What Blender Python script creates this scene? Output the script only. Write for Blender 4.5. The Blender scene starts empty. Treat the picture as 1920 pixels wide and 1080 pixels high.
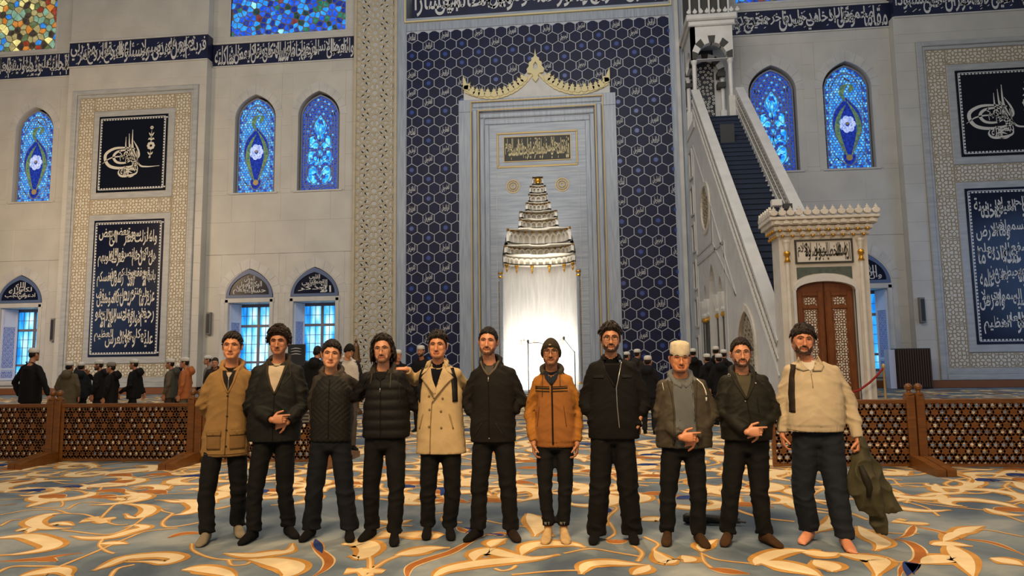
import bpy, bmesh, math, random
import numpy as np
from math import sin, cos, pi, radians, sqrt, atan2
from mathutils import Vector, Matrix, noise
from mathutils.bvhtree import BVHTree

random.seed(7)
SC = bpy.context.scene
COL = SC.collection

# ---------------------------------------------------------------- camera
cam_d = bpy.data.cameras.new('camera')
cam = bpy.data.objects.new('camera', cam_d)
COL.objects.link(cam)
cam_d.sensor_width = 36.0
cam_d.lens = 36.0 * 1300.0 / 1920.0
cam_d.clip_end = 300
_p, _y, _r = radians(6.0), radians(-6.2), radians(0.73)
fw = Vector((sin(_y) * cos(_p), cos(_y) * cos(_p), sin(_p)))
r0 = Vector((cos(_y), -sin(_y), 0)); u0 = r0.cross(fw)
rt = r0 * cos(_r) - u0 * sin(_r); up = r0 * sin(_r) + u0 * cos(_r)
cam.matrix_world = Matrix(((rt.x, up.x, -fw.x, 0), (rt.y, up.y, -fw.y, 0), (rt.z, up.z, -fw.z, 1.51), (0, 0, 0, 1)))
SC.camera = cam

# ---------------------------------------------------------------- world, lamps, exposure
W = bpy.data.worlds.new('world'); SC.world = W; W.use_nodes = True
bg = W.node_tree.nodes['Background']
bg.inputs[0].default_value = (0.80, 0.88, 1.0, 1); bg.inputs[1].default_value = 0.19
SC.view_settings.view_transform = 'Standard'
SC.view_settings.look = 'None'
SC.view_settings.exposure = 0.0
SC.view_settings.gamma = 1.0
SC.view_settings.use_curve_mapping = False

def aim(o, target):
    d = Vector(target) - o.location
    o.rotation_euler = d.to_track_quat('-Z', 'Y').to_euler()

def area(loc, target, size, power, color, size_y=None):
    l = bpy.data.lights.new('hall_light', 'AREA'); l.energy = power; l.color = color
    l.size = size
    if size_y: l.shape = 'RECTANGLE'; l.size_y = size_y
    o = bpy.data.objects.new('hall_light', l); o.location = loc; COL.objects.link(o); aim(o, target)
    return o

def spot(loc, target, power, color, angle, blend=0.6, radius=0.15):
    l = bpy.data.lights.new('hall_spot', 'SPOT'); l.energy = power; l.color = color
    l.spot_size = radians(angle); l.spot_blend = blend; l.shadow_soft_size = radius
    o = bpy.data.objects.new('hall_spot', l); o.location = loc; COL.objects.link(o); aim(o, target)
    return o

WARM = (1.0, 0.70, 0.38)
area((-1.5, -1.0, 9.0), (-0.6, 7.0, 0.4), 3.0, 1150, WARM)           # ring chandelier over the visitors
spot((-7, -3.0, 8.5), (-5.5, 5.5, 0), 900, WARM, 60)
spot((5.5, -2.5, 8.5), (3.0, 5.5, 0), 1300, WARM, 55)
spot((0.2, 2.6, 9.5), (0.2, 4.7, 0), 900, WARM, 34, .8)
spot((3.6, 2.4, 9.5), (2.9, 4.7, 0), 600, WARM, 26, .8)
spot((-4.5, 4.6, 9.5), (-4.5, 7.2, 0), 700, WARM, 34, .8)
spot((-0.5, 10.5, 9.5), (-0.6, 9.5, 0), 1500, WARM, 75)
area((-2, 12, 21), (-2.4, 35, 9), 16, 2500, (1.0, 0.96, 0.90), 8)     # far chandeliers washing the wall
area((-27, 22, 9), (-31, 35.5, 9), 4, 1150, (1.0, 0.70, 0.40))
area((25, 26, 6), (10, 27, 0), 7, 420, (0.28, 0.50, 1.0))      # daylight from the windows of the side walls
area((-33, 25, 5), (-22, 26, 0), 6, 200, (0.40, 0.60, 1.0))
area((-16, 14, 14), (-20, 34, 3), 6, 550, (1.0, 0.78, 0.52))
area((9, 11, 10), (6.5, 20, 4), 3, 170, (1.0, 0.78, 0.55))

# ---------------------------------------------------------------- helpers
def tag(o, label=None, cat=None, group=None, kind=None):
    if label: o['label'] = label
    if cat: o['category'] = cat
    if group: o['group'] = group
    if kind: o['kind'] = kind
    return o

def thing(name, label=None, cat=None, loc=(0, 0, 0), group=None, kind=None, rz=0.0):
    o = bpy.data.objects.new(name, None); o.empty_display_size = 0.1
    o.location = loc; o.rotation_euler = (0, 0, rz); COL.objects.link(o)
    return tag(o, label, cat, group, kind)

def wloc(o):
    v = Vector(o.location)
    while o.parent: o = o.parent; v = v + Vector(o.location)
    return v

def link_mesh(name, me, parent=None):
    o = bpy.data.objects.new(name, me); COL.objects.link(o)
    if parent: o.parent = parent
    return o

class MB:
    def __init__(s): s.v = []; s.f = []; s.m = []; s.mi = 0
    def add(s, vs, fs):
        b = len(s.v); s.v.extend([tuple(v) for v in vs]); s.f.extend([tuple(b + i for i in f) for f in fs]); s.m.extend([s.mi] * len(fs))
    def box(s, x0, x1, y0, y1, z0, z1):
        s.add([(x0,y0,z0),(x1,y0,z0),(x1,y1,z0),(x0,y1,z0),(x0,y0,z1),(x1,y0,z1),(x1,y1,z1),(x0,y1,z1)],
              [(0,3,2,1),(4,5,6,7),(0,1,5,4),(1,2,6,5),(2,3,7,6),(3,0,4,7)])
    def cbox(s, x0, x1, y0, y1, z0, z1, c):     # chamfered on the -Y face
        s.add([(x0,y0+c,z0),(x1,y0+c,z0),(x1,y1,z0),(x0,y1,z0),(x0,y0+c,z1),(x1,y0+c,z1),(x1,y1,z1),(x0,y1,z1),
               (x0+c,y0,z0+c),(x1-c,y0,z0+c),(x1-c,y0,z1-c),(x0+c,y0,z1-c)],
              [(0,3,2,1),(4,5,6,7),(1,2,6,5),(2,3,7,6),(3,0,4,7),(8,9,10,11),(0,1,9,8),(1,5,10,9),(5,4,11,10),(4,0,8,11)])
    def prism(s, pts, y0, y1, c=0.0):           # pts (x,z) ccw seen from -Y; front at y0
        n = len(pts)
        if c > 0:
            q = inset(pts, c)
            s.add([(x, y0 + c, z) for x, z in pts] + [(x, y1, z) for x, z in pts] + [(x, y0, z) for x, z in q],
                  [tuple(range(2*n, 3*n)), tuple(range(2*n-1, n-1, -1))] + [(i, n+i, n+(i+1)%n, (i+1)%n) for i in range(n)]
                  + [(i, (i+1)%n, 2*n+(i+1)%n, 2*n+i) for i in range(n)])
        else:
            s.add([(x, y0, z) for x, z in pts] + [(x, y1, z) for x, z in pts],
                  [tuple(range(n)), tuple(range(2*n-1, n-1, -1))] + [(i, n+i, n+(i+1)%n, (i+1)%n) for i in range(n)])
    def band(s, A, B, y0, y1, closed=False):    # solid strip between polylines A (inner) and B (outer)
        n = len(A); base = len(s.v)
        vs = [(x, y0, z) for x, z in A] + [(x, y0, z) for x, z in B] + [(x, y1, z) for x, z in A] + [(x, y1, z) for x, z in B]
        fs = []
        for i in range(n if closed else n - 1):
            j = (i + 1) % n
            fs += [(i, n+i, n+j, j), (n+i, 3*n+i, 3*n+j, n+j), (2*n+i, i, j, 2*n+j), (3*n+i, 2*n+i, 2*n+j, 3*n+j)]
        if not closed: fs += [(0, 2*n, 3*n, n), (n-1, 2*n-1, 4*n-1, 3*n-1)]
        s.add(vs, fs)
    def loft(s, rings, cap=True):
        n = len(rings[0]); vs = [p for r in rings for p in r]; fs = []
        for k in range(len(rings) - 1):
            for i in range(n):
                j = (i + 1) % n
                fs.append((k*n+i, k*n+j, (k+1)*n+j, (k+1)*n+i))
        if cap: fs += [tuple(range(n - 1, -1, -1)), tuple((len(rings)-1)*n + i for i in range(n))]
        s.add(vs, fs)
    def tube(s, path, rad, n=10, cap=True, flat=1.0):
        path = [Vector(p) for p in path]; L = len(path)
        if not hasattr(rad, '__len__'): rad = [rad] * L
        rings = []; up_ = Vector((0, 0, 1))
        for i, p in enumerate(path):
            t = (path[min(i+1, L-1)] - path[max(i-1, 0)])
            if t.length < 1e-9: t = Vector((0, 0, 1))
            t.normalize()
            a = t.cross(up_)
            if a.length < 0.05: a = t.cross(Vector((0, 1, 0)))
            a.normalize(); b = a.cross(t).normalized(); up_ = b if abs(t.z) > .9 else Vector((0,0,1))
            rings.append([p + a * (rad[i] * cos(2*pi*k/n)) + b * (rad[i] * flat * sin(2*pi*k/n)) for k in range(n)])
        s.loft(rings, cap)
    def capsule(s, path, rad, n=12):
        path = [Vector(p) for p in path]
        if not hasattr(rad, '__len__'): rad = [rad] * len(path)
        d0 = (path[0] - path[1]).normalized(); d1 = (path[-1] - path[-2]).normalized()
        P = []; R = []
        for a in (80, 55, 28): P.append(path[0] + d0 * rad[0] * sin(radians(a))); R.append(rad[0] * cos(radians(a)))
        P += path; R += list(rad)
        for a in (28, 55, 80): P.append(path[-1] + d1 * rad[-1] * sin(radians(a))); R.append(rad[-1] * cos(radians(a)))
        s.tube(P, R, n)
    def ball(s, c, r, nu=14, nv=9, M=None):
        if not hasattr(r, '__len__'): r = (r, r, r)
        vs = []; fs = []
        for j in range(1, nv):
            th = pi * j / nv
            for i in range(nu):
                v = Vector((r[0]*sin(th)*cos(2*pi*i/nu), r[1]*sin(th)*sin(2*pi*i/nu), r[2]*cos(th)))
                if M: v = M @ v
                vs.append(v + Vector(c))
        a = Vector((0, 0, r[2])); 
        if M: a = M @ a
        vs += [Vector(c) + a, Vector(c) - a]; T = len(vs) - 2; Bm = len(vs) - 1
        for j in range(nv - 2):
            for i in range(nu):
                k = (i + 1) % nu
                fs.append((j*nu+i, (j+1)*nu+i, (j+1)*nu+k, j*nu+k))
        for i in range(nu):
            k = (i + 1) % nu
            fs.append((T, i, k)); fs.append((Bm, (nv-2)*nu+k, (nv-2)*nu+i))
        s.add(vs, fs)
    def lathe(s, c, prof, n=20, sy=1.0, a0=0.0, a1=2*pi):
        full = abs(a1 - a0 - 2*pi) < 1e-6; m = n if full else n + 1
        vs = [(c[0] + r*cos(a0+(a1-a0)*i/n), c[1] + sy*r*sin(a0+(a1-a0)*i/n), c[2] + z) for r, z in prof for i in range(m)]
        fs = []
        for j in range(len(prof) - 1):
            for i in range(n):
                k = (i + 1) % m if full else i + 1
                fs.append((j*m+i, j*m+k, (j+1)*m+k, (j+1)*m+i))
        s.add(vs, fs)
    def flat(s, polys, y):                       # list of 2D polygons at depth y
        for p in polys: s.add([(x, y, z) for x, z in p], [tuple(range(len(p)))])
    def build(s, name, mats, parent=None, smooth=False, local=False, recalc=False):
        me = bpy.data.meshes.new(name)
        vs = s.v
        if parent is not None and not local:
            o_ = wloc(parent); vs = [(v[0]-o_.x, v[1]-o_.y, v[2]-o_.z) for v in s.v]
        me.from_pydata(vs, [], s.f)
        if not isinstance(mats, (list, tuple)): mats = [mats]
        for m in mats: me.materials.append(m)
        if len(mats) > 1: me.polygons.foreach_set('material_index', s.m)
        if recalc:
            bm = bmesh.new(); bm.from_mesh(me); bmesh.ops.recalc_face_normals(bm, faces=bm.faces); bm.to_mesh(me); bm.free()
        if smooth: me.polygons.foreach_set('use_smooth', [True] * len(me.polygons))
        me.update()
        return link_mesh(name, me, parent)

def inset(pts, d):
    n = len(pts); out = []
    for i in range(n):
        p0 = Vector(pts[i-1]); p = Vector(pts[i]); p1 = Vector(pts[(i+1) % n])
        a = (p - p0); b = (p1 - p)
        if a.length < 1e-9 or b.length < 1e-9: out.append(tuple(p)); continue
        a.normalize(); b.normalize()
        na = Vector((-a.y, a.x)); nb = Vector((-b.y, b.x)); m = na + nb
        if m.length < 1e-6: m = na
        m.normalize(); k = d / max(0.35, m.dot(na))
        out.append((p.x + m.x*k, p.y + m.y*k))
    return out

def arch(cx, hw, z0, zs, za, n=9, tm=68):       # pointed arch outline, ccw from bottom right
    T = radians(tm); L = []
    for i in range(n + 1):
        t = T * i / n
        L.append((hw * (cos(t) - cos(T)) / (1 - cos(T)), zs + (za - zs) * sin(t) / sin(T)))
    R = [(cx + x, z) for x, z in L]; Lf = [(cx - x, z) for x, z in reversed(L[:-1])]
    return [(cx + hw, z0)] + R + Lf + [(cx - hw, z0)]

# ribbon of varying width along a smooth spline, in 2D
def spline(P, seg=6):
    P = [Vector(p) for p in P]
    if len(P) < 3: seg = 1
    Q = [P[0]*2 - P[1]] + P + [P[-1]*2 - P[-2]]; out = []
    for i in range(1, len(Q) - 2):
        for k in range(seg):
            t = k / seg
            out.append(0.5 * ((2*Q[i]) + (Q[i+1]-Q[i-1])*t + (2*Q[i-1]-5*Q[i]+4*Q[i+1]-Q[i+2])*t*t + (3*Q[i]-Q[i-1]-3*Q[i+1]+Q[i+2])*t**3))
    out.append(P[-1]); return out

def ribbon(P, w, seg=6, prof=None, wmin=0.15):
    S = spline(P, seg); n = len(S); L = []; R = []
    for i, p in enumerate(S):
        d = S[min(i+1, n-1)] - S[max(i-1, 0)]
        if d.length < 1e-9: d = Vector((1, 0))
        d.normalize(); t = i / max(1, n - 1)
        k = (prof(t) if prof else max(wmin, sin(pi * t) ** 0.7)) * w / 2
        L.append((p.x - d.y*k, p.y + d.x*k)); R.append((p.x + d.y*k, p.y - d.x*k))
    return [[R[i], R[i+1], L[i+1], L[i]] for i in range(n - 1)]
CONST = lambda t: 1.0

# ---- Voronoi cells of a set of 2D sites, clipped to a convex polygon
def clip_half(poly, a, b, c):                   # keep a*x+b*y<=c
    out = []; n = len(poly)
    for i in range(n):
        p = poly[i]; q = poly[(i+1) % n]; dp = a*p[0]+b*p[1]-c; dq = a*q[0]+b*q[1]-c
        if dp <= 0: out.append(p)
        if (dp < 0 < dq) or (dq < 0 < dp):
            t = dp / (dp - dq); out.append((p[0]+(q[0]-p[0])*t, p[1]+(q[1]-p[1])*t))
    return out

def voronoi(sites, region, rad=9e9):
    S = np.array(sites); cells = []
    for i, (x, y) in enumerate(sites):
        d = (S[:, 0]-x)**2 + (S[:, 1]-y)**2; o = np.argsort(d)[1:22]
        poly = list(region)
        for j in o:
            if d[j] > rad * rad: break
            a = S[j, 0]-x; b = S[j, 1]-y; c = (S[j, 0]**2+S[j, 1]**2-x*x-y*y)/2
            poly = clip_half(poly, a, b, c)
            if len(poly) < 3: break
        if len(poly) >= 3: cells.append((i, poly))
    return cells

def dedupe(S, d):
    out = []
    for p in S:
        if all((p[0]-q[0])**2+(p[1]-q[1])**2 > d*d for q in out): out.append(p)
    return out

def rosettes(x0, x1, z0, z1, px, pz, rings, ox=0, oz=0, dd=0.1, stag=True):
    S = []; cs = []
    ni = int((x1-x0)/px)+3; nj = int((z1-z0)/pz)+3
    for j in range(-1, nj):
        for i in range(-1, ni):
            cs.append((x0+ox+i*px, z0+oz+j*pz))
            if stag: cs.append((x0+ox+(i+.5)*px, z0+oz+(j+.5)*pz))
    for c in cs: S.append(c)
    for (r, n, off) in rings:
        for c in cs:
            for k in range(n):
                a = 2*pi*(k+off)/n; S.append((c[0]+r*cos(a), c[1]+r*sin(a)))
    m = 0.5*px
    S = [p for p in S if x0-m < p[0] < x1+m and z0-m < p[1] < z1+m]
    return dedupe(S, dd)

def parea(p):
    return 0.5*sum(p[i][0]*p[(i+1)%len(p)][1]-p[(i+1)%len(p)][0]*p[i][1] for i in range(len(p)))

# ---------------------------------------------------------------- materials
def C(r, g, b):                                  # sRGB 0-255 -> linear
    f = lambda c: (c/255/12.92) if c/255 <= 0.04045 else ((c/255+0.055)/1.055)**2.4
    return (f(r), f(g), f(b), 1)

def mat(name, col, rough=0.6, metal=0.0, var=None, scale=3.0, bump=0.0, bscale=40.0, stretch=(1,1,1), emit=None, estr=0.0, spec=0.5, coat=0.0, detail=4, attr=False):
    m = bpy.data.materials.new(name); m.use_nodes = True; nt = m.node_tree; N = nt.nodes; L = nt.links
    b = N['Principled BSDF']; b.inputs['Roughness'].default_value = rough; b.inputs['Metallic'].default_value = metal
    b.inputs['Specular IOR Level'].default_value = spec; b.inputs['Base Color'].default_value = col
    if coat: b.inputs['Coat Weight'].default_value = coat
    if emit: b.inputs['Emission Color'].default_value = emit; b.inputs['Emission Strength'].default_value = estr
    tc = N.new('ShaderNodeTexCoord'); mp = N.new('ShaderNodeMapping'); mp.inputs['Scale'].default_value = stretch
    L.new(tc.outputs['Object'], mp.inputs['Vector'])
    if attr:
        at = N.new('ShaderNodeAttribute'); at.attribute_name = 'Col'
        nz = N.new('ShaderNodeTexNoise'); nz.inputs['Scale'].default_value = scale; nz.inputs['Detail'].default_value = detail
        L.new(mp.outputs[0], nz.inputs['Vector'])
        mr = N.new('ShaderNodeMapRange'); mr.inputs[1].default_value = .3; mr.inputs[2].default_value = .7
        mr.inputs[3].default_value = 1 - (var or .12); mr.inputs[4].default_value = 1 + (var or .12)
        L.new(nz.outputs['Fac'], mr.inputs[0])
        vm = N.new('ShaderNodeVectorMath'); vm.operation = 'SCALE'
        L.new(at.outputs['Color'], vm.inputs[0]); L.new(mr.outputs[0], vm.inputs['Scale']); L.new(vm.outputs[0], b.inputs['Base Color'])
    elif var:
        nz = N.new('ShaderNodeTexNoise'); nz.inputs['Scale'].default_value = scale; nz.inputs['Detail'].default_value = detail
        L.new(mp.outputs[0], nz.inputs['Vector'])
        cr = N.new('ShaderNodeValToRGB'); cr.color_ramp.elements[0].position = 0.32; cr.color_ramp.elements[1].position = 0.68
        cr.color_ramp.elements[0].color = col; cr.color_ramp.elements[1].color = var
        L.new(nz.outputs['Fac'], cr.inputs[0]); L.new(cr.outputs[0], b.inputs['Base Color'])
    if bump:
        n2 = N.new('ShaderNodeTexNoise'); n2.inputs['Scale'].default_value = bscale; n2.inputs['Detail'].default_value = 3
        L.new(mp.outputs[0], n2.inputs['Vector'])
        bp = N.new('ShaderNodeBump'); bp.inputs['Strength'].default_value = bump; bp.inputs['Distance'].default_value = 0.01
        L.new(n2.outputs['Fac'], bp.inputs['Height']); L.new(bp.outputs[0], b.inputs['Normal'])
    return m

def emat(name, c0, c1, c2, scale, strength, vscale=None, stretch=(1,1,1)):
    """backlit coloured glass: cells of glass with slight variation, gives off daylight"""
    m = bpy.data.materials.new(name); m.use_nodes = True; nt = m.node_tree; N = nt.nodes; L = nt.links
    b = N['Principled BSDF']; b.inputs['Roughness'].default_value = 0.25
    tc = N.new('ShaderNodeTexCoord'); mp = N.new('ShaderNodeMapping'); mp.inputs['Scale'].default_value = stretch
    L.new(tc.outputs['Object'], mp.inputs['Vector'])
    nz = N.new('ShaderNodeTexNoise'); nz.inputs['Scale'].default_value = scale; nz.inputs['Detail'].default_value = 2
    L.new(mp.outputs[0], nz.inputs['Vector'])
    cr = N.new('ShaderNodeValToRGB'); e = cr.color_ramp.elements
    e[0].position = 0.33; e[0].color = c0; e[1].position = 0.70; e[1].color = c2
    k = e.new(0.5); k.color = c1
    L.new(nz.outputs['Fac'], cr.inputs[0])
    out = cr.outputs[0]
    L.new(out, b.inputs['Base Color']); L.new(out, b.inputs['Emission Color']); b.inputs['Emission Strength'].default_value = strength
    return m

M = {}
M['marble'] = mat('white_marble', C(196,193,184), 0.45, var=C(184,181,173), scale=0.8, bump=0.05, bscale=3)
M['marble2'] = mat('pale_marble', C(200,198,192), 0.4, var=C(180,179,176), scale=1.2)
M['grey'] = mat('grey_veined_marble', C(168,176,186), 0.35, var=C(138,148,162), scale=1.6, stretch=(0.5,1,7), detail=6)
M['mould'] = mat('pale_grey_moulding', C(176,177,174), 0.42, var=C(156,158,158), scale=1.4, stretch=(1,1,5), detail=6)
M['greyv'] = mat('grey_veined_marble_upright', C(166,174,184), 0.35, var=C(136,146,160), scale=1.6, stretch=(7,1,0.5), detail=6)
M['lat_rib'] = mat('carved_rib_stone', C(188,176,150), 0.6, var=C(174,162,138), scale=3)
M['lat_in'] = mat('inlay_grey_marble', C(186,186,180), 0.5, var=C(170,170,166), scale=2)
M['fr_rib'] = mat('frame_rib_ochre', C(166,152,126), 0.6, var=C(152,138,112), scale=3)
M['fr_in'] = mat('frame_inlay_cream', C(206,200,184), 0.55)
M['navy'] = mat('navy_tile', C(8,17,60), 0.5, var=C(6,11,40), scale=2.5, spec=.3)
M['navy2'] = mat('deep_navy_glass', C(8,14,42), 0.25, var=C(5,9,30), scale=0.8, spec=.3)
M['black'] = mat('black_glass', C(6,9,22), 0.25, spec=.3)
M['band'] = mat('frieze_navy', C(22,28,66), 0.4, var=C(14,18,44), scale=2)
M['star'] = mat('light_blue_glaze', C(38,66,140), 0.3)
M['grout'] = mat('silver_grout_rib', C(176,180,190), 0.45)
M['script'] = mat('silver_script', C(200,200,198), 0.5)
M['script2'] = mat('cream_script', C(206,202,190), 0.5)
M['scriptd'] = mat('dark_script', C(54,50,42), 0.6)
M['gold'] = mat('gold_leaf', C(216,160,60), 0.3, 0.85)
M['goldp'] = mat('pale_gilding', C(214,200,152), 0.55, 0.05)
M['goldl'] = mat('gold_line', C(190,164,110), 0.45, 0.2)
M['tymp'] = mat('slate_blue_border', C(84,100,136), 0.4)
M['white'] = mat('white_carved_marble', C(214,211,204), 0.42, var=C(200,197,190), scale=2)
M['crestm'] = mat('portal_crest_marble', C(216,208,194), 0.5, var=C(202,192,176), scale=3)
M['vouss'] = mat('dark_stone', C(58,56,50), 0.6)
M['wood'] = mat('fence_wood', C(118,72,22), 0.42, var=C(94,56,16), scale=5, stretch=(1,1,8), coat=0.15)
M['door'] = mat('door_wood', C(126,70,24), 0.4, var=C(104,56,16), scale=4, stretch=(3,1,1))
M['skirt'] = mat('skirting_wood', C(126,74,36), 0.5)
M['stair'] = mat('stair_carpet', C(32,43,64), 0.85, bump=0.3, bscale=60)
M['winframe'] = mat('window_frame_paint', C(120,116,126), 0.5)
M['shut'] = mat('shutter_paint', C(206,208,226), 0.5)
M['leadw'] = mat('bronze_window_tracery', C(128,118,92), 0.6)
M['lead'] = mat('window_lead', C(120,128,150), 0.6)
M['dgrey'] = mat('dark_grey_metal', C(40,40,42), 0.5)
M['lgrey'] = mat('light_grey_metal', C(120,118,114), 0.5)
M['carpet'] = None
UX = -2.4                                        # the hall is symmetric about x = -2.4
YR, YP = 35.2, 34.7                              # recessed wall face, pier face

# ---------------------------------------------------------------- Arabic lettering (joined forms)
_F = {}
def _reg(ch, base, n): _F[ch] = (base, n)
for ch, b_, n_ in [('\u0621',0xFE80,1),('\u0622',0xFE81,2),('\u0623',0xFE83,2),('\u0624',0xFE85,2),('\u0625',0xFE87,2),('\u0626',0xFE89,4),
    ('\u0627',0xFE8D,2),('\u0628',0xFE8F,4),('\u0629',0xFE93,2),('\u062A',0xFE95,4),('\u062B',0xFE99,4),('\u062C',0xFE9D,4),('\u062D',0xFEA1,4),
    ('\u062E',0xFEA5,4),('\u062F',0xFEA9,2),('\u0630',0xFEAB,2),('\u0631',0xFEAD,2),('\u0632',0xFEAF,2),('\u0633',0xFEB1,4),('\u0634',0xFEB5,4),
    ('\u0635',0xFEB9,4),('\u0636',0xFEBD,4),('\u0637',0xFEC1,4),('\u0638',0xFEC5,4),('\u0639',0xFEC9,4),('\u063A',0xFECD,4),('\u0641',0xFED1,4),
    ('\u0642',0xFED5,4),('\u0643',0xFED9,4),('\u0644',0xFEDD,4),('\u0645',0xFEE1,4),('\u0646',0xFEE5,4),('\u0647',0xFEE9,4),('\u0648',0xFEED,2),
    ('\u0649',0xFEEF,2),('\u064A',0xFEF1,4)]: _reg(ch, b_, n_)

def shape(word):
    w = list(word); out = []; i = 0; prev = False
    while i < len(w):
        ch = w[i]
        if ch == '\u0644' and i + 1 < len(w) and w[i+1] in '\u0627\u0623\u0625\u0622':
            base = {'\u0622':0xFEF5,'\u0623':0xFEF7,'\u0625':0xFEF9,'\u0627':0xFEFB}[w[i+1]]
            out.append(chr(base + (1 if prev else 0))); prev = False; i += 2; continue
        base, n = _F[ch]
        nxt = i + 1 < len(w) and _F[w[i+1]][1] > 1 and n == 4
        if n == 1: out.append(chr(base)); prev = False
        elif n == 2: out.append(chr(base + (1 if prev else 0))); prev = False
        else:
            out.append(chr(base + ((3 if nxt else 1) if prev else (2 if nxt else 0)))); prev = nxt
        i += 1
    return ''.join(reversed(out))

_tc = bpy.data.curves.new('lettering', 'FONT'); _tc.resolution_u = 2; _tc.offset = 0.014
_to = bpy.data.objects.new('lettering', _tc); COL.objects.link(_to)
_words = {}
def word_mesh(word):
    if word not in _words:
        _tc.body = shape(word)
        dg = bpy.context.evaluated_depsgraph_get(); dg.update()
        me = bpy.data.meshes.new_from_object(_to.evaluated_get(dg), depsgraph=dg)
        vs = [(v.co.x, v.co.y) for v in me.vertices]; fs = [tuple(p.vertices) for p in me.polygons]
        bpy.data.meshes.remove(me)
        x0 = min(v[0] for v in vs); x1 = max(v[0] for v in vs); y0 = min(v[1] for v in vs); y1 = max(v[1] for v in vs)
        _words[word] = ([(x - x0, y) for x, y in vs], fs, x1 - x0, y0, y1)
    return _words[word]

def write_line(mb, text, x0, x1, z0, z1, y, tiers=2, th=0.66):
    """a thuluth-like line: words packed right to left in overlapping tiers, filling the box"""
    ws = [word_mesh(w) for w in text.split()]
    H = z1 - z0; ov = (1.0, 0.58, 0.5)[tiers - 1]
    adv = [max(w[2], .25) * ov for w in ws]; tot = sum(adv) + ws[-1][2] * (1 - ov)
    sx = (x1 - x0) / tot; x = x1
    for i, w in enumerate(ws):
        wx = w[2] * sx; h = w[4] - w[3]
        if tiers == 1: zz0, hh = z0, H
        else:
            hh = H * (th if i % tiers else min(0.98, th + 0.2)); zz0 = z0 + (H - hh) * (i % tiers) / (tiers - 1)
        sz = hh / max(h, 0.55)
        vs = [(x - wx + p[0]*sx, y, zz0 + (p[1] - w[3]) * sz) for p in w[0]]
        mb.add(vs, w[1]); x -= adv[i] * sx

T_L1 = ['واذا ما انزلت سورة نظر بعضهم الى بعض','هل يراكم من احد ثم انصرفوا صرف الله قلوبهم','بانهم قوم لا يفقهون لقد جاءكم رسول من انفسكم',
        'عزيز عليه ما عنتم حريص عليكم بالمؤمنين رؤف','رحيم فان تولوا فقل حسبي الله لا اله الا هو','عليه توكلت وهو رب العرش العظيم']
T_R1 = ['الله لا اله الا هو الحي القيوم لا تاخذه سنة','ولا نوم له ما في السموات وما في الارض','من ذا الذي يشفع عنده الا باذنه يعلم ما',
        'بين ايديهم وما خلفهم ولا يحيطون بشيء من علمه','الا بما شاء وسع كرسيه السموات والارض ولا','يؤده حفظهما وهو العلي العظيم']
T_FC = 'واذا انعمنا على الانسان اعرض ونا بجانبه واذا مسه الشر كان يؤسا قل كل يعمل على شاكلته'
T_FB = 'فربكم اعلم بمن هو اهدى سبيلا ويسئلونك عن الروح قل الروح من امر ربي'
T_FA = 'وما اوتيتم من العلم الا قليلا ولئن شئنا لنذهبن بالذي اوحينا اليك'
T_HD = 'وننزل من القران ما هو شفاء ورحمة للمؤمنين ولا يزيد الظالمين الا خسارا'
T_RC = 'مقاما محمودا وقل رب ادخلني مدخل صدق واخرجني مخرج صدق واجعل لي من لدنك'
T_RD = 'اقم الصلوة لدلوك الشمس الى غسق الليل وقران الفجر ان قران الفجر كان مشهودا'
T_MI = 'قد نرى تقلب وجهك في السماء فلنولينك قبلة ترضيها فول وجهك شطر المسجد الحرام'
T_MN = 'اذا صعد الخطيب المنبر فلا صلاة ولا كلام'
T_TY = ['ادعوني استجب لكم ان الله','حسبنا الله ونعم الوكيل نعم المولى','الا بذكر الله تطمئن القلوب','وان المساجد لله فلا تدعوا']
NAMES = ['الرحمن','الرحيم','الملك','القدوس','العزيز','الجبار','الخالق','الغفار','الوهاب','الرزاق','الفتاح','العليم','الكريم','الحكيم']

# ---------------------------------------------------------------- floor
floor_mb = MB(); floor_mb.add([(-42,-6,0),(36,-6,0),(36,37.5,0),(-42,37.5,0)], [(0,1,2,3)])
def carpet_mat():
    m = bpy.data.materials.new('carpet_ground'); m.use_nodes = True; nt = m.node_tree; N = nt.nodes; L = nt.links
    b = N['Principled BSDF']; b.inputs['Roughness'].default_value = 0.9; b.inputs['Specular IOR Level'].default_value = 0.2
    tc = N.new('ShaderNodeTexCoord')
    n1 = N.new('ShaderNodeTexNoise'); n1.inputs['Scale'].default_value = 1.1; n1.inputs['Detail'].default_value = 5; n1.inputs['Distortion'].default_value = 0.6
    L.new(tc.outputs['Object'], n1.inputs['Vector'])
    cr = N.new('ShaderNodeValToRGB'); e = cr.color_ramp.elements
    e[0].position = .34; e[0].color = C(80,92,106); e[1].position = .68; e[1].color = C(150,154,152)
    k = e.new(.5); k.color = C(108,120,128)
    L.new(n1.outputs['Fac'], cr.inputs[0]); L.new(cr.outputs[0], b.inputs['Base Color'])
    n2 = N.new('ShaderNodeTexNoise'); n2.inputs['Scale'].default_value = 260; L.new(tc.outputs['Object'], n2.inputs['Vector'])
    bp = N.new('ShaderNodeBump'); bp.inputs['Strength'].default_value = .25; bp.inputs['Distance'].default_value = .004
    L.new(n2.outputs['Fac'], bp.inputs['Height']); L.new(bp.outputs[0], b.inputs['Normal'])
    return m
floor = tag(floor_mb.build('floor', carpet_mat()), kind='structure')

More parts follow.
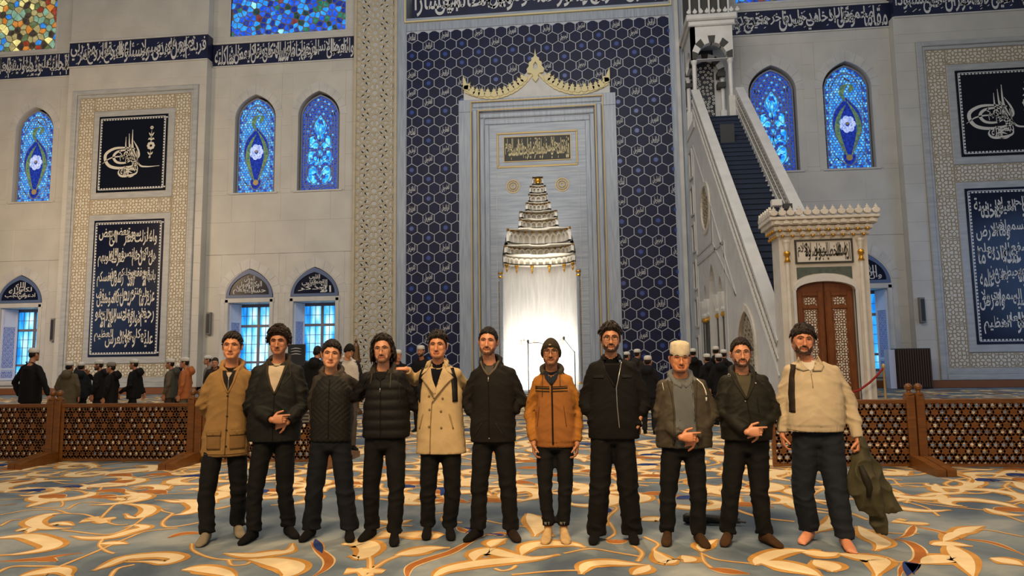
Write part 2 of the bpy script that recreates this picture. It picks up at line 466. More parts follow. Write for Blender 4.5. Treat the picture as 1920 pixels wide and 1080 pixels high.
# ---------------------------------------------------------------- wall blocks
wall = thing('wall_back', kind='structure', loc=(UX, YR, 0))
bk = MB(); bk.box(-42, 36, 36.75, 36.95, 0, 27); bk.build('backing', M['marble'], wall)
_nblk = [0]
block_rest = MB()
def courses(u0, u1, z0, z1, y, thick, openings, ch=1.02, bw=1.9, off=0.0):
    """ashlar facing: every block its own piece with chamfered joints; openings are left free"""
    n = max(1, round((z1 - z0) / ch)); h = (z1 - z0) / n
    for k in range(n):
        a, b = z0 + k*h, z0 + (k+1)*h
        # split the course vertically where openings start/stop
        cuts = sorted(set([a, b] + [min(max(q, a), b) for o in openings for q in (o[2], o[3])]))
        for c0, c1 in zip(cuts[:-1], cuts[1:]):
            if c1 - c0 < 0.02: continue
            iv = [(u0, u1)]
            for o in openings:
                if o[2] < c1 - .01 and o[3] > c0 + .01:
                    iv = [s for i0, i1 in iv for s in ((i0, min(i1, o[0])), (max(i0, o[1]), i1)) if s[1] - s[0] > 0.02]
            for i0, i1 in iv:
                m = max(1, round((i1 - i0) / bw)); w = (i1 - i0) / m; sh = (0.5 * w if (k % 2 and m > 1) else 0)
                xs = [i0] + [i0 + sh + j*w for j in range(0 if sh else 1, m)] + [i1]
                for x0, x1 in zip(xs[:-1], xs[1:]):
                    _nblk[0] += 1
                    mb = MB() if _nblk[0] <= 280 else block_rest
                    mb.cbox(x0 + UX, x1 + UX, y, y + thick, c0, c1, 0.012)
                    if mb is not block_rest: mb.build('stone_block', M['marble'], wall)

def surround(u, hw, z0, zs, za, ua, ub, zt, y, thick, mtl, name='arch_surround', parent=None, n=10):
    """plate with a pointed opening, reaching from the opening out to a rectangle (ua..ub, z0..zt)"""
    A = [(p[0] + UX, p[1]) for p in arch(u, hw, z0, zs, za, n)]
    B = []
    for i, (x, z) in enumerate(A):
        if i == 0: B.append((ub + UX, z0)); continue
        if i == len(A) - 1: B.append((ua + UX, z0)); continue
        t = (i - 1) / (len(A) - 3)            # 0 at right springing .. 1 left springing
        if t <= 0.3: B.append((ub + UX, zs + (zt - zs) * (t / 0.3)))
        elif t < 0.7: B.append((ub + UX + (ua - ub) * (t - 0.3) / 0.4, zt))
        else: B.append((ua + UX, zt - (zt - zs) * ((t - 0.7) / 0.3)))
    mb = MB(); mb.band(A, B, y, y + thick); return mb.build(name, mtl, parent)

def voussoirs(u, hw, zs, za, y, parent, wd=0.42, n=10, dep=0.25, mats=None, name='voussoir', proud=0.015):
    I = [(p[0] + UX, p[1]) for p in arch(u, hw, zs, zs, za, 30)[1:-1]]
    O = [(p[0] + UX, p[1]) for p in arch(u, hw + wd, zs, zs, za + wd * 1.35, 30)[1:-1]]
    L = len(I) - 1
    for k in range(n):
        a = round(k * L / n); b = round((k + 1) * L / n)
        poly = I[a:b+1] + O[a:b+1][::-1]
        # inset sides a little so the joints read
        poly = inset(poly[::-1], 0.012)[::-1] if parea(poly) < 0 else inset(poly, 0.012)
        mb = MB(); mb.prism(poly if parea(poly) > 0 else poly[::-1], y - proud, y + dep)
        mb.build(name, mats[k % len(mats)] if mats else M['marble2'], parent)

# openings: (u, kind) ; stained windows 2.12 wide 10.85..16.2 ; lower windows 2.3 wide .76..4.78 with tympana above
ST = [(-28.7, 'a', YR), (-15.5, 'a', YR), (-11.88, 'b', YR), (11.98, 'b', YR), (15.6, 'a', YR), (28.7, 'a', YR)]
LO = [(-28.95, YR), (-15.57, YR), (-11.95, YR), (15.72, YR), (12.0, YR)]
def ops(us):
    out = []
    for u, k, y in ST:
        if us[0] < u < us[1]: out.append((u - 1.5, u + 1.5, 10.7, 17.4))
    for u, y in LO:
        if us[0] < u < us[1]: out += [(u - 1.62, u + 1.62, 0.6, 7.4)]
    return out
for us in ((-36, -26.35), (-18.12, -9.75), (8.2, 17.8), (26.0, 34)):
    o = ops(us)
    courses(us[0], us[1], 0.35, 18.0, YR, 0.6, o, ch=1.75, bw=3.3)
    big = {-36: (-35.5, -27.75), -18.12: (-17.1, -10.45), 8.2: (10.4, 17.1)}.get(us[0])
    courses(us[0], us[1], 19.36, 23.2, YR, 0.6, [(big[0], big[1], 19.75, 24)] if big else [], ch=.95, bw=2.2)
for us in ((-26.35, -18.12), (17.8, 26.0)):      # piers stand half a metre proud
    f0 = (us[0] + 0.28, us[1] - 0.45) if us[0] < 0 else (us[0] + 0.95, us[1] - 0.1)
    fo = [(-26.0, -18.55, 0.35, 16.85)] if us[0] < 0 else [(18.75, 25.9, 0.35, 16.85)]
    courses(us[0], us[1], 0.35, 18.25, YP, 1.2, fo, ch=.93, bw=2.3)
    courses(us[0], us[1], 19.62, 23.4, YP, 1.2, [], ch=.80, bw=2.2)
tag(block_rest.build('stone_block', M['marble'], wall), kind='stuff') if block_rest.v else None
for u, k, y in ST:
    surround(u, 1.17, 10.75, 14.95, 16.32, u - 1.5, u + 1.5, 17.4, YR, 0.5, M['marble'], parent=wall)
    bb = MB(); bb.box(u - 1.5 + UX, u + 1.5 + UX, YR, YR + .5, 10.70, 10.76); bb.build('sill_course', M['marble'], wall)
    voussoirs(u, 1.17, 14.95, 16.32, YR, wall)
    sl = MB(); sl.cbox(u - 1.36 + UX, u + 1.36 + UX, YR - .05, YR + .5, 10.70, 10.80, .02); sl.build('sill', M['marble2'], wall)
for u, y in LO:
    surround(u, 1.34, 5.0, 5.02, 6.62, u - 1.62, u + 1.62, 7.4, YR, 0.5, M['marble'], parent=wall)
    voussoirs(u, 1.34, 5.25, 6.62, YR, wall, n=10)
    j = MB()
    j.box(u - 1.62 + UX, u - 1.17 + UX, YR, YR + 1.35, .6, 5.0); j.box(u + 1.17 + UX, u + 1.62 + UX, YR, YR + 1.35, .6, 5.0)
    j.box(u - 1.17 + UX, u + 1.17 + UX, YR, YR + 1.35, 4.78, 5.0); j.box(u - 1.17 + UX, u + 1.17 + UX, YR, YR + 1.35, .6, .76)
    j.build('window_jamb', M['marble2'], wall)

# friezes (structure trims with raised lettering)
def frieze(name, u0, u1, z0, z1, y, text, tiers=3):
    f = thing(name, kind='structure', loc=(u0 + UX, y, z0))
    a = MB(); a.box(u0 + UX, u1 + UX, y, y + .5, z0, z1); a.build('frieze_ground', M['band'], f)
    b = MB(); b.box(u0 + UX, u1 + UX, y - .05, y + .5, z1, z1 + .09); b.box(u0 + UX, u1 + UX, y - .03, y + .5, z0 - .07, z0); b.build('moulding', M['marble2'], f)
    t = MB(); write_line(t, text, u0 + UX + .1, u1 + UX - .1, z0 + .06, z1 - .05, y - .02, 2, .78)
    rv = random.Random(len(text))
    for q in range(int((u1-u0)*5)):
        x = rv.uniform(u0+.2, u1-.2) + UX; z = rv.choice((rv.uniform(z0+.1, z0+.3), rv.uniform(z1-.4, z1-.1), rv.uniform(z0+.3, z1-.3)))
        t.flat(ribbon([(x, z), (x+.1, z+.07)], .035, 1, CONST), y - .022)
    t.build('lettering', M['script'], f)
    return f
frieze('trim_1', -36, -26.4, 18.06, 19.40, YR - .02, 'ثم لا تجد لك به علينا وكيلا ' + T_FA)
frieze('trim_2', -26.38, -18.1, 18.32, 19.70, YP - .02, T_FB)
frieze('trim_3', -18.05, -9.85, 18.05, 19.30, YR - .02, T_FC)
frieze('trim_4', 7.9, 17.85, 18.00, 19.22, YR - .02, T_RC)
frieze('trim_5', 17.85, 27.5, 18.24, 19.6, YP - .02, T_RD)

# skirting along the wall foot
bs = MB()
for a, b, y in ((-36, -26.35, YR), (-26.35, -18.1, YP), (-18.1, -9.7, YR), (8, 17.8, YR), (17.8, 27, YP)):
    bs.cbox(a + UX, b + UX, y - .12, y + .02, 0, .34, .02)
tag(bs.build('baseboard_back', M['skirt']), kind='structure')
bs = MB(); bs.box(-9.7 + UX, -1.95 + UX, 34.6, 36.7, 0, .3); bs.box(1.95 + UX, 5.15, 34.6, 36.7, 0, .3); tag(bs.build('trim_6', M['marble2']), kind='structure')

# ---------------------------------------------------------------- stained windows
G = {}
G['sky'] = emat('window_glass_azure', C(20,104,222), C(40,150,244), C(130,214,252), 7, 0.95)
G['deep'] = emat('window_glass_cobalt', C(14,44,150), C(22,66,196), C(34,104,226), 9, 0.55)
G['cyan'] = emat('window_glass_cyan', C(24,120,230), C(40,176,250), C(130,224,255), 6, 0.8)
G['green'] = emat('window_glass_green', C(66,106,96), C(96,128,96), C(130,150,96), 8, 0.35)
G['pale'] = emat('window_glass_pale', C(120,150,220), C(170,190,240), C(206,216,250), 12, 0.6)
G['navy'] = emat('window_glass_navy', C(16,34,120), C(22,48,160), C(34,70,190), 9, 0.42)

def stained(n, u, kind, y, label):
    w = thing('window_%d' % n, kind='structure', loc=(u + UX, y, 10.8))
    w['label'] = label
    yg = y + .22; hw, z0, zs, za = 1.06, 10.8, 14.95, 16.18
    X = u + UX
    out = [(p[0] + UX, p[1]) for p in arch(u, hw, z0, zs, za, 10)]
    # hexagonal quarries of glass, joined (7 cm each)
    s = .155; polys = []; polys2 = []; bar = []
    rows = int((za - z0) / (s * .866)) + 1
    def inside(x, z, d=0.0):
        if z < z0 + d: return False
        if z <= zs: return abs(x) < hw - d
        t = (z - zs) / (za - zs) * sin(radians(68))
        if t >= 1: return False
        th = math.asin(t); return abs(x) < hw * (cos(th) - cos(radians(68))) / (1 - cos(radians(68))) - d
    for j in range(rows):
        for i in range(-8, 9):
            cx = (i + (.5 if j % 2 else 0)) * s; cz = z0 + j * s * .866
            if not inside(cx, cz, .05): continue
            hx = [(X + cx + s*.52*cos(radians(30+60*k)), cz + s*.52*sin(radians(30+60*k))) for k in range(6)]
            edge = not inside(cx, cz, .30)
            (polys if (kind == 'a' and not (edge and (i+j) % 4 == 0)) or (kind == 'b' and not edge and (i*3+j) % 5 == 0) else polys2).append(hx)
    pl = MB(); pl.prism(out, yg + .05, yg + .08); pl.build('backing_lead', M['lead'], w)
    g1 = MB(); g1.flat([inset(p, .012) for p in polys], yg + .03)
    if g1.v: tag(g1.build('quarry_glass', G['sky'], w), kind='stuff')
    g2 = MB(); g2.flat([inset(p, .014) for p in polys2], yg + .03); tag(g2.build('quarry_glass', G['deep'], w), kind='stuff')
    ld = MB()
    def strokes(mb, S, wd, yy, prof=None):
        for P in S: mb.flat(ribbon([(X + a, b) for a, b in P], wd, 6, prof), yy)
    bo = MB(); A = [(p[0]+UX, p[1]) for p in arch(u, hw, z0, zs, za, 10)]; B = [(p[0]+UX, p[1]) for p in arch(u, hw-.06, z0+.06, zs, za-.09, 10)]
    bo.band(B, A, yg - .03, yg + .06, closed=True); bo.build('window_frame', M['lead'], w)
    B2 = [(p[0]-u, p[1]) for p in arch(u, hw-.26, z0+.28, zs, za-.36, 10)]
    if kind == 'a':
        strokes(ld, [B2 + [B2[0]]], .035, yg + .005, CONST)
        med = [(0, 14.5), (.22, 14.25), (.55, 13.85), (.70, 13.35), (.68, 12.85), (.50, 12.35), (.28, 11.95), (.16, 11.7), (.30, 11.5), (.24, 11.2), (0, 10.98)]
        mm = med + [(-x, z) for x, z in med[::-1][1:-1]]
        mp = spline([(X + x, z) for x, z in mm] + [(X + mm[0][0], mm[0][1])], 3)
        pm = MB(); pm.prism([tuple(p) for p in mp[:-1]][::-1] if parea([tuple(p) for p in mp[:-1]]) < 0 else [tuple(p) for p in mp[:-1]], yg + .012, yg + .028); pm.build('pane', G['navy'], w)
        strokes(ld, [mm + [mm[0]]], .04, yg + .004, CONST)
        lf = MB()
        strokes(lf, [[(-.05, 11.4), (-.30, 12.0), (-.50, 12.9), (-.35, 13.6), (-.05, 14.1)], [(.08, 11.4), (.42, 12.3), (.55, 13.0), (.42, 13.6), (.05, 14.3)]], .24, yg + .006)
        strokes(lf, [[(-.02, 14.3), (-.20, 14.7), (-.10, 15.05), (.16, 15.2)], [(.15, 14.75), (.3, 15.0), (.2, 15.2)]], .24, yg + .006)
        lf.build('pane', G['green'], w)
        fl = MB()
        for k in range(7):
            a = 2*pi*k/7; fl.flat([[(X + .25*cos(a) + .16*cos(t), 13.12 + .28*sin(a) + .18*sin(t)) for t in [2*pi*q/9 for q in range(9)]]], yg + .004 - .0006*k)
        fl.build('pane', G['pale'], w)
        for q in range(4):
            c = MB(); c.lathe((0, 0, 0), [(0,0)], 3) if False else None
        ct = MB(); ct.flat([[(X + .07*cos(t), 13.15 + .08*sin(t)) for t in [2*pi*q/9 for q in range(9)]]], yg - .004); ct.build('pane', M['goldl'], w)
        hb = MB(); hb.flat([[(X + .16*cos(t), 11.4 + .16*sin(t)) for t in [2*pi*q/9 for q in range(9)]]], yg + .002); hb.build('pane', M['goldl'], w)
        strokes(ld, [[(-.8, 12.3), (-.74, 11.6), (-.4, 11.25), (0, 11.0), (.4, 11.25), (.74, 11.6), (.8, 12.3)],
                     [(-.8, 15.0), (-.5, 15.3), (-.2, 15.1), (0, 15.5), (.3, 15.25), (.55, 15.35), (.8, 14.9)],
                     [(-.75, 14.3), (-.55, 14.7), (-.7, 15.0), (-.35, 15.6), (0, 15.75), (.4, 15.55), (.65, 14.9), (.72, 14.2)],
                     [(.62, 14.8), (.5, 14.4), (.68, 14.0), (.7, 13.0)], [(-.3, 15.3), (-.1, 15.6), (.15, 15.35), (.4, 15.6)],
                     [(.3, 11.3), (.55, 11.7), (.8, 11.4)], [(-.85, 11.2), (-.6, 11.4), (-.45, 11.15)]], .055, yg)
    else:
        cs_ = MB()
        for sgn in (1, -1): strokes(cs_, [[(0, 11.5), (sgn*.2, 11.9), (sgn*.5, 12.0), (sgn*.58, 11.6), (sgn*.35, 11.25)], [(0, 12.2), (sgn*.3, 12.45), (sgn*.58, 12.4), (sgn*.6, 12.85), (sgn*.38, 13.0)], [(0, 13.2), (sgn*.25, 13.45), (sgn*.5, 13.3), (sgn*.55, 13.7), (sgn*.33, 13.85)], [(0, 13.95), (sgn*.22, 14.2), (sgn*.25, 14.55), (0, 15.0)]], .17, yg + .016)
        cs_.build('pane', G['cyan'], w)
        for dd, ww in ((0, .04), (.14, .03)):
            B3 = [(p[0]-u, p[1]) for p in arch(u, hw-.26-dd, z0+.28+dd*.8, zs-.1, za-.36-dd*1.5, 10)]
            strokes(ld, [B3 + [B3[0]]], ww, yg + .005, CONST)
        cy = MB()
        for q, (a, b, r) in enumerate([(0,14.35,.17),(-.12,14.1,.14),(.12,14.1,.14),(0,13.85,.18),(-.42,13.6,.13),(.42,13.6,.13),(-.28,13.3,.13),(.28,13.3,.13),(0,12.9,.14),
                          (-.5,12.85,.14),(.5,12.85,.14),(0,12.4,.17),(-.38,11.95,.2),(.38,11.95,.2),(-.5,11.5,.2),(.5,11.5,.2),(-.3,11.3,.16),(.3,11.3,.16),(-.25,12.6,.1),(.25,12.6,.1)]):
            cy.flat([[(X + a + r*cos(t)*(1+.15*cos(3*t)), b + r*1.15*sin(t)) for t in [2*pi*k/10 for k in range(10)]]], yg + .012 - .0004*q)
        cy.build('pane', G['cyan'], w)
        for sgn in (1, -1):
            strokes(ld, [[(0, 11.5), (sgn*.2, 11.9), (sgn*.55, 12.1), (sgn*.62, 11.6), (sgn*.35, 11.2), (sgn*.12, 11.35), (sgn*.2, 11.7)],
                         [(0, 12.2), (sgn*.3, 12.5), (sgn*.6, 12.4), (sgn*.66, 12.9), (sgn*.4, 13.1), (sgn*.2, 12.8)],
                         [(0, 13.2), (sgn*.25, 13.5), (sgn*.55, 13.3), (sgn*.6, 13.8), (sgn*.35, 13.95), (sgn*.2, 13.6), (0, 13.7)],
                         [(0, 13.9), (sgn*.25, 14.2), (sgn*.3, 14.6), (sgn*.1, 14.9), (0, 15.25)], [(sgn*.7, 11.3), (sgn*.72, 12.0), (sgn*.5, 12.5)],
                         [(sgn*.62, 13.4), (sgn*.55, 14.2), (sgn*.35, 14.7), (sgn*.15, 15.1)],
                         [(0, 11.2), (sgn*.1, 12.0), (0, 12.6), (sgn*.12, 13.1), (0, 13.6), (sgn*.1, 14.2), (0, 14.6)]], .05, yg)
        strokes(ld, [[(-.75, 11.12), (0, 11.12), (.75, 11.12)]], .04, yg, CONST)
    ld.build('lead_line', M['lead'], w)
wl = ['azure arched window with a blue pear medallion, beyond the left pier', 'azure arched window with pear medallion, left of the cobalt arabesque one',
      'cobalt arched window with arabesque scrolls beside the left carved pilaster', 'cobalt arched window with arabesque scrolls behind the pulpit stairs',
      'azure arched window with pear medallion, right of the pulpit']
for n, ((u, k, y), l) in enumerate(zip(ST[:5], wl)): stained(n + 1, u, k, y, l)

# big mosaic windows above the frieze
def mosaic(n, u0, u1, z0, z1, y, palette, label, px=2.2, seed=3):
    rnd = random.Random(seed)
    w = thing('window_%d' % n, kind='structure', loc=((u0+u1)/2 + UX, y, z0)); w['label'] = label
    a = MB(); a.box(u0 + UX, u1 + UX, y + .1, y + .15, z0, z1); a.build('lead_lattice', M['leadw'], w)
    f = MB()
    for x0, x1, q0, q1 in ((u0-.12, u1+.12, z0-.14, z0), (u0-.12, u0, z0, z1), (u1, u1+.12, z0, z1)): f.cbox(x0+UX, x1+UX, y-.02, y+.4, q0, q1, .02)
    f.build('window_frame', M['marble2'], w)
    S = rosettes(u0, u1, z0, z1, px, px, [(.40, 8, .5), (.74, 8, 0), (.95, 16, .25)], ox=.35, oz=.3, dd=.21)
    mats = [emat('mosaic_glass', C(*c), C(*[min(255, v + 14) for v in c]), C(*[min(255, v + 34) for v in c]), 5, e) for c, e in palette]
    for i, poly in voronoi(S, [(u0, z0), (u1, z0), (u1, z1), (u0, z1)]):
        if abs(parea(poly)) < .004: continue
        mb = MB(); q = inset(poly, .034) if parea(poly) > 0 else inset(poly[::-1], .034)
        if parea(q) < .25*abs(parea(poly)): continue
        mb.prism([(p[0] + UX, p[1]) for p in q], y + .07, y + .1)
        k = 0
        r = rnd.random(); acc = 0
        wts = [p_[2] if len(p_) > 2 else 1 for p_ in PALW[n]]
        for idx, wt in enumerate(wts):
            acc += wt / sum(wts)
            if r <= acc: k = idx; break
        mb.build('pane', mats[k], w)
PALW = {6: [(0,0,3),(0,0,2),(0,0,2),(0,0,2.5),(0,0,1.5),(0,0,2),(0,0,1.2),(0,0,2)], 7: [(0,0,4),(0,0,4),(0,0,3),(0,0,1),(0,0,.7),(0,0,.6),(0,0,.3)], 8: [(0,0,4),(0,0,4),(0,0,3),(0,0,1),(0,0,.7),(0,0,.6),(0,0,.3)]}
mosaic(6, -31.6, -27.75, 19.75, 23.0, YR, [((150,140,90),.6),((196,120,40),.55),((206,196,120),.8),((90,110,70),.4),((28,110,200),.7),((60,50,40),.2),((140,46,20),.4),((110,150,130),.6)],
       'amber and green mosaic window above the far left frieze', px=2.0, seed=5)
mosaic(7, -17.1, -10.45, 19.75, 22.4, YR, [((16,70,200),.75),((28,130,235),.85),((14,40,140),.5),((30,110,90),.5),((120,200,240),.9),((24,60,60),.25),((120,50,60),.35)],
       'blue mosaic window above the frieze, left of the carved pilaster', seed=8)
mosaic(8, 10.4, 17.1, 19.75, 22.4, YR, [((16,70,200),.75),((28,130,235),.85),((14,40,140),.5),((30,110,90),.5),((120,200,240),.9),((24,60,60),.25),((120,50,60),.35)],
       'blue mosaic window above the frieze, right of the pulpit', seed=9)

# ---------------------------------------------------------------- lower windows with shutters and tympana
G['day'] = emat('daylit_window_glass', C(20,116,205), C(64,176,232), C(205,240,255), 1.1, 1.25, stretch=(1.8,1,.5))
def lower(n, u, ti, label):
    X = u + UX
    w = thing('window_%d' % n, kind='structure', loc=(X, YR, .76)); w['label'] = label
    yb = YR + 1.22
    # glass + muntins at the back of the recess
    fr = MB()
    for a, b in ((-1.17, -1.03), (1.03, 1.17), (-.07, .07)): fr.box(X+a, X+b, yb-.1, yb+.02, .76, 4.78)
    for a, b in ((.76, .9), (1.55, 1.67), (3.52, 3.66), (4.62, 4.78)): fr.box(X-1.17, X+1.17, yb-.095, yb+.02, a, b)
    fr.build('window_frame', M['winframe'], w)
    for xa, xb in ((-1.03, -.07), (.07, 1.03)):
        for za, zb in ((.9, 1.55), (1.67, 3.52), (3.66, 4.62)):
            p = MB(); p.box(X+xa, X+xb, yb-.03, yb-.01, za, zb); p.build('pane', G['day'], w)
            m2 = MB()
            for t in (1/3, 2/3): m2.box(X+xa+(xb-xa)*t-.012, X+xa+(xb-xa)*t+.012, yb-.06, yb-.03, za, zb)
            nz = max(1, round((zb-za)/.42))
            for q in range(1, nz): m2.box(X+xa, X+xb, yb-.06, yb-.03, za+(zb-za)*q/nz-.012, za+(zb-za)*q/nz+.012)
            m2.build('muntin', M['winframe'], w)
    # folding lattice shutters against both jambs
    for sg in (-1, 1):
        h = Vector((X + sg*1.16, YR + .12, 0)); e = Vector((X + sg*(.98), YR + 1.0, 0)); d = (e - h); Ld = d.length; d.normalize(); nrm = Vector((-sg, 0, 0))
        def q3(s, z, o): return h + d*s + nrm*o + Vector((0, 0, z))
        sh = MB()
        def slab(s0, s1, z0, z1, o0, o1):
            P = [q3(s0,z0,o0), q3(s1,z0,o0), q3(s1,z0,o1), q3(s0,z0,o1), q3(s0,z1,o0), q3(s1,z1,o0), q3(s1,z1,o1), q3(s0,z1,o1)]
            sh.add(P, [(0,3,2,1),(4,5,6,7),(0,1,5,4),(1,2,6,5),(2,3,7,6),(3,0,4,7)])
        slab(0, Ld, .78, 4.76, 0, .02)
        for s0, s1 in ((0, .1), (Ld-.1, Ld)): slab(s0, s1, .78, 4.76, .02, .055)
        for z0, z1 in ((.78, .9), (1.35, 1.45), (3.75, 3.85), (4.64, 4.76)): slab(.1, Ld-.1, z0, z1, .02, .055)
        sh.build('shutter', M['shut'], w)
        lt = MB()
        for (za, zb) in ((.9, 1.35), (1.45, 3.75)):
            for i, poly in SHC:
                P = [(.1 + a, za + b) for a, b in poly if True]
                if max(p[1] for p in P) > zb or max(p[0] for p in P) > Ld - .1: continue
                lt.add([q3(a, b, .028) for a, b in P], [tuple(range(len(P)))])
        lt.build('shutter_lattice', M['shin'], w)
    # marble architrave + tympanum
    a = MB()
    for x0, x1, z0, z1 in ((-1.36, -1.15, .6, 4.98), (1.15, 1.36, .6, 4.98), (-1.4, 1.4, 4.78, 5.04)): a.cbox(X+x0, X+x1, YR-.06, YR+.12, z0, z1, .025)
    a.cbox(X-1.5, X+1.5, YR-.1, YR+.2, .5, .68, .02)
    a.build('architrave', M['marble2'], w)
    t = thing('tympanum', loc=(0, 0, 4.3)); t.parent = w
    o = [(p[0]+UX, p[1]) for p in arch(u, 1.31, 5.05, 5.08, 6.58, 10)]; i_ = [(p[0]+UX, p[1]) for p in arch(u, 1.12, 5.2, 5.22, 6.34, 10)]
    b = MB(); b.prism(i_, YR-.005, YR+.3); b.build('tympanum_ground', M['navy2'], t)
    b = MB(); b.band(i_, o, YR-.05, YR+.3, closed=True); b.build('tympanum_border', M['tymp'], t)
    tx = MB(); ws = T_TY[ti % 4].split(); h = len(ws)//2
    write_line(tx, ' '.join(ws[:h]), X-.92, X+.92, 5.25, 5.62, YR-.02, 2, .75)
    write_line(tx, ' '.join(ws[h:]), X-.70, X+.70, 5.55, 5.95, YR-.021, 2, .75)
    write_line(tx, ws[-1], X-.3, X+.3, 5.9, 6.22, YR-.022, 1)
    tx.build('lettering', M['script'], t)
M['shin'] = mat('shutter_lattice_bluelit', C(96,116,190), 0.5)  # blue window light on the shutters is mixed into this colour
_S = rosettes(0, .95, 0, 2.6, .34, .34, [(.085, 6, 0)], dd=.05)
SHC = [(i, inset(p if parea(p) > 0 else p[::-1], .014)) for i, p in voronoi(_S, [(0,0),(.68,0),(.68,2.3),(0,2.3)], .5)]
lab = ['lattice shuttered window below the far left tympanum, behind the man in a suit', 'lattice shuttered window behind the two leftmost visitors',
       'lattice shuttered window just left of the carved pilaster', 'lattice shuttered window to the right of the pulpit door']
for n, (u, y) in enumerate(LO[:4]): lower(9 + n, u, n, lab[n])

# ---------------------------------------------------------------- pier frames and glass calligraphy panels
PC = voronoi(rosettes(0, 2.04, 0, 2.04, .68, .68, [(.19, 8, 0)], dd=.13), [(0,0),(2.04,0),(2.04,2.04),(0,2.04)], .6)
PC = [p if parea(p) > 0 else p[::-1] for i, p in PC]
def fill_pattern(mb, x0, x1, z0, z1, y, gap=.028, cells=None, per=2.04, h=.03):
    cells = cells or PC
    nx = int((x1-x0)/per)+1; nz = int((z1-z0)/per)+1
    for a in range(nx):
        for b in range(nz):
            for p in cells:
                q = [(x0 + a*per + v[0], z0 + b*per + v[1]) for v in p]
                if min(v[0] for v in q) < x0-.01 or max(v[0] for v in q) > x1+.01 or max(v[1] for v in q) > z1+.01: 
                    q = clip_half(q, 1, 0, x1)
                    if len(q) >= 3: q = clip_half(q, 0, 1, z1)
                    if len(q) < 3 or abs(parea(q)) < .004: continue
                q = inset(q, gap)
                if parea(q) < .002: continue
                mb.add([(v[0], y, v[1]) for v in q], [tuple(range(len(q)))])
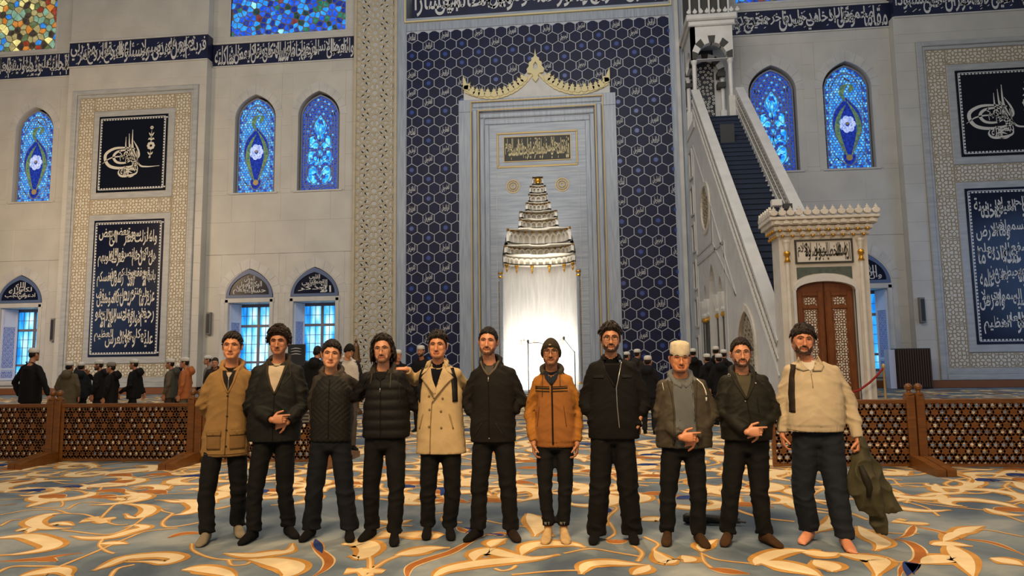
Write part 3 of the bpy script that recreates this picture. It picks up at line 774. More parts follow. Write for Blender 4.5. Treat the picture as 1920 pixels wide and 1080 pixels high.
def pier(side, label):
    orn = MB()
    s = -1 if side < 0 else 1
    u0, u1 = (-26.0, -18.55) if s < 0 else (18.75, 26.2)
    f = thing('wall_ornament', label, 'wall ornament', (u0 + UX, YP, .35))
    a = MB()
    for x0, x1, z0, z1, y0, c in ((u0, u0+.28, .35, 16.85, YP-.10, .03), (u1-.28, u1, .35, 16.85, YP-.10, .03), (u0+.28, u1-.28, 16.6, 16.85, YP-.10, .03), (u0+.28, u1-.28, .35, .62, YP-.12, .03),
                           (u0+.28, u0+.42, .9, 16.6, YP-.03, .02), (u1-.42, u1-.28, .9, 16.6, YP-.03, .02), (u0+.42, u1-.42, 16.42, 16.6, YP-.03, .02), (u0+.28, u1-.28, .62, .9, YP-.05, .02)):
        a.cbox(x0+UX, x1+UX, y0, YP+.3, z0, z1, c)
    a.build('marble_moulding', M['mould'], f)
    b0, b1 = u0 + .42, u1 - .42
    bd = MB(); bd.box(b0+UX, b1+UX, YP+.02, YP+.3, .9, 16.42); bd.build('band_ground', M['fr_rib'], f)
    pt = MB(); bw = .92
    P1 = (10.9, 15.35) if s < 0 else (10.9, 15.35)
    z_ = [(b0, b0+bw, .9, 16.42), (b1-bw, b1, .9, 16.42), (b0+bw, b1-bw, 15.62, 16.42), (b0+bw, b1-bw, 9.75, 10.62), (b0+bw, b1-bw, .9, 1.62)]
    for x0, x1, z0, z1 in z_: fill_pattern(pt, x0+UX+.02, x1+UX-.02, z0+.02, z1-.02, YP)
    tag(pt.build('inlay', M['fr_in'], f), kind='stuff')
    m2 = MB()
    for z0, z1 in ((10.62, 15.62), (1.62, 9.75)):
        m2.cbox(b0+bw+UX, b1-bw+UX, YP-.03, YP+.3, z0, z1, .03)
    m2.build('marble_field', M['mould'], f)
    c0, c1 = b0+bw+.36, b1-bw-.36
    for z0, z1, mt, lines, nm, lb in ((10.98, 15.28, M['black'], None, 'calligraphy_panel', 'square black glass panel with a silver flourished monogram'), (2.0, 9.42, M['navy2'], T_L1 if s < 0 else T_R1, 'calligraphy_panel', 'tall navy glass panel with six lines of silver script')):
        p = thing(nm, lb, None, (c0-u0, -.05, z0-.35)); p.parent = f
        g = MB(); g.cbox(c0+UX, c1+UX, YP-.07, YP-.03, z0, z1, .01); g.build('glass', mt, p)
        bl = MB()
        for t in range(int((c1-c0)/.16)):
            for zz in (z0+.16, z1-.24): bl.box(c0+.12+t*.16+UX, c0+.22+t*.16+UX, YP-.08, YP-.07, zz, zz+.07)
        for t in range(int((z1-z0)/.16)-2):
            for xx in (c0+.14, c1-.21): bl.box(xx+UX, xx+.07+UX, YP-.08, YP-.07, z0+.25+t*.16, z0+.35+t*.16)
        for x0, x1, q0, q1 in ((c0+.1, c1-.1, z0+.12, z0+.15), (c0+.1, c1-.1, z1-.15, z1-.12), (c0+.1, c0+.13, z0+.12, z1-.12), (c1-.13, c1-.1, z0+.12, z1-.12)):
            bl.box(x0+UX, x1+UX, YP-.08, YP-.07, q0, q1)
        bl.build('border_beading', M['script'], p)
        tx = MB(); yy = YP-.085
        if lines:
            hh = (z1-z0-.9)/6
            for k, ln in enumerate(lines):
                zt = z1-.42-k*(hh+.01)
                write_line(tx, ln, c0+.34+UX, c1-.34+UX, zt-hh+.05, zt-.04, yy, 2, .66)
        else:
            w_, h_ = c1-c0, z1-z0
            def n2(P): return [(c0+UX + (x-484)/396*w_, z0 + (985-z)/405*h_) for x, z in P]
            ST_ = [([(515,832),(560,805),(620,798),(690,808)],7), ([(700,760),(640,752),(580,755),(535,780),(532,815),(560,848),(620,860),(690,850),(715,825)],17),
                  ([(690,775),(640,765),(595,775),(578,800),(600,828),(650,832),(700,810)],14), ([(645,695),(648,760),(672,810),(700,845)],9), ([(663,678),(668,750),(690,800),(715,848)],10),
                  ([(682,658),(684,740),(700,790),(728,850)],11), ([(690,718),(715,760),(725,795),(715,815)],10), ([(672,735),(700,800),(730,848),(770,858),(843,856)],9),
                  ([(660,760),(640,785),(660,800),(690,790)],8), ([(618,862),(610,885),(628,902),(670,902),(712,890),(720,862)],12), ([(630,870),(650,855),(665,872),(690,862),(705,880)],9),
                  ([(640,885),(665,880),(690,888)],8), ([(625,790),(640,800),(655,785),(665,800)],7), ([(655,905),(680,908),(700,902)],6), ([(700,820),(690,840),(705,850),(718,840)],8), ([(618,760),(612,775),(625,785)],6)]
            for P, wd in ST_: tx.flat(ribbon(n2(P), wd/396*w_, 7, None, .3), yy)
            write_line(tx, 'الرحمن الرحيم', *[n2([(615,0)])[0][0], n2([(718,0)])[0][0]], n2([(0,835)])[0][1], n2([(0,770)])[0][1], yy, 2, .8)
            write_line(tx, 'بسم الله', *[n2([(622,0)])[0][0], n2([(720,0)])[0][0]], n2([(0,898)])[0][1], n2([(0,850)])[0][1], yy-.002, 1)
            for (cx, cz, r) in ((792,652,10),(790,748,24),(785,808,6)):
                q = n2([(cx, cz)])[0]; R = r/396*w_
                for k in range(8):
                    a = 2*pi*k/8; orn.flat([[(q[0]+R*.62*cos(a)+R*.36*cos(t), q[1]+R*.62*sin(a)+R*.36*sin(t)) for t in [2*pi*j/7 for j in range(7)]]], yy - .001*k)
            for P, wd in (([(792,664),(790,700),(791,722)],4), ([(776,678),(785,690),(791,700)],8), ([(806,678),(797,690),(791,700)],8), ([(772,716),(782,710),(790,722)],9), ([(808,716),(800,710),(791,722)],9),
                          ([(790,772),(787,800),(785,812)],4), ([(772,780),(780,790),(787,796)],8), ([(802,780),(795,790),(787,796)],8)): orn.flat(ribbon(n2(P), wd/396*w_, 5), yy)
        tx.build('lettering', M['script2'], p)
        if orn.v: orn.build('flower_ornament', M['script2'], p); orn = MB()
pier(-1, 'carved ochre lattice frame on the left pier around two calligraphy panels')
pier(1, 'carved ochre lattice frame on the right pier, cut by the photo edge')

# ---------------------------------------------------------------- carved pilaster left of the tile wall
def pilaster(u0, u1, label):
    f = thing('trim_9', None, None, (u0+UX, 34.9, .3), kind='structure'); f['label'] = label
    a = MB(); a.box(u0+UX, u1+UX, 34.93, 35.9, .3, 23.2); a.build('pilaster_ground', M['lat_rib'], f)
    e = MB(); e.cbox(u0-.06+UX, u0+.1+UX, 34.86, 35.9, .3, 23.2, .02); e.cbox(u1-.1+UX, u1+.06+UX, 34.86, 35.9, .3, 23.2, .02); e.build('edge_moulding', M['lat_rib'], f)
    S = rosettes(u0+.1, u1-.1, .4, 23.1, 2.02, 2.02, [(.36, 10, 0), (.66, 10, .5), (.90, 10, 0)], ox=1.01, oz=.7, dd=.2)
    rest = MB(); n = 0; tr = MB()
    for i, poly in voronoi(S, [(u0+.12, .4), (u1-.12, .4), (u1-.12, 23.1), (u0+.12, 23.1)], 1.5):
        q0 = poly if parea(poly) > 0 else poly[::-1]; q = inset(q0, .055); m0 = inset(q0, .018)
        if len(q) < 3 or parea(q) < .3*parea(q0): continue
        q0 = [(p[0]+UX, p[1]) for p in q0]; m0 = [(p[0]+UX, p[1]) for p in m0]; q = [(p[0]+UX, p[1]) for p in q]
        tr.band(m0, q0, 34.885, 34.93, True)
        nq = len(q); tr.add([(a, 34.885, b) for a, b in m0] + [(a, 34.925, b) for a, b in q], [(i, (i+1) % nq, nq+(i+1) % nq, nq+i) for i in range(nq)])
        zc = sum(p[1] for p in q)/len(q); mb = MB() if (1.5 < zc < 20.6 and n < 290) else rest
        # recessed tray: rib walls slope down to inlay
        mb.prism(q, 34.915, 34.93, .012)
        if mb is not rest: n += 1; mb.build('inlay', M['lat_in'], f)
    tag(rest.build('inlay', M['lat_in'], f), kind='stuff'); tag(tr.build('star_tracery', M['lat_rib'], f), kind='stuff')
pilaster(-9.78, -7.50, 'tall cream pilaster carved with ten-pointed star tracery, left of the hexagon tile wall')
# grey marble margins of the tile wall
mg = MB()
mg.cbox(-7.5+UX, -6.95+UX, 34.95, 35.9, .3, 23.2, .02); mg.cbox(6.95+UX, 7.45+UX, 34.95, 35.9, .3, 23.2, .02); mg.cbox(7.45+UX, 8.2+UX, 35.0, 35.9, .3, 23.2, .02)
mg.cbox(-6.95+UX, 6.95+UX, 34.95, 35.9, 19.25, 19.72, .02)
tag(mg.build('trim_7', M['greyv']), kind='structure')
mg = MB(); mg.cbox(7.2+UX, 7.42+UX, 34.85, 35.0, .3, 20, .03); mg.cbox(7.6+UX, 7.72+UX, 34.9, 35.05, .3, 20, .03); tag(mg.build('trim_8', M['marble2']), kind='structure')
# inscription header above tiles
hd = thing('inscription_frieze', 'blue inscription panel in a gilded frame above the hexagon tiles', 'panel', (UX, 34.85, 19.7))
b = MB(); b.box(-6.66+UX, 6.7+UX, 34.95, 35.3, 19.96, 21.9); b.build('ground', M['band'], hd)
b = MB(); b.cbox(-7.05+UX, 7.1+UX, 34.85, 35.0, 19.72, 19.8, .01); b.cbox(-7.05+UX, -6.97+UX, 34.85, 35.0, 19.8, 22, .01); b.cbox(7.02+UX, 7.1+UX, 34.85, 35.0, 19.8, 22, .01); b.build('gilded_fillet', M['goldp'], hd)
b = MB(); b.cbox(-6.97+UX, 7.02+UX, 34.89, 35.0, 19.8, 19.96, .02); b.build('marble_moulding', M['grey'], hd)
b = MB(); write_line(b, T_HD, -6.5+UX, 6.6+UX, 20.05, 21.6, 34.93, 2, .9); b.build('lettering', M['script'], hd)

# ---------------------------------------------------------------- hexagon tile wall
tw = thing('hexagon_tile_wall', 'dark blue hexagonal glazed tiles with silver joints around the prayer niche', 'tile wall', (UX, 35.0, .3))
b = MB(); b.box(-6.97+UX, -2.55+UX, 35.0, 35.9, .3, 19.26); b.box(2.55+UX, 6.97+UX, 35.0, 35.9, .3, 19.26); b.box(-2.55+UX, 2.55+UX, 35.0, 35.9, 13.9, 19.26); b.build('grout_ground', M['grout'], tw)
s = 13.9/23; R = s/sqrt(3)
reg = [(-6.95, .3), (6.95, .3), (6.95, 19.22), (-6.95, 19.22)]
cells = []
row = 0; z = 19.22 - .30
while z > .3:
    for i in range(-1, 25):
        cu = -6.95 + s*(i + (1 if row % 2 else .5)); 
        hx = [(cu + R*cos(radians(30+60*k)), z + R*sin(radians(30+60*k))) for k in range(6)]
        if -3.75 < cu < 3.8 and z < 15.2: continue
        q = hx
        for a, b_, c in ((1,0,6.95), (-1,0,6.95), (0,1,19.22)):
            q = clip_half(q, a, b_, c)
            if len(q) < 3: break
        if len(q) >= 3 and abs(parea(q)) > .01:
            hi = 2*i + (1 if row % 2 else 0); ty = 'p'     # half index
            if hi % 3 == 0:
                k = hi // 3
                if k % 2 == 0: ty = 'tst'[(row // 2) % 3] if row % 2 == 0 else 'p'
                else: ty = 'tss'[((row - 1) // 2 + (1 if (k % 4 == 3) else 0)) % 3] if row % 2 == 1 else 'p'
            cells.append((cu, z, q, ty, row))
    z -= R*1.5; row += 1
cells.sort(key=lambda c: abs(c[1]-9.5) - (6 if c[3] != 'p' else 0))
rest = MB(); rest_s = MB(); rest_t = MB()
full_me = None; star_me = {}
for n, (cu, z, q, ty, row) in enumerate(cells):
    single = n < 296
    mb = MB() if single else rest
    mb.prism([(p[0]+UX, p[1]) for p in inset(q, .021)], 34.975, 35.0, .008)
    t = mb.build('hexagon_tile', M['navy'], tw) if single else None
    if ty == 's':
        sm = MB() if single else rest_s
        pts = [(cu+UX + (.15 if k % 2 else .09)*cos(pi*k/8), z + (.15 if k % 2 else .09)*sin(pi*k/8)) for k in range(16)]
        sm.flat([pts], 34.970)
        if single:
            o = sm.build('star_glaze', M['star'], t)
    elif ty == 't':
        tm = MB() if single else rest_t
        nm = NAMES[(n*5+row) % len(NAMES)]
        write_line(tm, nm + ' جل', cu-.2+UX, cu+.2+UX, z-.19, z+.19, 34.968, 1)
        if single: tm.build('lettering', M['script'], t)
tag(rest.build('hexagon_tile', M['navy'], tw), kind='stuff')
if rest_s.v: tag(rest_s.build('star_glaze', M['star'], tw), kind='stuff')
if rest_t.v: tag(rest_t.build('lettering', M['script'], tw), kind='stuff')
bpy.data.objects.remove(_to) if False else None
from mathutils.geometry import tessellate_polygon
def plate(mb, outer, holes, f3, t0, t1):
    """solid plate with holes. f3(a,b,t) maps plate coordinates and depth to the world"""
    loops = [outer] + holes
    tris = tessellate_polygon([[Vector((p[0], p[1], 0)) for p in l] for l in loops])
    pts = [p for l in loops for p in l]; n = len(pts)
    vs = [f3(p[0], p[1], t0) for p in pts] + [f3(p[0], p[1], t1) for p in pts]
    fs = [tuple(t) for t in tris] + [tuple(n + i for i in t[::-1]) for t in tris]
    b = 0
    for l in loops:
        m = len(l)
        for i in range(m): j = (i + 1) % m; fs.append((b+i, b+j, n+b+j, n+b+i))
        b += m
    mb.add(vs, fs)

# ================================================================ prayer niche (mihrab)
mh = thing('prayer_niche', 'tall grey marble prayer niche with gilded crest and stepped silver vault', 'niche', (UX, 34.8, 0))
fY = lambda a, b, t: (a + UX, t, b)
st = [(1.88, 6.45), (1.88, 6.95), (1.80, 7.45), (1.66, 7.95), (1.66, 8.33), (1.05, 8.33), (1.0, 8.8), (.98, 9.2), (.68, 9.2), (.64, 9.65), (.52, 9.65), (.5, 10.1), (.44, 10.1), (.42, 10.52), (.30, 10.52), (.28, 10.98)]
hole = [(1.9, .02)] + st + [(-a, b) for a, b in st[::-1]] + [(-1.9, .02)]
mb = MB(); plate(mb, [(-2.52, .0), (2.52, .0), (2.52, 13.9), (-2.52, 13.9)], [hole], fY, 35.02, 35.35); mb.build('marble_field', M['grey'], mh, recalc=True)
mb = MB()                                        # nested frames stepping outwards
def frame(mb, a, zt, w, y0, y1, c, dz=None):
    dz = dz or w
    mb.cbox(-a+UX, -a+w+UX, y0, y1, 0, zt-dz, c); mb.cbox(a-w+UX, a+UX, y0, y1, 0, zt-dz, c); mb.cbox(-a+UX, a+UX, y0, y1, zt-dz, zt, c)
frame(mb, 2.75, 14.1, .25, 34.95, 35.3, .03); frame(mb, 3.0, 14.45, .27, 34.88, 35.3, .05); mb.build('inner_frame', M['greyv'], mh)
mb = MB(); frame(mb, 3.40, 15.02, .34, 34.76, 35.3, .09); frame(mb, 4.1, 15.2, .66, 34.82, 35.3, .02); mb.build('outer_frame', M['greyv'], mh)
mb = MB(); frame(mb, 3.46, 15.08, .06, 34.74, 35.2, .01); frame(mb, 3.08, 14.62, .06, 34.80, 35.2, .01); mb.build('gilded_fillet', M['goldl'], mh)
mb = MB(); frame(mb, 2.16, 11.2, .03, 35.0, 35.2, .005); mb.build('incised_line', M['marble2'], mh)
# crest slab and gilded crest
def cz(x, y): return ((x-915)*.00447, 17.6 - (y-100 + (x-915)*.065)*.00452)
low = [cz(*p) for p in [(70,575),(150,612),(270,645),(420,655),(560,620),(700,550),(800,460),(870,380),(915,330)]]
top = [cz(*p) for p in [(65,470),(110,560),(200,600),(320,600),(470,585),(590,540),(690,470),(770,400),(840,300),(870,200),(915,110)]]
sl = [(-3.82, 15.02), (3.82, 15.02)] + [(-u, z) for u, z in top] [:0] + [(3.82, top[0][1])] + [(-u, z) for u, z in top[1:]] + [(u, z) for u, z in top[::-1][1:-1]] + [(-3.82, top[0][1])]
mb = MB(); plate(mb, sl, [], fY, 34.84, 34.97); mb.build('crest_slab', M['marble2'], mh, recalc=True)
def crest_piece(name, P, y0, y1, mt=M['goldp'], c=.02):
    m_ = MB(); P = P if parea(P) > 0 else P[::-1]; m_.prism(P, y0, y1, c); return m_.build(name, mt, mh)
def leafp(cx, cz_, a, r):
    L = [(-.55,-.35),(-.2,-.6),(.2,-.6),(.55,-.35),(.62,.05),(.35,.3),(.22,.35),(.30,.55),(.08,.7),(0,1.05),(-.08,.7),(-.30,.55),(-.22,.35),(-.35,.3),(-.62,.05)]
    return [(cx + UX + r*(x*cos(a) - z*sin(a)), cz_ + r*(x*sin(a) + z*cos(a))) for x, z in L]
mid = spline([((a[0]+b[0])/2, (a[1]+b[1])/2) for a, b in zip(low[:-1], [top[0], top[2], top[3], top[4], top[5], top[6], top[7], top[8]])], 8)
for sg in (1, -1):
    for k in range(12):
        p = mid[int(3 + k*(len(mid)-8)/12)]; q = mid[min(len(mid)-1, int(3 + k*(len(mid)-8)/12) + 2)]
        t = atan2(q.y-p.y, q.x-p.x)
        pts = leafp(p.x, p.y + .07, t*.7, .34)
        if sg < 0: pts = [(2*UX - x, z) for x, z in pts]
        crest_piece('crest_leaf', pts, 34.72, 34.86)
    P = [(sg*u*1.0 + UX, z) for u, z in [(-3.84, 15.75), (-3.55, 15.70), (-3.52, 15.95), (-3.62, 16.05), (-3.70, 16.25), (-3.84, 16.55)]]
    crest_piece('crest_tip', P, 34.72, 34.86)
    rb = MB(); S = [(sg*v.x*1.0 + UX, v.y) for v in spline(low, 8)]
    n_ = len(S); rb.band([(x, z - .06 - .04*abs(sin(i*.9))) for i, (x, z) in enumerate(S)], [(x, z + .10) for x, z in S], 34.77, 34.88); rb.build('scalloped_band', M['goldp'], mh, recalc=True)
ap = [(0,17.75),(.06,17.3),(.2,17.25),(.2,17.1),(.34,17.0),(.34,16.8),(.46,16.65),(.42,16.45),(.22,16.42),(.12,16.3),(.16,16.15),(0,15.95)]
hl = [(.0,17.05),(.10,16.9),(.12,16.7),(0,16.5)]
mb = MB(); plate(mb, [(u, z) for u, z in ap] + [(-u, z) for u, z in ap[::-1][1:-1]], [hl + [(-.12,16.7),(-.10,16.9)]], fY, 34.70, 34.86); mb.build('crest_finial', M['goldp'], mh, recalc=True)
# inscription panel, roundels
mb = MB()
for a, z0, z1 in ((2.1, 11.5, 13.38),):
    for x0, x1, q0, q1 in ((-a, a, z1-.09, z1), (-a, a, z0, z0+.09), (-a, -a+.09, z0+.09, z1-.09), (a-.09, a, z0+.09, z1-.09)): mb.cbox(x0+UX, x1+UX, 34.96, 35.05, q0, q1, .02)
for x0, x1, q0, q1 in ((-1.76, 1.76, 13.12, 13.16), (-1.76, 1.76, 11.80, 11.84), (-1.76, -1.72, 11.84, 13.12), (1.72, 1.76, 11.84, 13.12)): mb.box(x0+UX, x1+UX, 34.985, 35.05, q0, q1)
mb.build('gilded_frame', M['goldl'], mh)
mb = MB(); mb.box(-1.72+UX, 1.72+UX, 35.0, 35.05, 11.84, 13.12); mb.build('inscription_ground', M['vouss'], mh)
mb = MB(); write_line(mb, T_MI, -1.66+UX, 1.66+UX, 11.9, 13.06, 34.99, 2, .74); mb.build('lettering', M['goldp'], mh)
for u in (-1.28, 1.26):
    mb = MB()
    for r, w in ((.36, .05), (.25, .04), (.13, .05)):
        mb.band([(u+UX+(r-w)*cos(2*pi*k/24), 10.5+(r-w)*sin(2*pi*k/24)) for k in range(24)], [(u+UX+r*cos(2*pi*k/24), 10.5+r*sin(2*pi*k/24)) for k in range(24)], 34.98, 35.03, True)
    for k in range(12):
        a = 2*pi*k/12; mb.ball((u+UX+.30*cos(a)*.99, 35.0, 10.5+.30*sin(a)), .022, 6, 4); mb.ball((u+UX+.17*cos(a), 35.0, 10.5+.17*sin(a)), .022, 6, 4)
    mb.build('rosette_roundel', M['goldl'], mh)
# niche shaft: five-sided apse
M['apse'] = mat('polished_white_marble', C(226,224,220), 0.35, var=C(205,204,202), scale=1.5, stretch=(6,6,.6))
M['silver'] = mat('silvered_stucco', C(232,228,218), 0.35, 0.0)
mb = MB(); ang = [0, 36, 72, 108, 144, 180]
prof = [(1.9*cos(radians(a)), 1.38*sin(radians(a))) for a in ang]
for (a, b) in zip(prof[:-1], prof[1:]):
    m_ = MB(); m_.add([(a[0]+UX, 35.3+a[1], 0), (b[0]+UX, 35.3+b[1], 0), (b[0]+UX, 35.3+b[1], 6.6), (a[0]+UX, 35.3+a[1], 6.6)], [(0,1,2,3)]); m_.build('apse_slab', M['apse'], mh)
for u in (-1.0, -.35, .35, 1.0):
    m_ = MB(); yy = 35.3 + 1.38*sin(math.acos(min(1, abs(u)/1.9)))*.9 - .06
    for k in range(8): m_.ball((u+UX+.11*cos(pi*k/4), yy, 2.45+.11*sin(pi*k/4)), .03, 6, 4)
    m_.build('gilded_rosette', M['goldl'], mh)
# stepped stalactite vault
tiers = [(1.88, 6.45, 6.95, 15), (1.82, 6.95, 7.45, 15), (1.70, 7.45, 8.33, 13), (1.05, 8.33, 8.8, 9), (1.0, 8.8, 9.2, 9), (.68, 9.2, 9.65, 7), (.62, 9.65, 10.1, 5), (.5, 10.1, 10.52, 5), (.36, 10.52, 10.98, 4)]
for ti, (r, z0, z1, n) in enumerate(tiers):
    sy = .72; h = z1 - z0
    sh = MB(); sh.lathe((UX, 35.1, z0), [(r-.02, 0), (r-.10, .03), (r-.10, h*.15), (r-.02, h*.18), (r+.02, h*.2), (r+.02, h), (r*.25, h+.01)], 28, sy, 0, pi)
    sh.build('vault_tier', M['silver'], mh, smooth=False)
    for k in range(n):
        a = pi*(k+.5)/n; wd = r*pi/n*.47
        cx, cy = UX + (r-.05)*cos(a), 35.1 + (r-.05)*sy*sin(a)
        T = Vector((-sin(a), cos(a)*sy, 0)).normalized(); Nn = Vector((-cos(a), -sin(a)*sy, 0)).normalized()
        hh = h*.66; z_ = z0 + h*.24
        arc = arch(0, wd, 0, hh*.5, hh*.95, 4); inn = arch(0, wd*.62, 0, hh*.42, hh*.74, 4)
        c = MB(); vs = []
        for P, o in ((arc, 0.0), (arc, .13), (inn, .12), (inn, -.02)):
            vs += [Vector((cx, cy, z_ + q[1])) + T*q[0] + Nn*o for q in P]
        m_ = len(arc); fs = []
        for L in range(3):
            for i in range(m_): j = (i+1) % m_; fs.append((L*m_+i, L*m_+j, (L+1)*m_+j, (L+1)*m_+i))
        fs.append(tuple(range(3*m_, 4*m_)))
        c.add(vs, fs); c.build('vault_cell', M['silver'], mh)
    if True:
        gd = MB()
        for k in range(n if ti else 6):
            a = pi*(k+.5)/(n if ti else 6)
            if ti == 0:
                c = (UX + (r-.12)*cos(a), 35.05 + (r-.12)*sy*sin(a), z0)
                gd.lathe(c, [(.09,.05),(.1,0),(.06,-.1),(.03,-.14),(.05,-.18),(.055,-.25),(.03,-.33),(.0,-.4)], 8)
            else: gd.ball((UX + (r-.03)*cos(a), 35.06 + (r-.03)*sy*sin(a), z1-.03), (.075, .06, .05), 7, 4)
        gd.build('gilded_pendant', M['gold'], mh, smooth=True)
gd = MB(); gd.ball((UX, 35.12, 10.8), (.17, .12, .16), 12, 8); gd.build('gilded_boss', M['gold'], mh, smooth=True)
for sg in (-1, 1):                               # corner colonettes
    c = MB(); c.lathe((UX+sg*1.98, 35.0, 0), [(.12,0),(.12,.3),(.07,.4),(.065,5.7),(.10,5.8),(.13,6.0),(.13,6.1)], 10); c.build('colonette', M['greyv'], mh, smooth=True)
    c = MB(); c.lathe((UX+sg*1.98, 35.0, 5.72), [(.07,0),(.12,.06),(.10,.14),(.14,.26),(.14,.3)], 10); c.lathe((UX+sg*1.98, 35.0, .3), [(.1,0),(.11,.08),(.07,.12)], 10)
    for k in range(48): c.ball((UX+sg*2.07, 34.97, .6 + k*.105), .028, 5, 3)
    c.build('gilded_capital', M['gold'], mh)
spot((UX, 34.2, .4), (UX, 36.6, 1.6), 1500, (1.0, 0.93, 0.82), 120, .9, .25)      # floodlight set on the niche floor
spot((UX, 33.6, 4.2), (UX, 35.7, 8.4), 850, (1.0, 0.92, 0.78), 62, .8, .1)
# microphone stands in front of the niche
for nm, (x, l, lab) in enumerate(((-2.72, 1, 'thin black microphone stand left of the beanie wearer, before the bright niche'), (-.62, -1, 'thin black microphone stand right of the bright niche'))):
    m_ = thing('microphone_stand', lab, 'microphone stand', (x, 31.5, 0), group=None)
    b = MB(); b.tube([(x, 31.5, .02), (x, 31.5, 2.35 if l > 0 else 1.9)], .025, 6); b.lathe((x, 31.5, 0), [(.28,0),(.28,.03),(.03,.06)], 12); b.build('pole', M['dgrey'], m_)
    b = MB(); b.tube([(x, 31.5, 2.3 if l > 0 else 1.85), (x + l*.5, 31.5, 2.32), (x+l*.7, 31.5, 2.25)] if l > 0 else [(x, 31.5, 1.85), (x-.45, 31.5, 2.45)], .018, 6); b.build('boom', M['dgrey'], m_)
    b = MB(); b.ball((x, 31.5, 2.38) if l > 0 else (x-.47, 31.5, 2.5), (.06,.06,.09), 8, 6); b.build('microphone', M['lgrey'], m_)

# ================================================================ pulpit (minbar)
XL, XR = 5.2, 7.4
mn = thing('pulpit', 'white marble pulpit with carpeted stairs, wooden door portal and tower kiosk', 'pulpit', ((XL+XR)/2, 19.2, 0))
rail = lambda Y: 2.03 + .955*(Y-19.66)
stz = lambda Y: .72 + .955*(Y-19.66)
fXl = lambda a, b, t: (t, a, b)
tri_a = [(p[0], p[1]) for p in arch(29.6, .72, .02, 4.05, 5.45, 7)]; tri_b = [(p[0], p[1]) for p in arch(31.35, .42, .02, 3.9, 4.75, 6)]; tri_c = [(p[0], p[1]) for p in arch(27.85, .42, .02, 3.9, 4.75, 6)]
circ = lambda cy, cz_, r, n=28: [(cy + r*cos(2*pi*k/n), cz_ + r*sin(2*pi*k/n)) for k in range(n)]
mb = MB(); out = [(19.7, 0), (34.9, 0), (34.9, 12.6), (32.2, 12.6), (19.7, rail(19.7)-1.0)]
holes = [tri_a, tri_b, tri_c, circ(30.3, 8.0, .98), arch(23.6, 1.15, .4, 1.9, 3.05, 7)]
plate(mb, out, holes, fXl, XL, XL+.3); mb.build('side_wall', M['white'], mn, recalc=True)
mb = MB(); plate(mb, out, [], fXl, XR-.3, XR); mb.build('side_wall', M['white'], mn, recalc=True)
mb = MB(); plate(mb, circ(30.3, 8.0, 1.14), [circ(30.3, 8.0, .96)], fXl, XL-.06, XL+.05); mb.build('medallion_rim', M['crestm'], mn, recalc=True)
mb = MB(); plate(mb, arch(23.6, 1.32, .3, 1.95, 3.3, 9), [arch(23.6, 1.13, .45, 1.92, 3.05, 9)], fXl, XL-.06, XL+.05)
mb.build('arch_rim', M['crestm'], mn, recalc=True)
Sx = [(p[0]+28.9, p[1]+6.9) for p in rosettes(0, 2.8, 0, 2.4, .5, .5, [(.14, 8, 0)], dd=.1)]
for cells_, hit in ((voronoi(rosettes(29.2, 31.4, 6.9, 9.1, .5, .5, [(.14, 8, 0)], dd=.1), [(29.2,6.9),(31.4,6.9),(31.4,9.1),(29.2,9.1)], .5), lambda y, z: (y-30.3)**2+(z-8)**2 < .9),
                    (voronoi(rosettes(22.4, 24.8, .4, 3.1, .5, .5, [(.14, 8, 0)], dd=.1), [(22.4,.4),(24.8,.4),(24.8,3.1),(22.4,3.1)], .5), lambda y, z: abs(y-23.6) < 1.1*(1 - max(0, z-1.8)*.75))):
    mb = MB()
    for i, poly in cells_:
        P = poly if parea(poly) > 0 else poly[::-1]; c = (sum(p[0] for p in P)/len(P), sum(p[1] for p in P)/len(P))
        if not hit(*c) or parea(P) < .003: continue
        Q = inset(P, .02); 
        plate(mb, P, [Q], fXl, XL+.02, XL+.08)
    mb.build('pierced_screen', M['fr_rib'], mn)
mb = MB(); plate(mb, [(21, .1), (33, .1), (33, 11.5), (21, 1.2)], [], fXl, XL+.9, XL+.95); mb.build('passage_shade', M['vouss'], mn, recalc=True)  # dark plate stands in for the shade of the passage behind the arches
# moulded panels on the side wall
mb = MB()
def yz_strip(mb, P, w, x0, x1):
    for a, b in zip(P[:-1], P[1:]):
        d = Vector(b)-Vector(a); d.normalize(); n_ = Vector((-d.y, d.x))*w/2
        q = [Vector(a)+n_, Vector(a)-n_, Vector(b)-n_, Vector(b)+n_]
        mb.add([(x0, p.x, p.y) for p in q] + [(x1, p.x, p.y) for p in q], [(0,1,2,3),(4,7,6,5),(0,4,5,1),(1,5,6,2),(2,6,7,3),(3,7,4,0)])
yz_strip(mb, [(21.2, .4), (33.0, .4)], .1, XL-.04, XL)
yz_strip(mb, [(24.9, 3.7), (28.9, 7.6), (28.9, 6.2), (24.9, 3.7)], .09, XL-.04, XL)
yz_strip(mb, [(26.6, .4), (26.6, 5.9), (33.0, 5.9), (33.0, .4)], .12, XL-.04, XL)
yz_strip(mb, [(28.9, 6.3), (33.0, 6.3), (33.0, 11.6), (28.9, 7.7), (28.9, 6.3)], .10, XL-.04, XL)
for za in (1.2, 3.0, 4.8, 6.6, 8.4, 10.2): yz_strip(mb, [(33.35, za), (34.1, za), (34.1, za+1.35), (33.35, za+1.35), (33.35, za)], .10, XL-.07, XL)
mb.build('panel_moulding', M['marble2'], mn)
mb = MB()
for za in (1.2, 3.0, 4.8, 6.6, 8.4, 10.2): mb.box(XL-.01, XL+.02, 33.45, 34.0, za+.1, za+1.25)
mb.build('opening_shade', M['vouss'], mn)  # flat dark slabs: shade of the small openings put into the colour
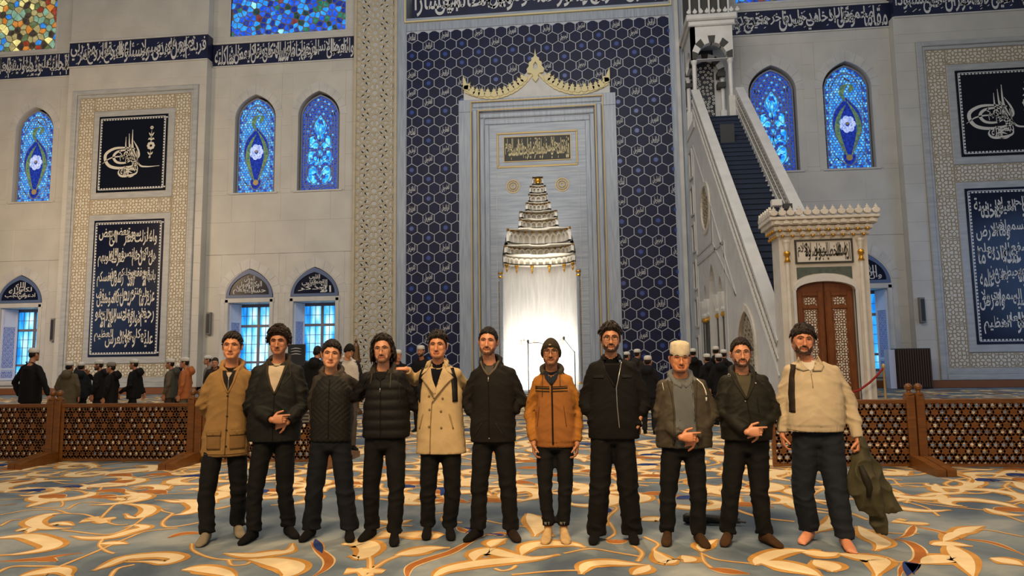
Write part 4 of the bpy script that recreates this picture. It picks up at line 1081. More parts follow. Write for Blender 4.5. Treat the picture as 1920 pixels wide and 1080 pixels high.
for cy_ in (28.55, 30.65, 27.35, 31.9):
    mb = MB(); mb.lathe((XL+.14, cy_, 0), [(.26,0),(.26,.3),(.19,.4),(.18,3.0),(.2,3.1)], 14); mb.build('column_shaft', M['vouss'], mn, smooth=True)
    mb = MB(); mb.lathe((XL+.14, cy_, 3.3), [(.2,0),(.24,.1),(.22,.2),(.30,.45),(.34,.7),(.34,.75)], 8); mb.build('column_capital', M['white'], mn)
    mb = MB(); mb.lathe((XL+.14, cy_, 3.1), [(.2,0),(.25,.05),(.25,.12),(.2,.2)], 12); mb.build('gilded_collar', M['gold'], mn, smooth=True)
# stairs: each tread a piece
nS = 44
for k in range(nS):
    Y0 = 19.9 + k*(32.2-19.9)/nS; Y1 = 19.9 + (k+1)*(32.2-19.9)/nS; z = stz(Y0)
    mb = MB(); mb.box(XL+.28, XR-.28, Y0, Y1+.25, max(0, z-.45), z+.20); mb.box(XL+.28, XR-.28, Y0-.035, Y0+.02, z+.15, z+.205); mb.build('stair_tread', M['stair'], mn)
mb = MB(); mb.box(XL+.7, XR-.9, 30.0, 30.05, stz(30), stz(30)+1.0); mb.build('stair_shade_sheet', M['dgrey'], mn)  # dark sheet painted in for the shaded recess near the stair top
# balustrades with carved bands
for xs, sg in ((XL, -1), (XR, 1)):
    mb = MB(); plate(mb, [(19.6, rail(19.6)-1.05), (32.3, rail(32.3)-1.05), (32.3, rail(32.3)), (19.6, rail(19.6))], [], fXl, xs-.03 if sg < 0 else xs-.25, xs+.25 if sg < 0 else xs+.03); mb.build('balustrade', M['white'], mn, recalc=True)
    mb = MB()
    for dz, w in ((-.04, .12), (-.98, .10), (-.5, .03)):
        for side in (1,):
            yz_strip(mb, [(19.6, rail(19.6)+dz), (32.3, rail(32.3)+dz)], w, xs-.10 if sg < 0 else xs-.28, xs+.28 if sg < 0 else xs+.10)
    mb.build('handrail', M['white'], mn)
    mb = MB()
    nn = 60
    for k in range(nn):
        Y = 19.8 + (k+.5)*12.3/nn
        for dz, r in ((-.30, .11), (-.72, .11), (-.5, .08)):
            yy = Y + (.1 if dz == -.5 else 0); zz = rail(yy)+dz
            for q in range(5):
                a = 2*pi*q/5
                P = [(yy + r*cos(a) + r*.42*cos(t), zz + r*sin(a) + r*.42*sin(t)) for t in [2*pi*j/6 for j in range(6)]]
                for x0 in ((xs-.036,) if sg < 0 else (xs-.256,)): mb.add([(x0, p[0], p[1]) for p in P], [tuple(range(6))])
    tag(mb.build('carved_scroll', M['fr_rib'], mn), kind='stuff')
# portal
PY = 19.0
door_o = [(p[0], p[1]) for p in [(5.50, 0), (5.50, 3.26)] + [(6.25 - .75*cos(pi*k/10), 3.26 + .24*sin(pi*k/10)) for k in range(1, 10)] + [(7.0, 3.26), (7.0, 0)]]
fP = lambda a, b, t: (a, t, b)
mb = MB(); plate(mb, [(5.13, 0), (5.13, 4.85), (7.38, 4.85), (7.38, 0)], [[(a, max(b, .01)) for a, b in door_o]], fP, PY, PY+.7); mb.build('portal_block', M['crestm'], mn, recalc=True)
mb = MB(); arcO = [(6.25 - .80*cos(pi*k/12), 3.30 + .40*sin(pi*k/12)) for k in range(13)]; arcI = [(6.25 - .75*cos(pi*k/12), 3.26 + .24*sin(pi*k/12)) for k in range(13)]
mb.band(arcI, arcO, PY-.05, PY+.05); mb.cbox(5.42, 5.50, PY-.05, PY+.05, 0, 3.28, .01); mb.cbox(7.0, 7.08, PY-.05, PY+.05, 0, 3.28, .01); mb.build('door_arch', M['white'], mn, recalc=True)
mb = MB(); mb.prism([(5.55, 3.55)] + [(6.25 - .70*cos(pi*k/8), 3.5 + .22*sin(pi*k/8)) for k in range(1, 8)] + [(6.95, 3.55), (6.95, 3.88), (5.55, 3.88)], PY-.015, PY+.02); mb.build('green_spandrel', mat('green_marble', C(88,96,86), .4, var=C(72,80,70), scale=8), mn)
mb = MB(); mb.box(5.53, 7.0, PY-.02, PY+.02, 3.98, 4.62); mb.build('inscription_ground', M['crestm'], mn)
mb = MB()
for x0, x1, z0, z1 in ((5.53, 7.0, 4.58, 4.62), (5.53, 7.0, 3.98, 4.02), (5.53, 5.57, 4.02, 4.58), (6.96, 7.0, 4.02, 4.58)): mb.box(x0, x1, PY-.05, PY, z0, z1)
mb.build('inscription_frame', M['scriptd'], mn)
mb = MB(); write_line(mb, T_MN, 5.6, 6.93, 4.06, 4.54, PY-.03, 2, .8); mb.build('lettering', M['scriptd'], mn)
for x in (5.32, 7.2):
    mb = MB(); mb.lathe((x, PY-.02, 0), [(.09,0),(.09,.2),(.055,.28),(.055,4.05)], 10); mb.build('colonette', M['crestm'], mn, smooth=True)
    mb = MB(); mb.lathe((x, PY-.03, 4.02), [(.05,0),(.085,.02),(.05,.1),(.045,.16),(.08,.2),(.09,.26),(.05,.3)], 10); mb.build('gilded_capital', M['gold'], mn, smooth=True)
    mb = MB(); mb.lathe((x, PY-.02, 4.32), [(.06,0),(.085,.2),(.1,.25),(.1,.3)], 8); mb.build('capital_block', M['crestm'], mn)
# stalactite cornice with gilded drops, crest of palmettes
for k, (z0, o) in enumerate(((4.72, .06), (4.86, .13), (5.00, .22))):
    mb = MB(); mb.cbox(5.13-o, 7.38+o, PY-o, PY+.7+o, z0, z0+.13, .02); mb.build('cornice_tier', M['crestm'], mn)
    n_ = 9 + k
    for q in range(n_):
        x = 5.15-o + (2.2+2*o)*(q+.5)/n_
        if k < 2:
            c = MB(); c.ball((x, PY-o-.02, z0+.0), (.04,.04,.045), 8, 6); c.build('gilded_drop', M['gold'], mn, smooth=True)
        c = MB(); c.prism([(a_, b_) for a_, b_ in arch(x, .075, z0+.03, z0+.07, z0+.13, 3)], PY-o-.03, PY-o+.02); c.build('stalactite_cell', M['crestm'], mn)
    for q in range(4):
        c = MB(); y_ = PY-o+.1+q*.2; c.ball((5.13-o-.02, y_, z0), (.04,.04,.045), 8, 6) ; c.build('gilded_drop', M['gold'], mn, smooth=True) if k < 2 else None
mb = MB(); mb.cbox(4.86, 7.65, PY-.28, PY+.98, 5.13, 5.22, .02); mb.build('cornice_slab', M['crestm'], mn)
for q in range(13):
    x = 4.97 + q*.215; L = leafp(0, 0, 0, 1)
    P = [(x + (a - UX)*.17, 5.33 + b*.16) for a, b in L]
    c = MB(); c.prism(P, PY-.30, PY-.22, .012); c.build('crest_palmette', M['crestm'], mn)
    if q < 6:
        c = MB(); y_ = PY - .18 + q*.215; plate(c, [(y_ + (a - UX)*.17, 5.33 + b*.16) for a, b in L], [], fXl, 4.86, 4.93); c.build('crest_palmette', M['crestm'], mn, recalc=True)
# double door
M['mop'] = mat('mother_of_pearl', C(216,210,190), 0.35)
for sgn, x0, x1 in ((0, 5.52, 6.24), (1, 6.26, 6.98)):
    mb = MB(); mb.cbox(x0, x1, PY+.12, PY+.2, .02, 3.5, .015); dl = mb.build('door_leaf', M['door'], mn)
    mb = MB()
    for a, b, z0, z1 in ((x0+.03, x0+.16, .1, 3.25), (x1-.16, x1-.03, .1, 3.25), (x0+.16, x1-.16, 3.12, 3.22), (x0+.16, x1-.16, 2.78, 2.86), (x0+.16, x1-.16, .7, .8), (x0+.16, x1-.16, .1, .2)): mb.cbox(a, b, PY+.095, PY+.13, z0, z1, .01)
    mb.build('door_stile', M['door'], dl)
    for za, zb in ((2.86, 3.12), (.8, 2.78)):
        mb = MB()
        S = rosettes(x0+.2, x1-.2, za, zb, .26, .26, [(.075, 8, 0)], dd=.05)
        for i, p in voronoi(S, [(x0+.2, za+.02), (x1-.2, za+.02), (x1-.2, zb-.02), (x0+.2, zb-.02)], .3):
            q = inset(p if parea(p) > 0 else p[::-1], .012)
            if parea(q) > .0003: mb.add([(a, PY+.11, b) for a, b in q], [tuple(range(len(q)))])
        mb.build('pearl_inlay', M['mop'], dl)
# tower kiosk at the top of the stairs
KY = 32.3
mb = MB(); mb.box(XL-.05, 7.15, KY, KY+2.4, 12.3, 12.7); mb.build('kiosk_floor', M['white'], mn)
for x in (5.32, 6.98):
    for y in (KY+.15, KY+2.1):
        mb = MB(); mb.cbox(x-.15, x+.15, y-.15, y+.15, 12.7, 13.75, .02); mb.lathe((x, y, 13.75), [(.13,0),(.13,.06),(.10,.1),(.10,1.6),(.15,1.75),(.15,1.85)], 12); mb.build('kiosk_column', M['white'], mn, smooth=False)
acx = 6.15
inner = [(acx + .68*cos(pi*k/14), 15.6 + .78*sin(pi*k/14)) for k in range(15)]
mb = MB(); plate(mb, [(XL, 15.58), (7.12, 15.58), (7.12, 17.2), (XL, 17.2)], [[(a, max(b, 15.6)) for a, b in inner]], fP, KY, KY+.3); mb.build('kiosk_front', M['white'], mn, recalc=True)
for y0_, nm in ((KY-.03, 'voussoir'), (KY+2.0, 'voussoir')):
    for k in range(9):
        a0, a1 = pi*k/9, pi*(k+1)/9
        P = [(acx + .68*cos(a0), 15.6+.78*sin(a0)), (acx + 1.02*cos(a0), 15.6+1.15*sin(a0)), (acx + 1.02*cos(a1), 15.6+1.15*sin(a1)), (acx + .68*cos(a1), 15.6+.78*sin(a1))]
        P = [(min(7.1, max(XL+.02, a)), b) for a, b in P]
        mb = MB(); mb.prism(inset(P, .008), y0_, y0_+.32); mb.build(nm, M['vouss'] if k % 2 == 0 else M['white'], mn)
mb = MB(); plate(mb, [(KY, 15.58), (KY+2.3, 15.58), (KY+2.3, 17.2), (KY, 17.2)], [[(KY+1.15 + .75*cos(pi*k/12), 15.6 + .8*sin(pi*k/12)) for k in range(13)]], fXl, XL, XL+.2); mb.build('kiosk_side', M['white'], mn, recalc=True)
mb = MB()
for z0 in (15.55, 15.0): mb.box(XL-.01, XL+.3, KY+.4, KY+.9, z0, z0+.22); mb.box(XL-.01, XL+.3, KY+1.9, KY+2.3, z0, z0+.22); mb.box(6.7, 7.1, KY+1.8, KY+2.3, z0-.1, z0+.15)
mb.build('dark_quoin', M['vouss'], mn)
mb = MB(); mb.box(6.55, 7.1, KY+2.25, KY+2.4, 12.7, 17); mb.build('kiosk_back_pier', M['marble2'], mn)
bp = MB(); bp.box(5.2, 6.6, KY+2.2, KY+2.35, 12.7, 17); bp.build('tiled_back', mat('kiosk_tile', C(26,28,40), .3, var=C(44,44,48), scale=9), mn)
rr_ = random.Random(4); pts = []
for t in range(900):
    p = (rr_.uniform(5.25, 6.55), rr_.uniform(12.75, 16.2))
    if all((p[0]-q[0])**2 + (p[1]-q[1])**2 > .15**2 for q in pts): pts.append(p)
rg = MB()
for p in pts: rg.band([(p[0]+.035*cos(2*pi*k/7), p[1]+.035*sin(2*pi*k/7)) for k in range(7)], [(p[0]+.066*cos(2*pi*k/7), p[1]+.066*sin(2*pi*k/7)) for k in range(7)], KY+2.18, KY+2.2, True)
tag(rg.build('tile_ring', M['script2'], mn), kind='stuff')
mb = MB(); mb.cbox(XL-.1, 7.25, KY-.12, KY+2.5, 17.2, 17.45, .05); mb.cbox(XL-.2, 7.35, KY-.22, KY+2.6, 17.45, 17.75, .06); mb.build('kiosk_cornice', M['white'], mn)
for q in range(9):
    x = XL-.08 + q*.28; L = leafp(0, 0, 0, 1)
    c = MB(); c.prism([(x + (a - UX)*.17, 17.88 + b*.17) for a, b in L], KY-.2, KY-.12, .01); c.build('crest_palmette', M['white'], mn)
mb = MB(); mb.box(XL, 7.1, KY+.5, KY+2.2, 17.75, 20.5); mb.build('lantern_shade_block', M['vouss'], mn)  # solid dark block gives the lantern's openings their shade by colour
for x in (5.25, 5.7, 6.15, 6.6, 7.05):
    mb = MB(); mb.lathe((x, KY+.3, 17.75), [(.12,0),(.12,.1),(.05,.2),(.05,1.2),(.1,1.5),(.1,3)], 8); mb.build('lantern_column', M['white'], mn)
# flood lamp clipped to the stair rail
fl = thing('flood_lamp', 'small white flood lamp on a pole over the dark pulpit stairs', 'lamp', (5.62, 21.2, rail(21.2)))
b = MB(); x, y, z = 5.72, 21.2, 6.12; b.cbox(x-.15, x+.15, y-.1, y+.1, z-.1, z+.1, .02); b.build('lamp_housing', M['white'], fl)
b = MB(); b.tube([(5.72, 21.25, stz(21.2)+.2), (5.72, 21.25, 6.1)], .012, 6); b.build('pole', M['dgrey'], fl)
b = MB(); b.box(5.9, 6.15, 21.1, 21.3, 5.92, 6.08); b.build('ballast_box', M['dgrey'], fl)

# ================================================================ wooden screens (fence)
def lattice(mb, w, h, f3, s=.100, bw=.033, t=.03):
    dirs = [0, 60, 120]
    for d in dirs:
        a = radians(d); dx, dz = cos(a), sin(a); nx, nz = -dz, dx
        for k in range(-60, 61):
            c = (k + .5) * s * .866
            px, pz = nx*c, nz*c; t0, t1 = -9, 9
            ok = True
            for (o, dd, lo, hi) in ((px, dx, 0, w), (pz, dz, 0, h)):
                if abs(dd) < 1e-6:
                    if not lo <= o <= hi: ok = False
                else:
                    a_, b_ = sorted(((lo-o)/dd, (hi-o)/dd)); t0 = max(t0, a_); t1 = min(t1, b_)
            if not ok or t1 - t0 < .03: continue
            q = [(px+dx*t0-nx*bw/2, pz+dz*t0-nz*bw/2), (px+dx*t1-nx*bw/2, pz+dz*t1-nz*bw/2), (px+dx*t1+nx*bw/2, pz+dz*t1+nz*bw/2), (px+dx*t0+nx*bw/2, pz+dz*t0+nz*bw/2)]
            mb.add([f3(p[0], p[1], 0) for p in q] + [f3(p[0], p[1], t) for p in q], [(0,1,2,3),(7,6,5,4),(0,4,5,1),(1,5,6,2),(2,6,7,3),(3,7,4,0)])
    # solid star hubs
    j = 0; z = 0
    S3 = s*2
    while z < h:
        x = (S3/2 if j % 2 else 0)
        while x < w:
            if .04 < x < w-.04 and .04 < z < h-.04:
                n = 12; P = [(x + (.062 if k % 2 else .040)*cos(2*pi*k/n), z + (.062 if k % 2 else .040)*sin(2*pi*k/n)) for k in range(n)]
                mb.add([f3(p[0], p[1], -.004) for p in P] + [f3(p[0], p[1], t) for p in P], [tuple(range(n)), tuple(range(2*n-1, n-1, -1))] + [(k, n+k, n+(k+1)%n, (k+1)%n) for k in range(n)])
            x += S3
        z += S3*.866; j += 1

def screen(name, x0, x1, y, label, posts, group='carved wooden floor screens'):
    t = thing(name, label, 'screen', ((x0+x1)/2, y, 0))
    t['group'] = group
    f3 = lambda a, b, d: (x0+.04+a, y+d-.015, .05+b)
    mb = MB(); lattice(mb, x1-x0-.08, .81, f3); mb.build('carved_lattice', M['wood'], t, recalc=False)
    mb = MB()
    for a, b, z0, z1 in ((x0, x1, .86, .92), (x0, x1, .02, .06), (x0, x0+.05, .06, .86), (x1-.05, x1, .06, .86)): mb.cbox(a, b, y-.03, y+.03, z0, z1, .006)
    mb.build('panel_frame', M['wood'], t)
    for px in posts:
        p = MB(); p.cbox(px-.055, px+.055, y-.06, y+.06, .10, .98, .012); p.lathe((px, y, .98), [(.065,0),(.065,.02),(.03,.035),(.026,.06)], 14); pb = p.build('post', M['wood'], t)
        p = MB(); p.ball((px, y, 1.085), .052, 16, 10); p.build('ball_finial', M['wood'], pb, smooth=True)
        p = MB(); p.add([(px-.056, y-.75, 0), (px+.056, y-.75, 0), (px+.056, y+.75, 0), (px-.056, y+.75, 0), (px-.056, y-.75, .09), (px+.056, y-.75, .09), (px+.056, y-.2, .17), (px-.056, y-.2, .17),
                          (px-.056, y+.2, .17), (px+.056, y+.2, .17), (px+.056, y+.75, .09), (px-.056, y+.75, .09)],
                         [(0,3,2,1),(0,1,5,4),(4,5,6,7),(7,6,9,8),(8,9,10,11),(2,3,11,10),(1,2,10,9,6,5),(0,4,7,8,11,3)]); p.build('foot_rail', M['wood'], t)
    return t
screen('wooden_screen', -11.0, -8.50, 10.38, 'carved wooden lattice screen at the far left photo edge', [-8.56])
screen('wooden_screen', -8.38, -6.12, 10.38, 'carved wooden lattice screen in full view left of the visitors', [-8.44, -6.18])
screen('wooden_screen', -6.0, -3.72, 10.38, 'carved wooden lattice screen half hidden behind the two leftmost visitors', [-6.06, -3.78])
screen('wooden_screen', 2.50, 4.395, 10.12, 'carved wooden lattice screen behind the bearded man carrying a jacket', [4.34])
screen('wooden_screen', 4.41, 6.9, 10.12, 'carved wooden lattice screen at the right photo edge', [4.465])

# ================================================================ small furnishings
def speaker(x, y, z0, z1, label):
    t = thing('column_speaker', label, 'speaker', (x, y, z0)); b = MB(); b.cbox(x-.12, x+.12, y-.22, y, z0, z1, .03); b.build('cabinet', M['lgrey'], t)
    b = MB(); b.box(x-.08, x+.08, y-.235, y-.22, z0+.08, z1-.08); b.build('grille', M['dgrey'], t)
speaker(-26.75+UX, YR, 2.9, 4.15, 'slim grey column speaker on the wall near the far left window')
speaker(-17.75+UX, YR, 3.1, 4.3, 'slim grey column speaker right of the left carved frame')
speaker(18.1+UX, YP, 3.05, 4.25, 'slim grey column speaker left of the right carved frame')
# slatted wooden cabinet under the right window
t = thing('slatted_cabinet', 'dark brown slatted cabinet leaning by the wall, right of the window', 'cabinet', (14.9, 34.0, 0))
b = MB(); b.box(14.05, 15.55, 33.75, 34.3, .02, 1.85); b.build('cabinet_body', mat('dark_brown_wood', C(48,34,24), .5), t)
for k in range(14):
    b = MB(); x = 14.1 + k*.105; b.cbox(x, x+.065, 33.68, 33.76, .08, 1.8, .01); b.build('slat', mat('slat_wood', C(66,48,34), .5) if k == 0 else bpy.data.materials['slat_wood'], t)
b = MB(); b.box(13.75, 14.02, 33.8, 34.3, .02, 1.8); b.build('bluelit_side', M['shut'], t)  # pale blue colour stands in for bluish light on the brown cabinet's end
# rope barrier post
t = thing('barrier_post', 'slim brass barrier post right of the pulpit door', 'barrier post', (7.42, 18.6, 0))
b = MB(); b.lathe((7.42, 18.6, 0), [(.16,0),(.16,.02),(.03,.05),(.025,.08),(.025,1.2),(.04,1.22),(.04,1.3),(.0,1.33)], 12); b.build('pole', M['goldl'], t, smooth=True)
t = thing('barrier_rope', 'red velvet rope sagging from the brass post toward the pulpit door', 'rope', (7.0, 18.6, .6))
b = MB(); b.tube([(7.42, 18.6, 1.22), (7.25, 18.6, 1.02), (7.05, 18.6, .84), (6.8, 18.6, .66), (6.5, 18.6, .58), (6.2, 18.6, .62), (5.9, 18.6, .8), (5.6, 18.6, 1.1)], .028, 8); b.build('rope', mat('red_velvet', C(150,28,22), .8), t, smooth=True)
# carved wooden finial stand and reading desks behind the visitors
t = thing('carved_stand', 'dark gilded wooden obelisk stand before the carved pilaster', 'stand', (-6.85, 20.0, 0))
b = MB(); b.lathe((-6.85, 20.0, 0), [(.22,0),(.22,.1),(.12,.2),(.1,.9),(.16,.95),(.13,1.3),(.12,1.5),(.17,1.55),(.14,1.62),(.10,2.0),(.04,2.1),(.05,2.16),(0,2.25)], 8); b.build('shaft', mat('dark_gilt_wood', C(92,62,28), .45, .2), t)
t = thing('framed_notice', 'black framed notice on a stand behind the curly haired man', 'sign', (-7.35, 17.0, 0))
b = MB(); b.cbox(-7.6, -7.15, 16.97, 17.03, 1.45, 2.0, .01); b.tube([(-7.38, 17.02, 0), (-7.38, 17.02, 1.5)], .02, 6); b.lathe((-7.38, 17.02, 0), [(.2,0),(.2,.03),(.02,.05)], 12); b.build('board', M['dgrey'], t)
for k in range(3):
    b = MB(); b.flat(ribbon([(-7.52, 1.88-.07*k), (-7.38, 1.90-.07*k), (-7.24, 1.88-.07*k)], .02, 4), 16.965); b.build('notice_line', M['script'], t)
t = thing('leaflet_box', 'grey leaflet box on the screen top between two visitors', 'box', (-4.35, 10.3, .62))
b = MB(); b.cbox(-4.52, -4.22, 10.26, 10.33, .62, .80, .01); b.build('box_body', M['lgrey'], t)
for k in range(3):
    b = MB(); b.box(-4.50, -4.24, 10.255, 10.26, .65+k*.05, .68+k*.05); b.build('leaflet', M['dgrey'], t)
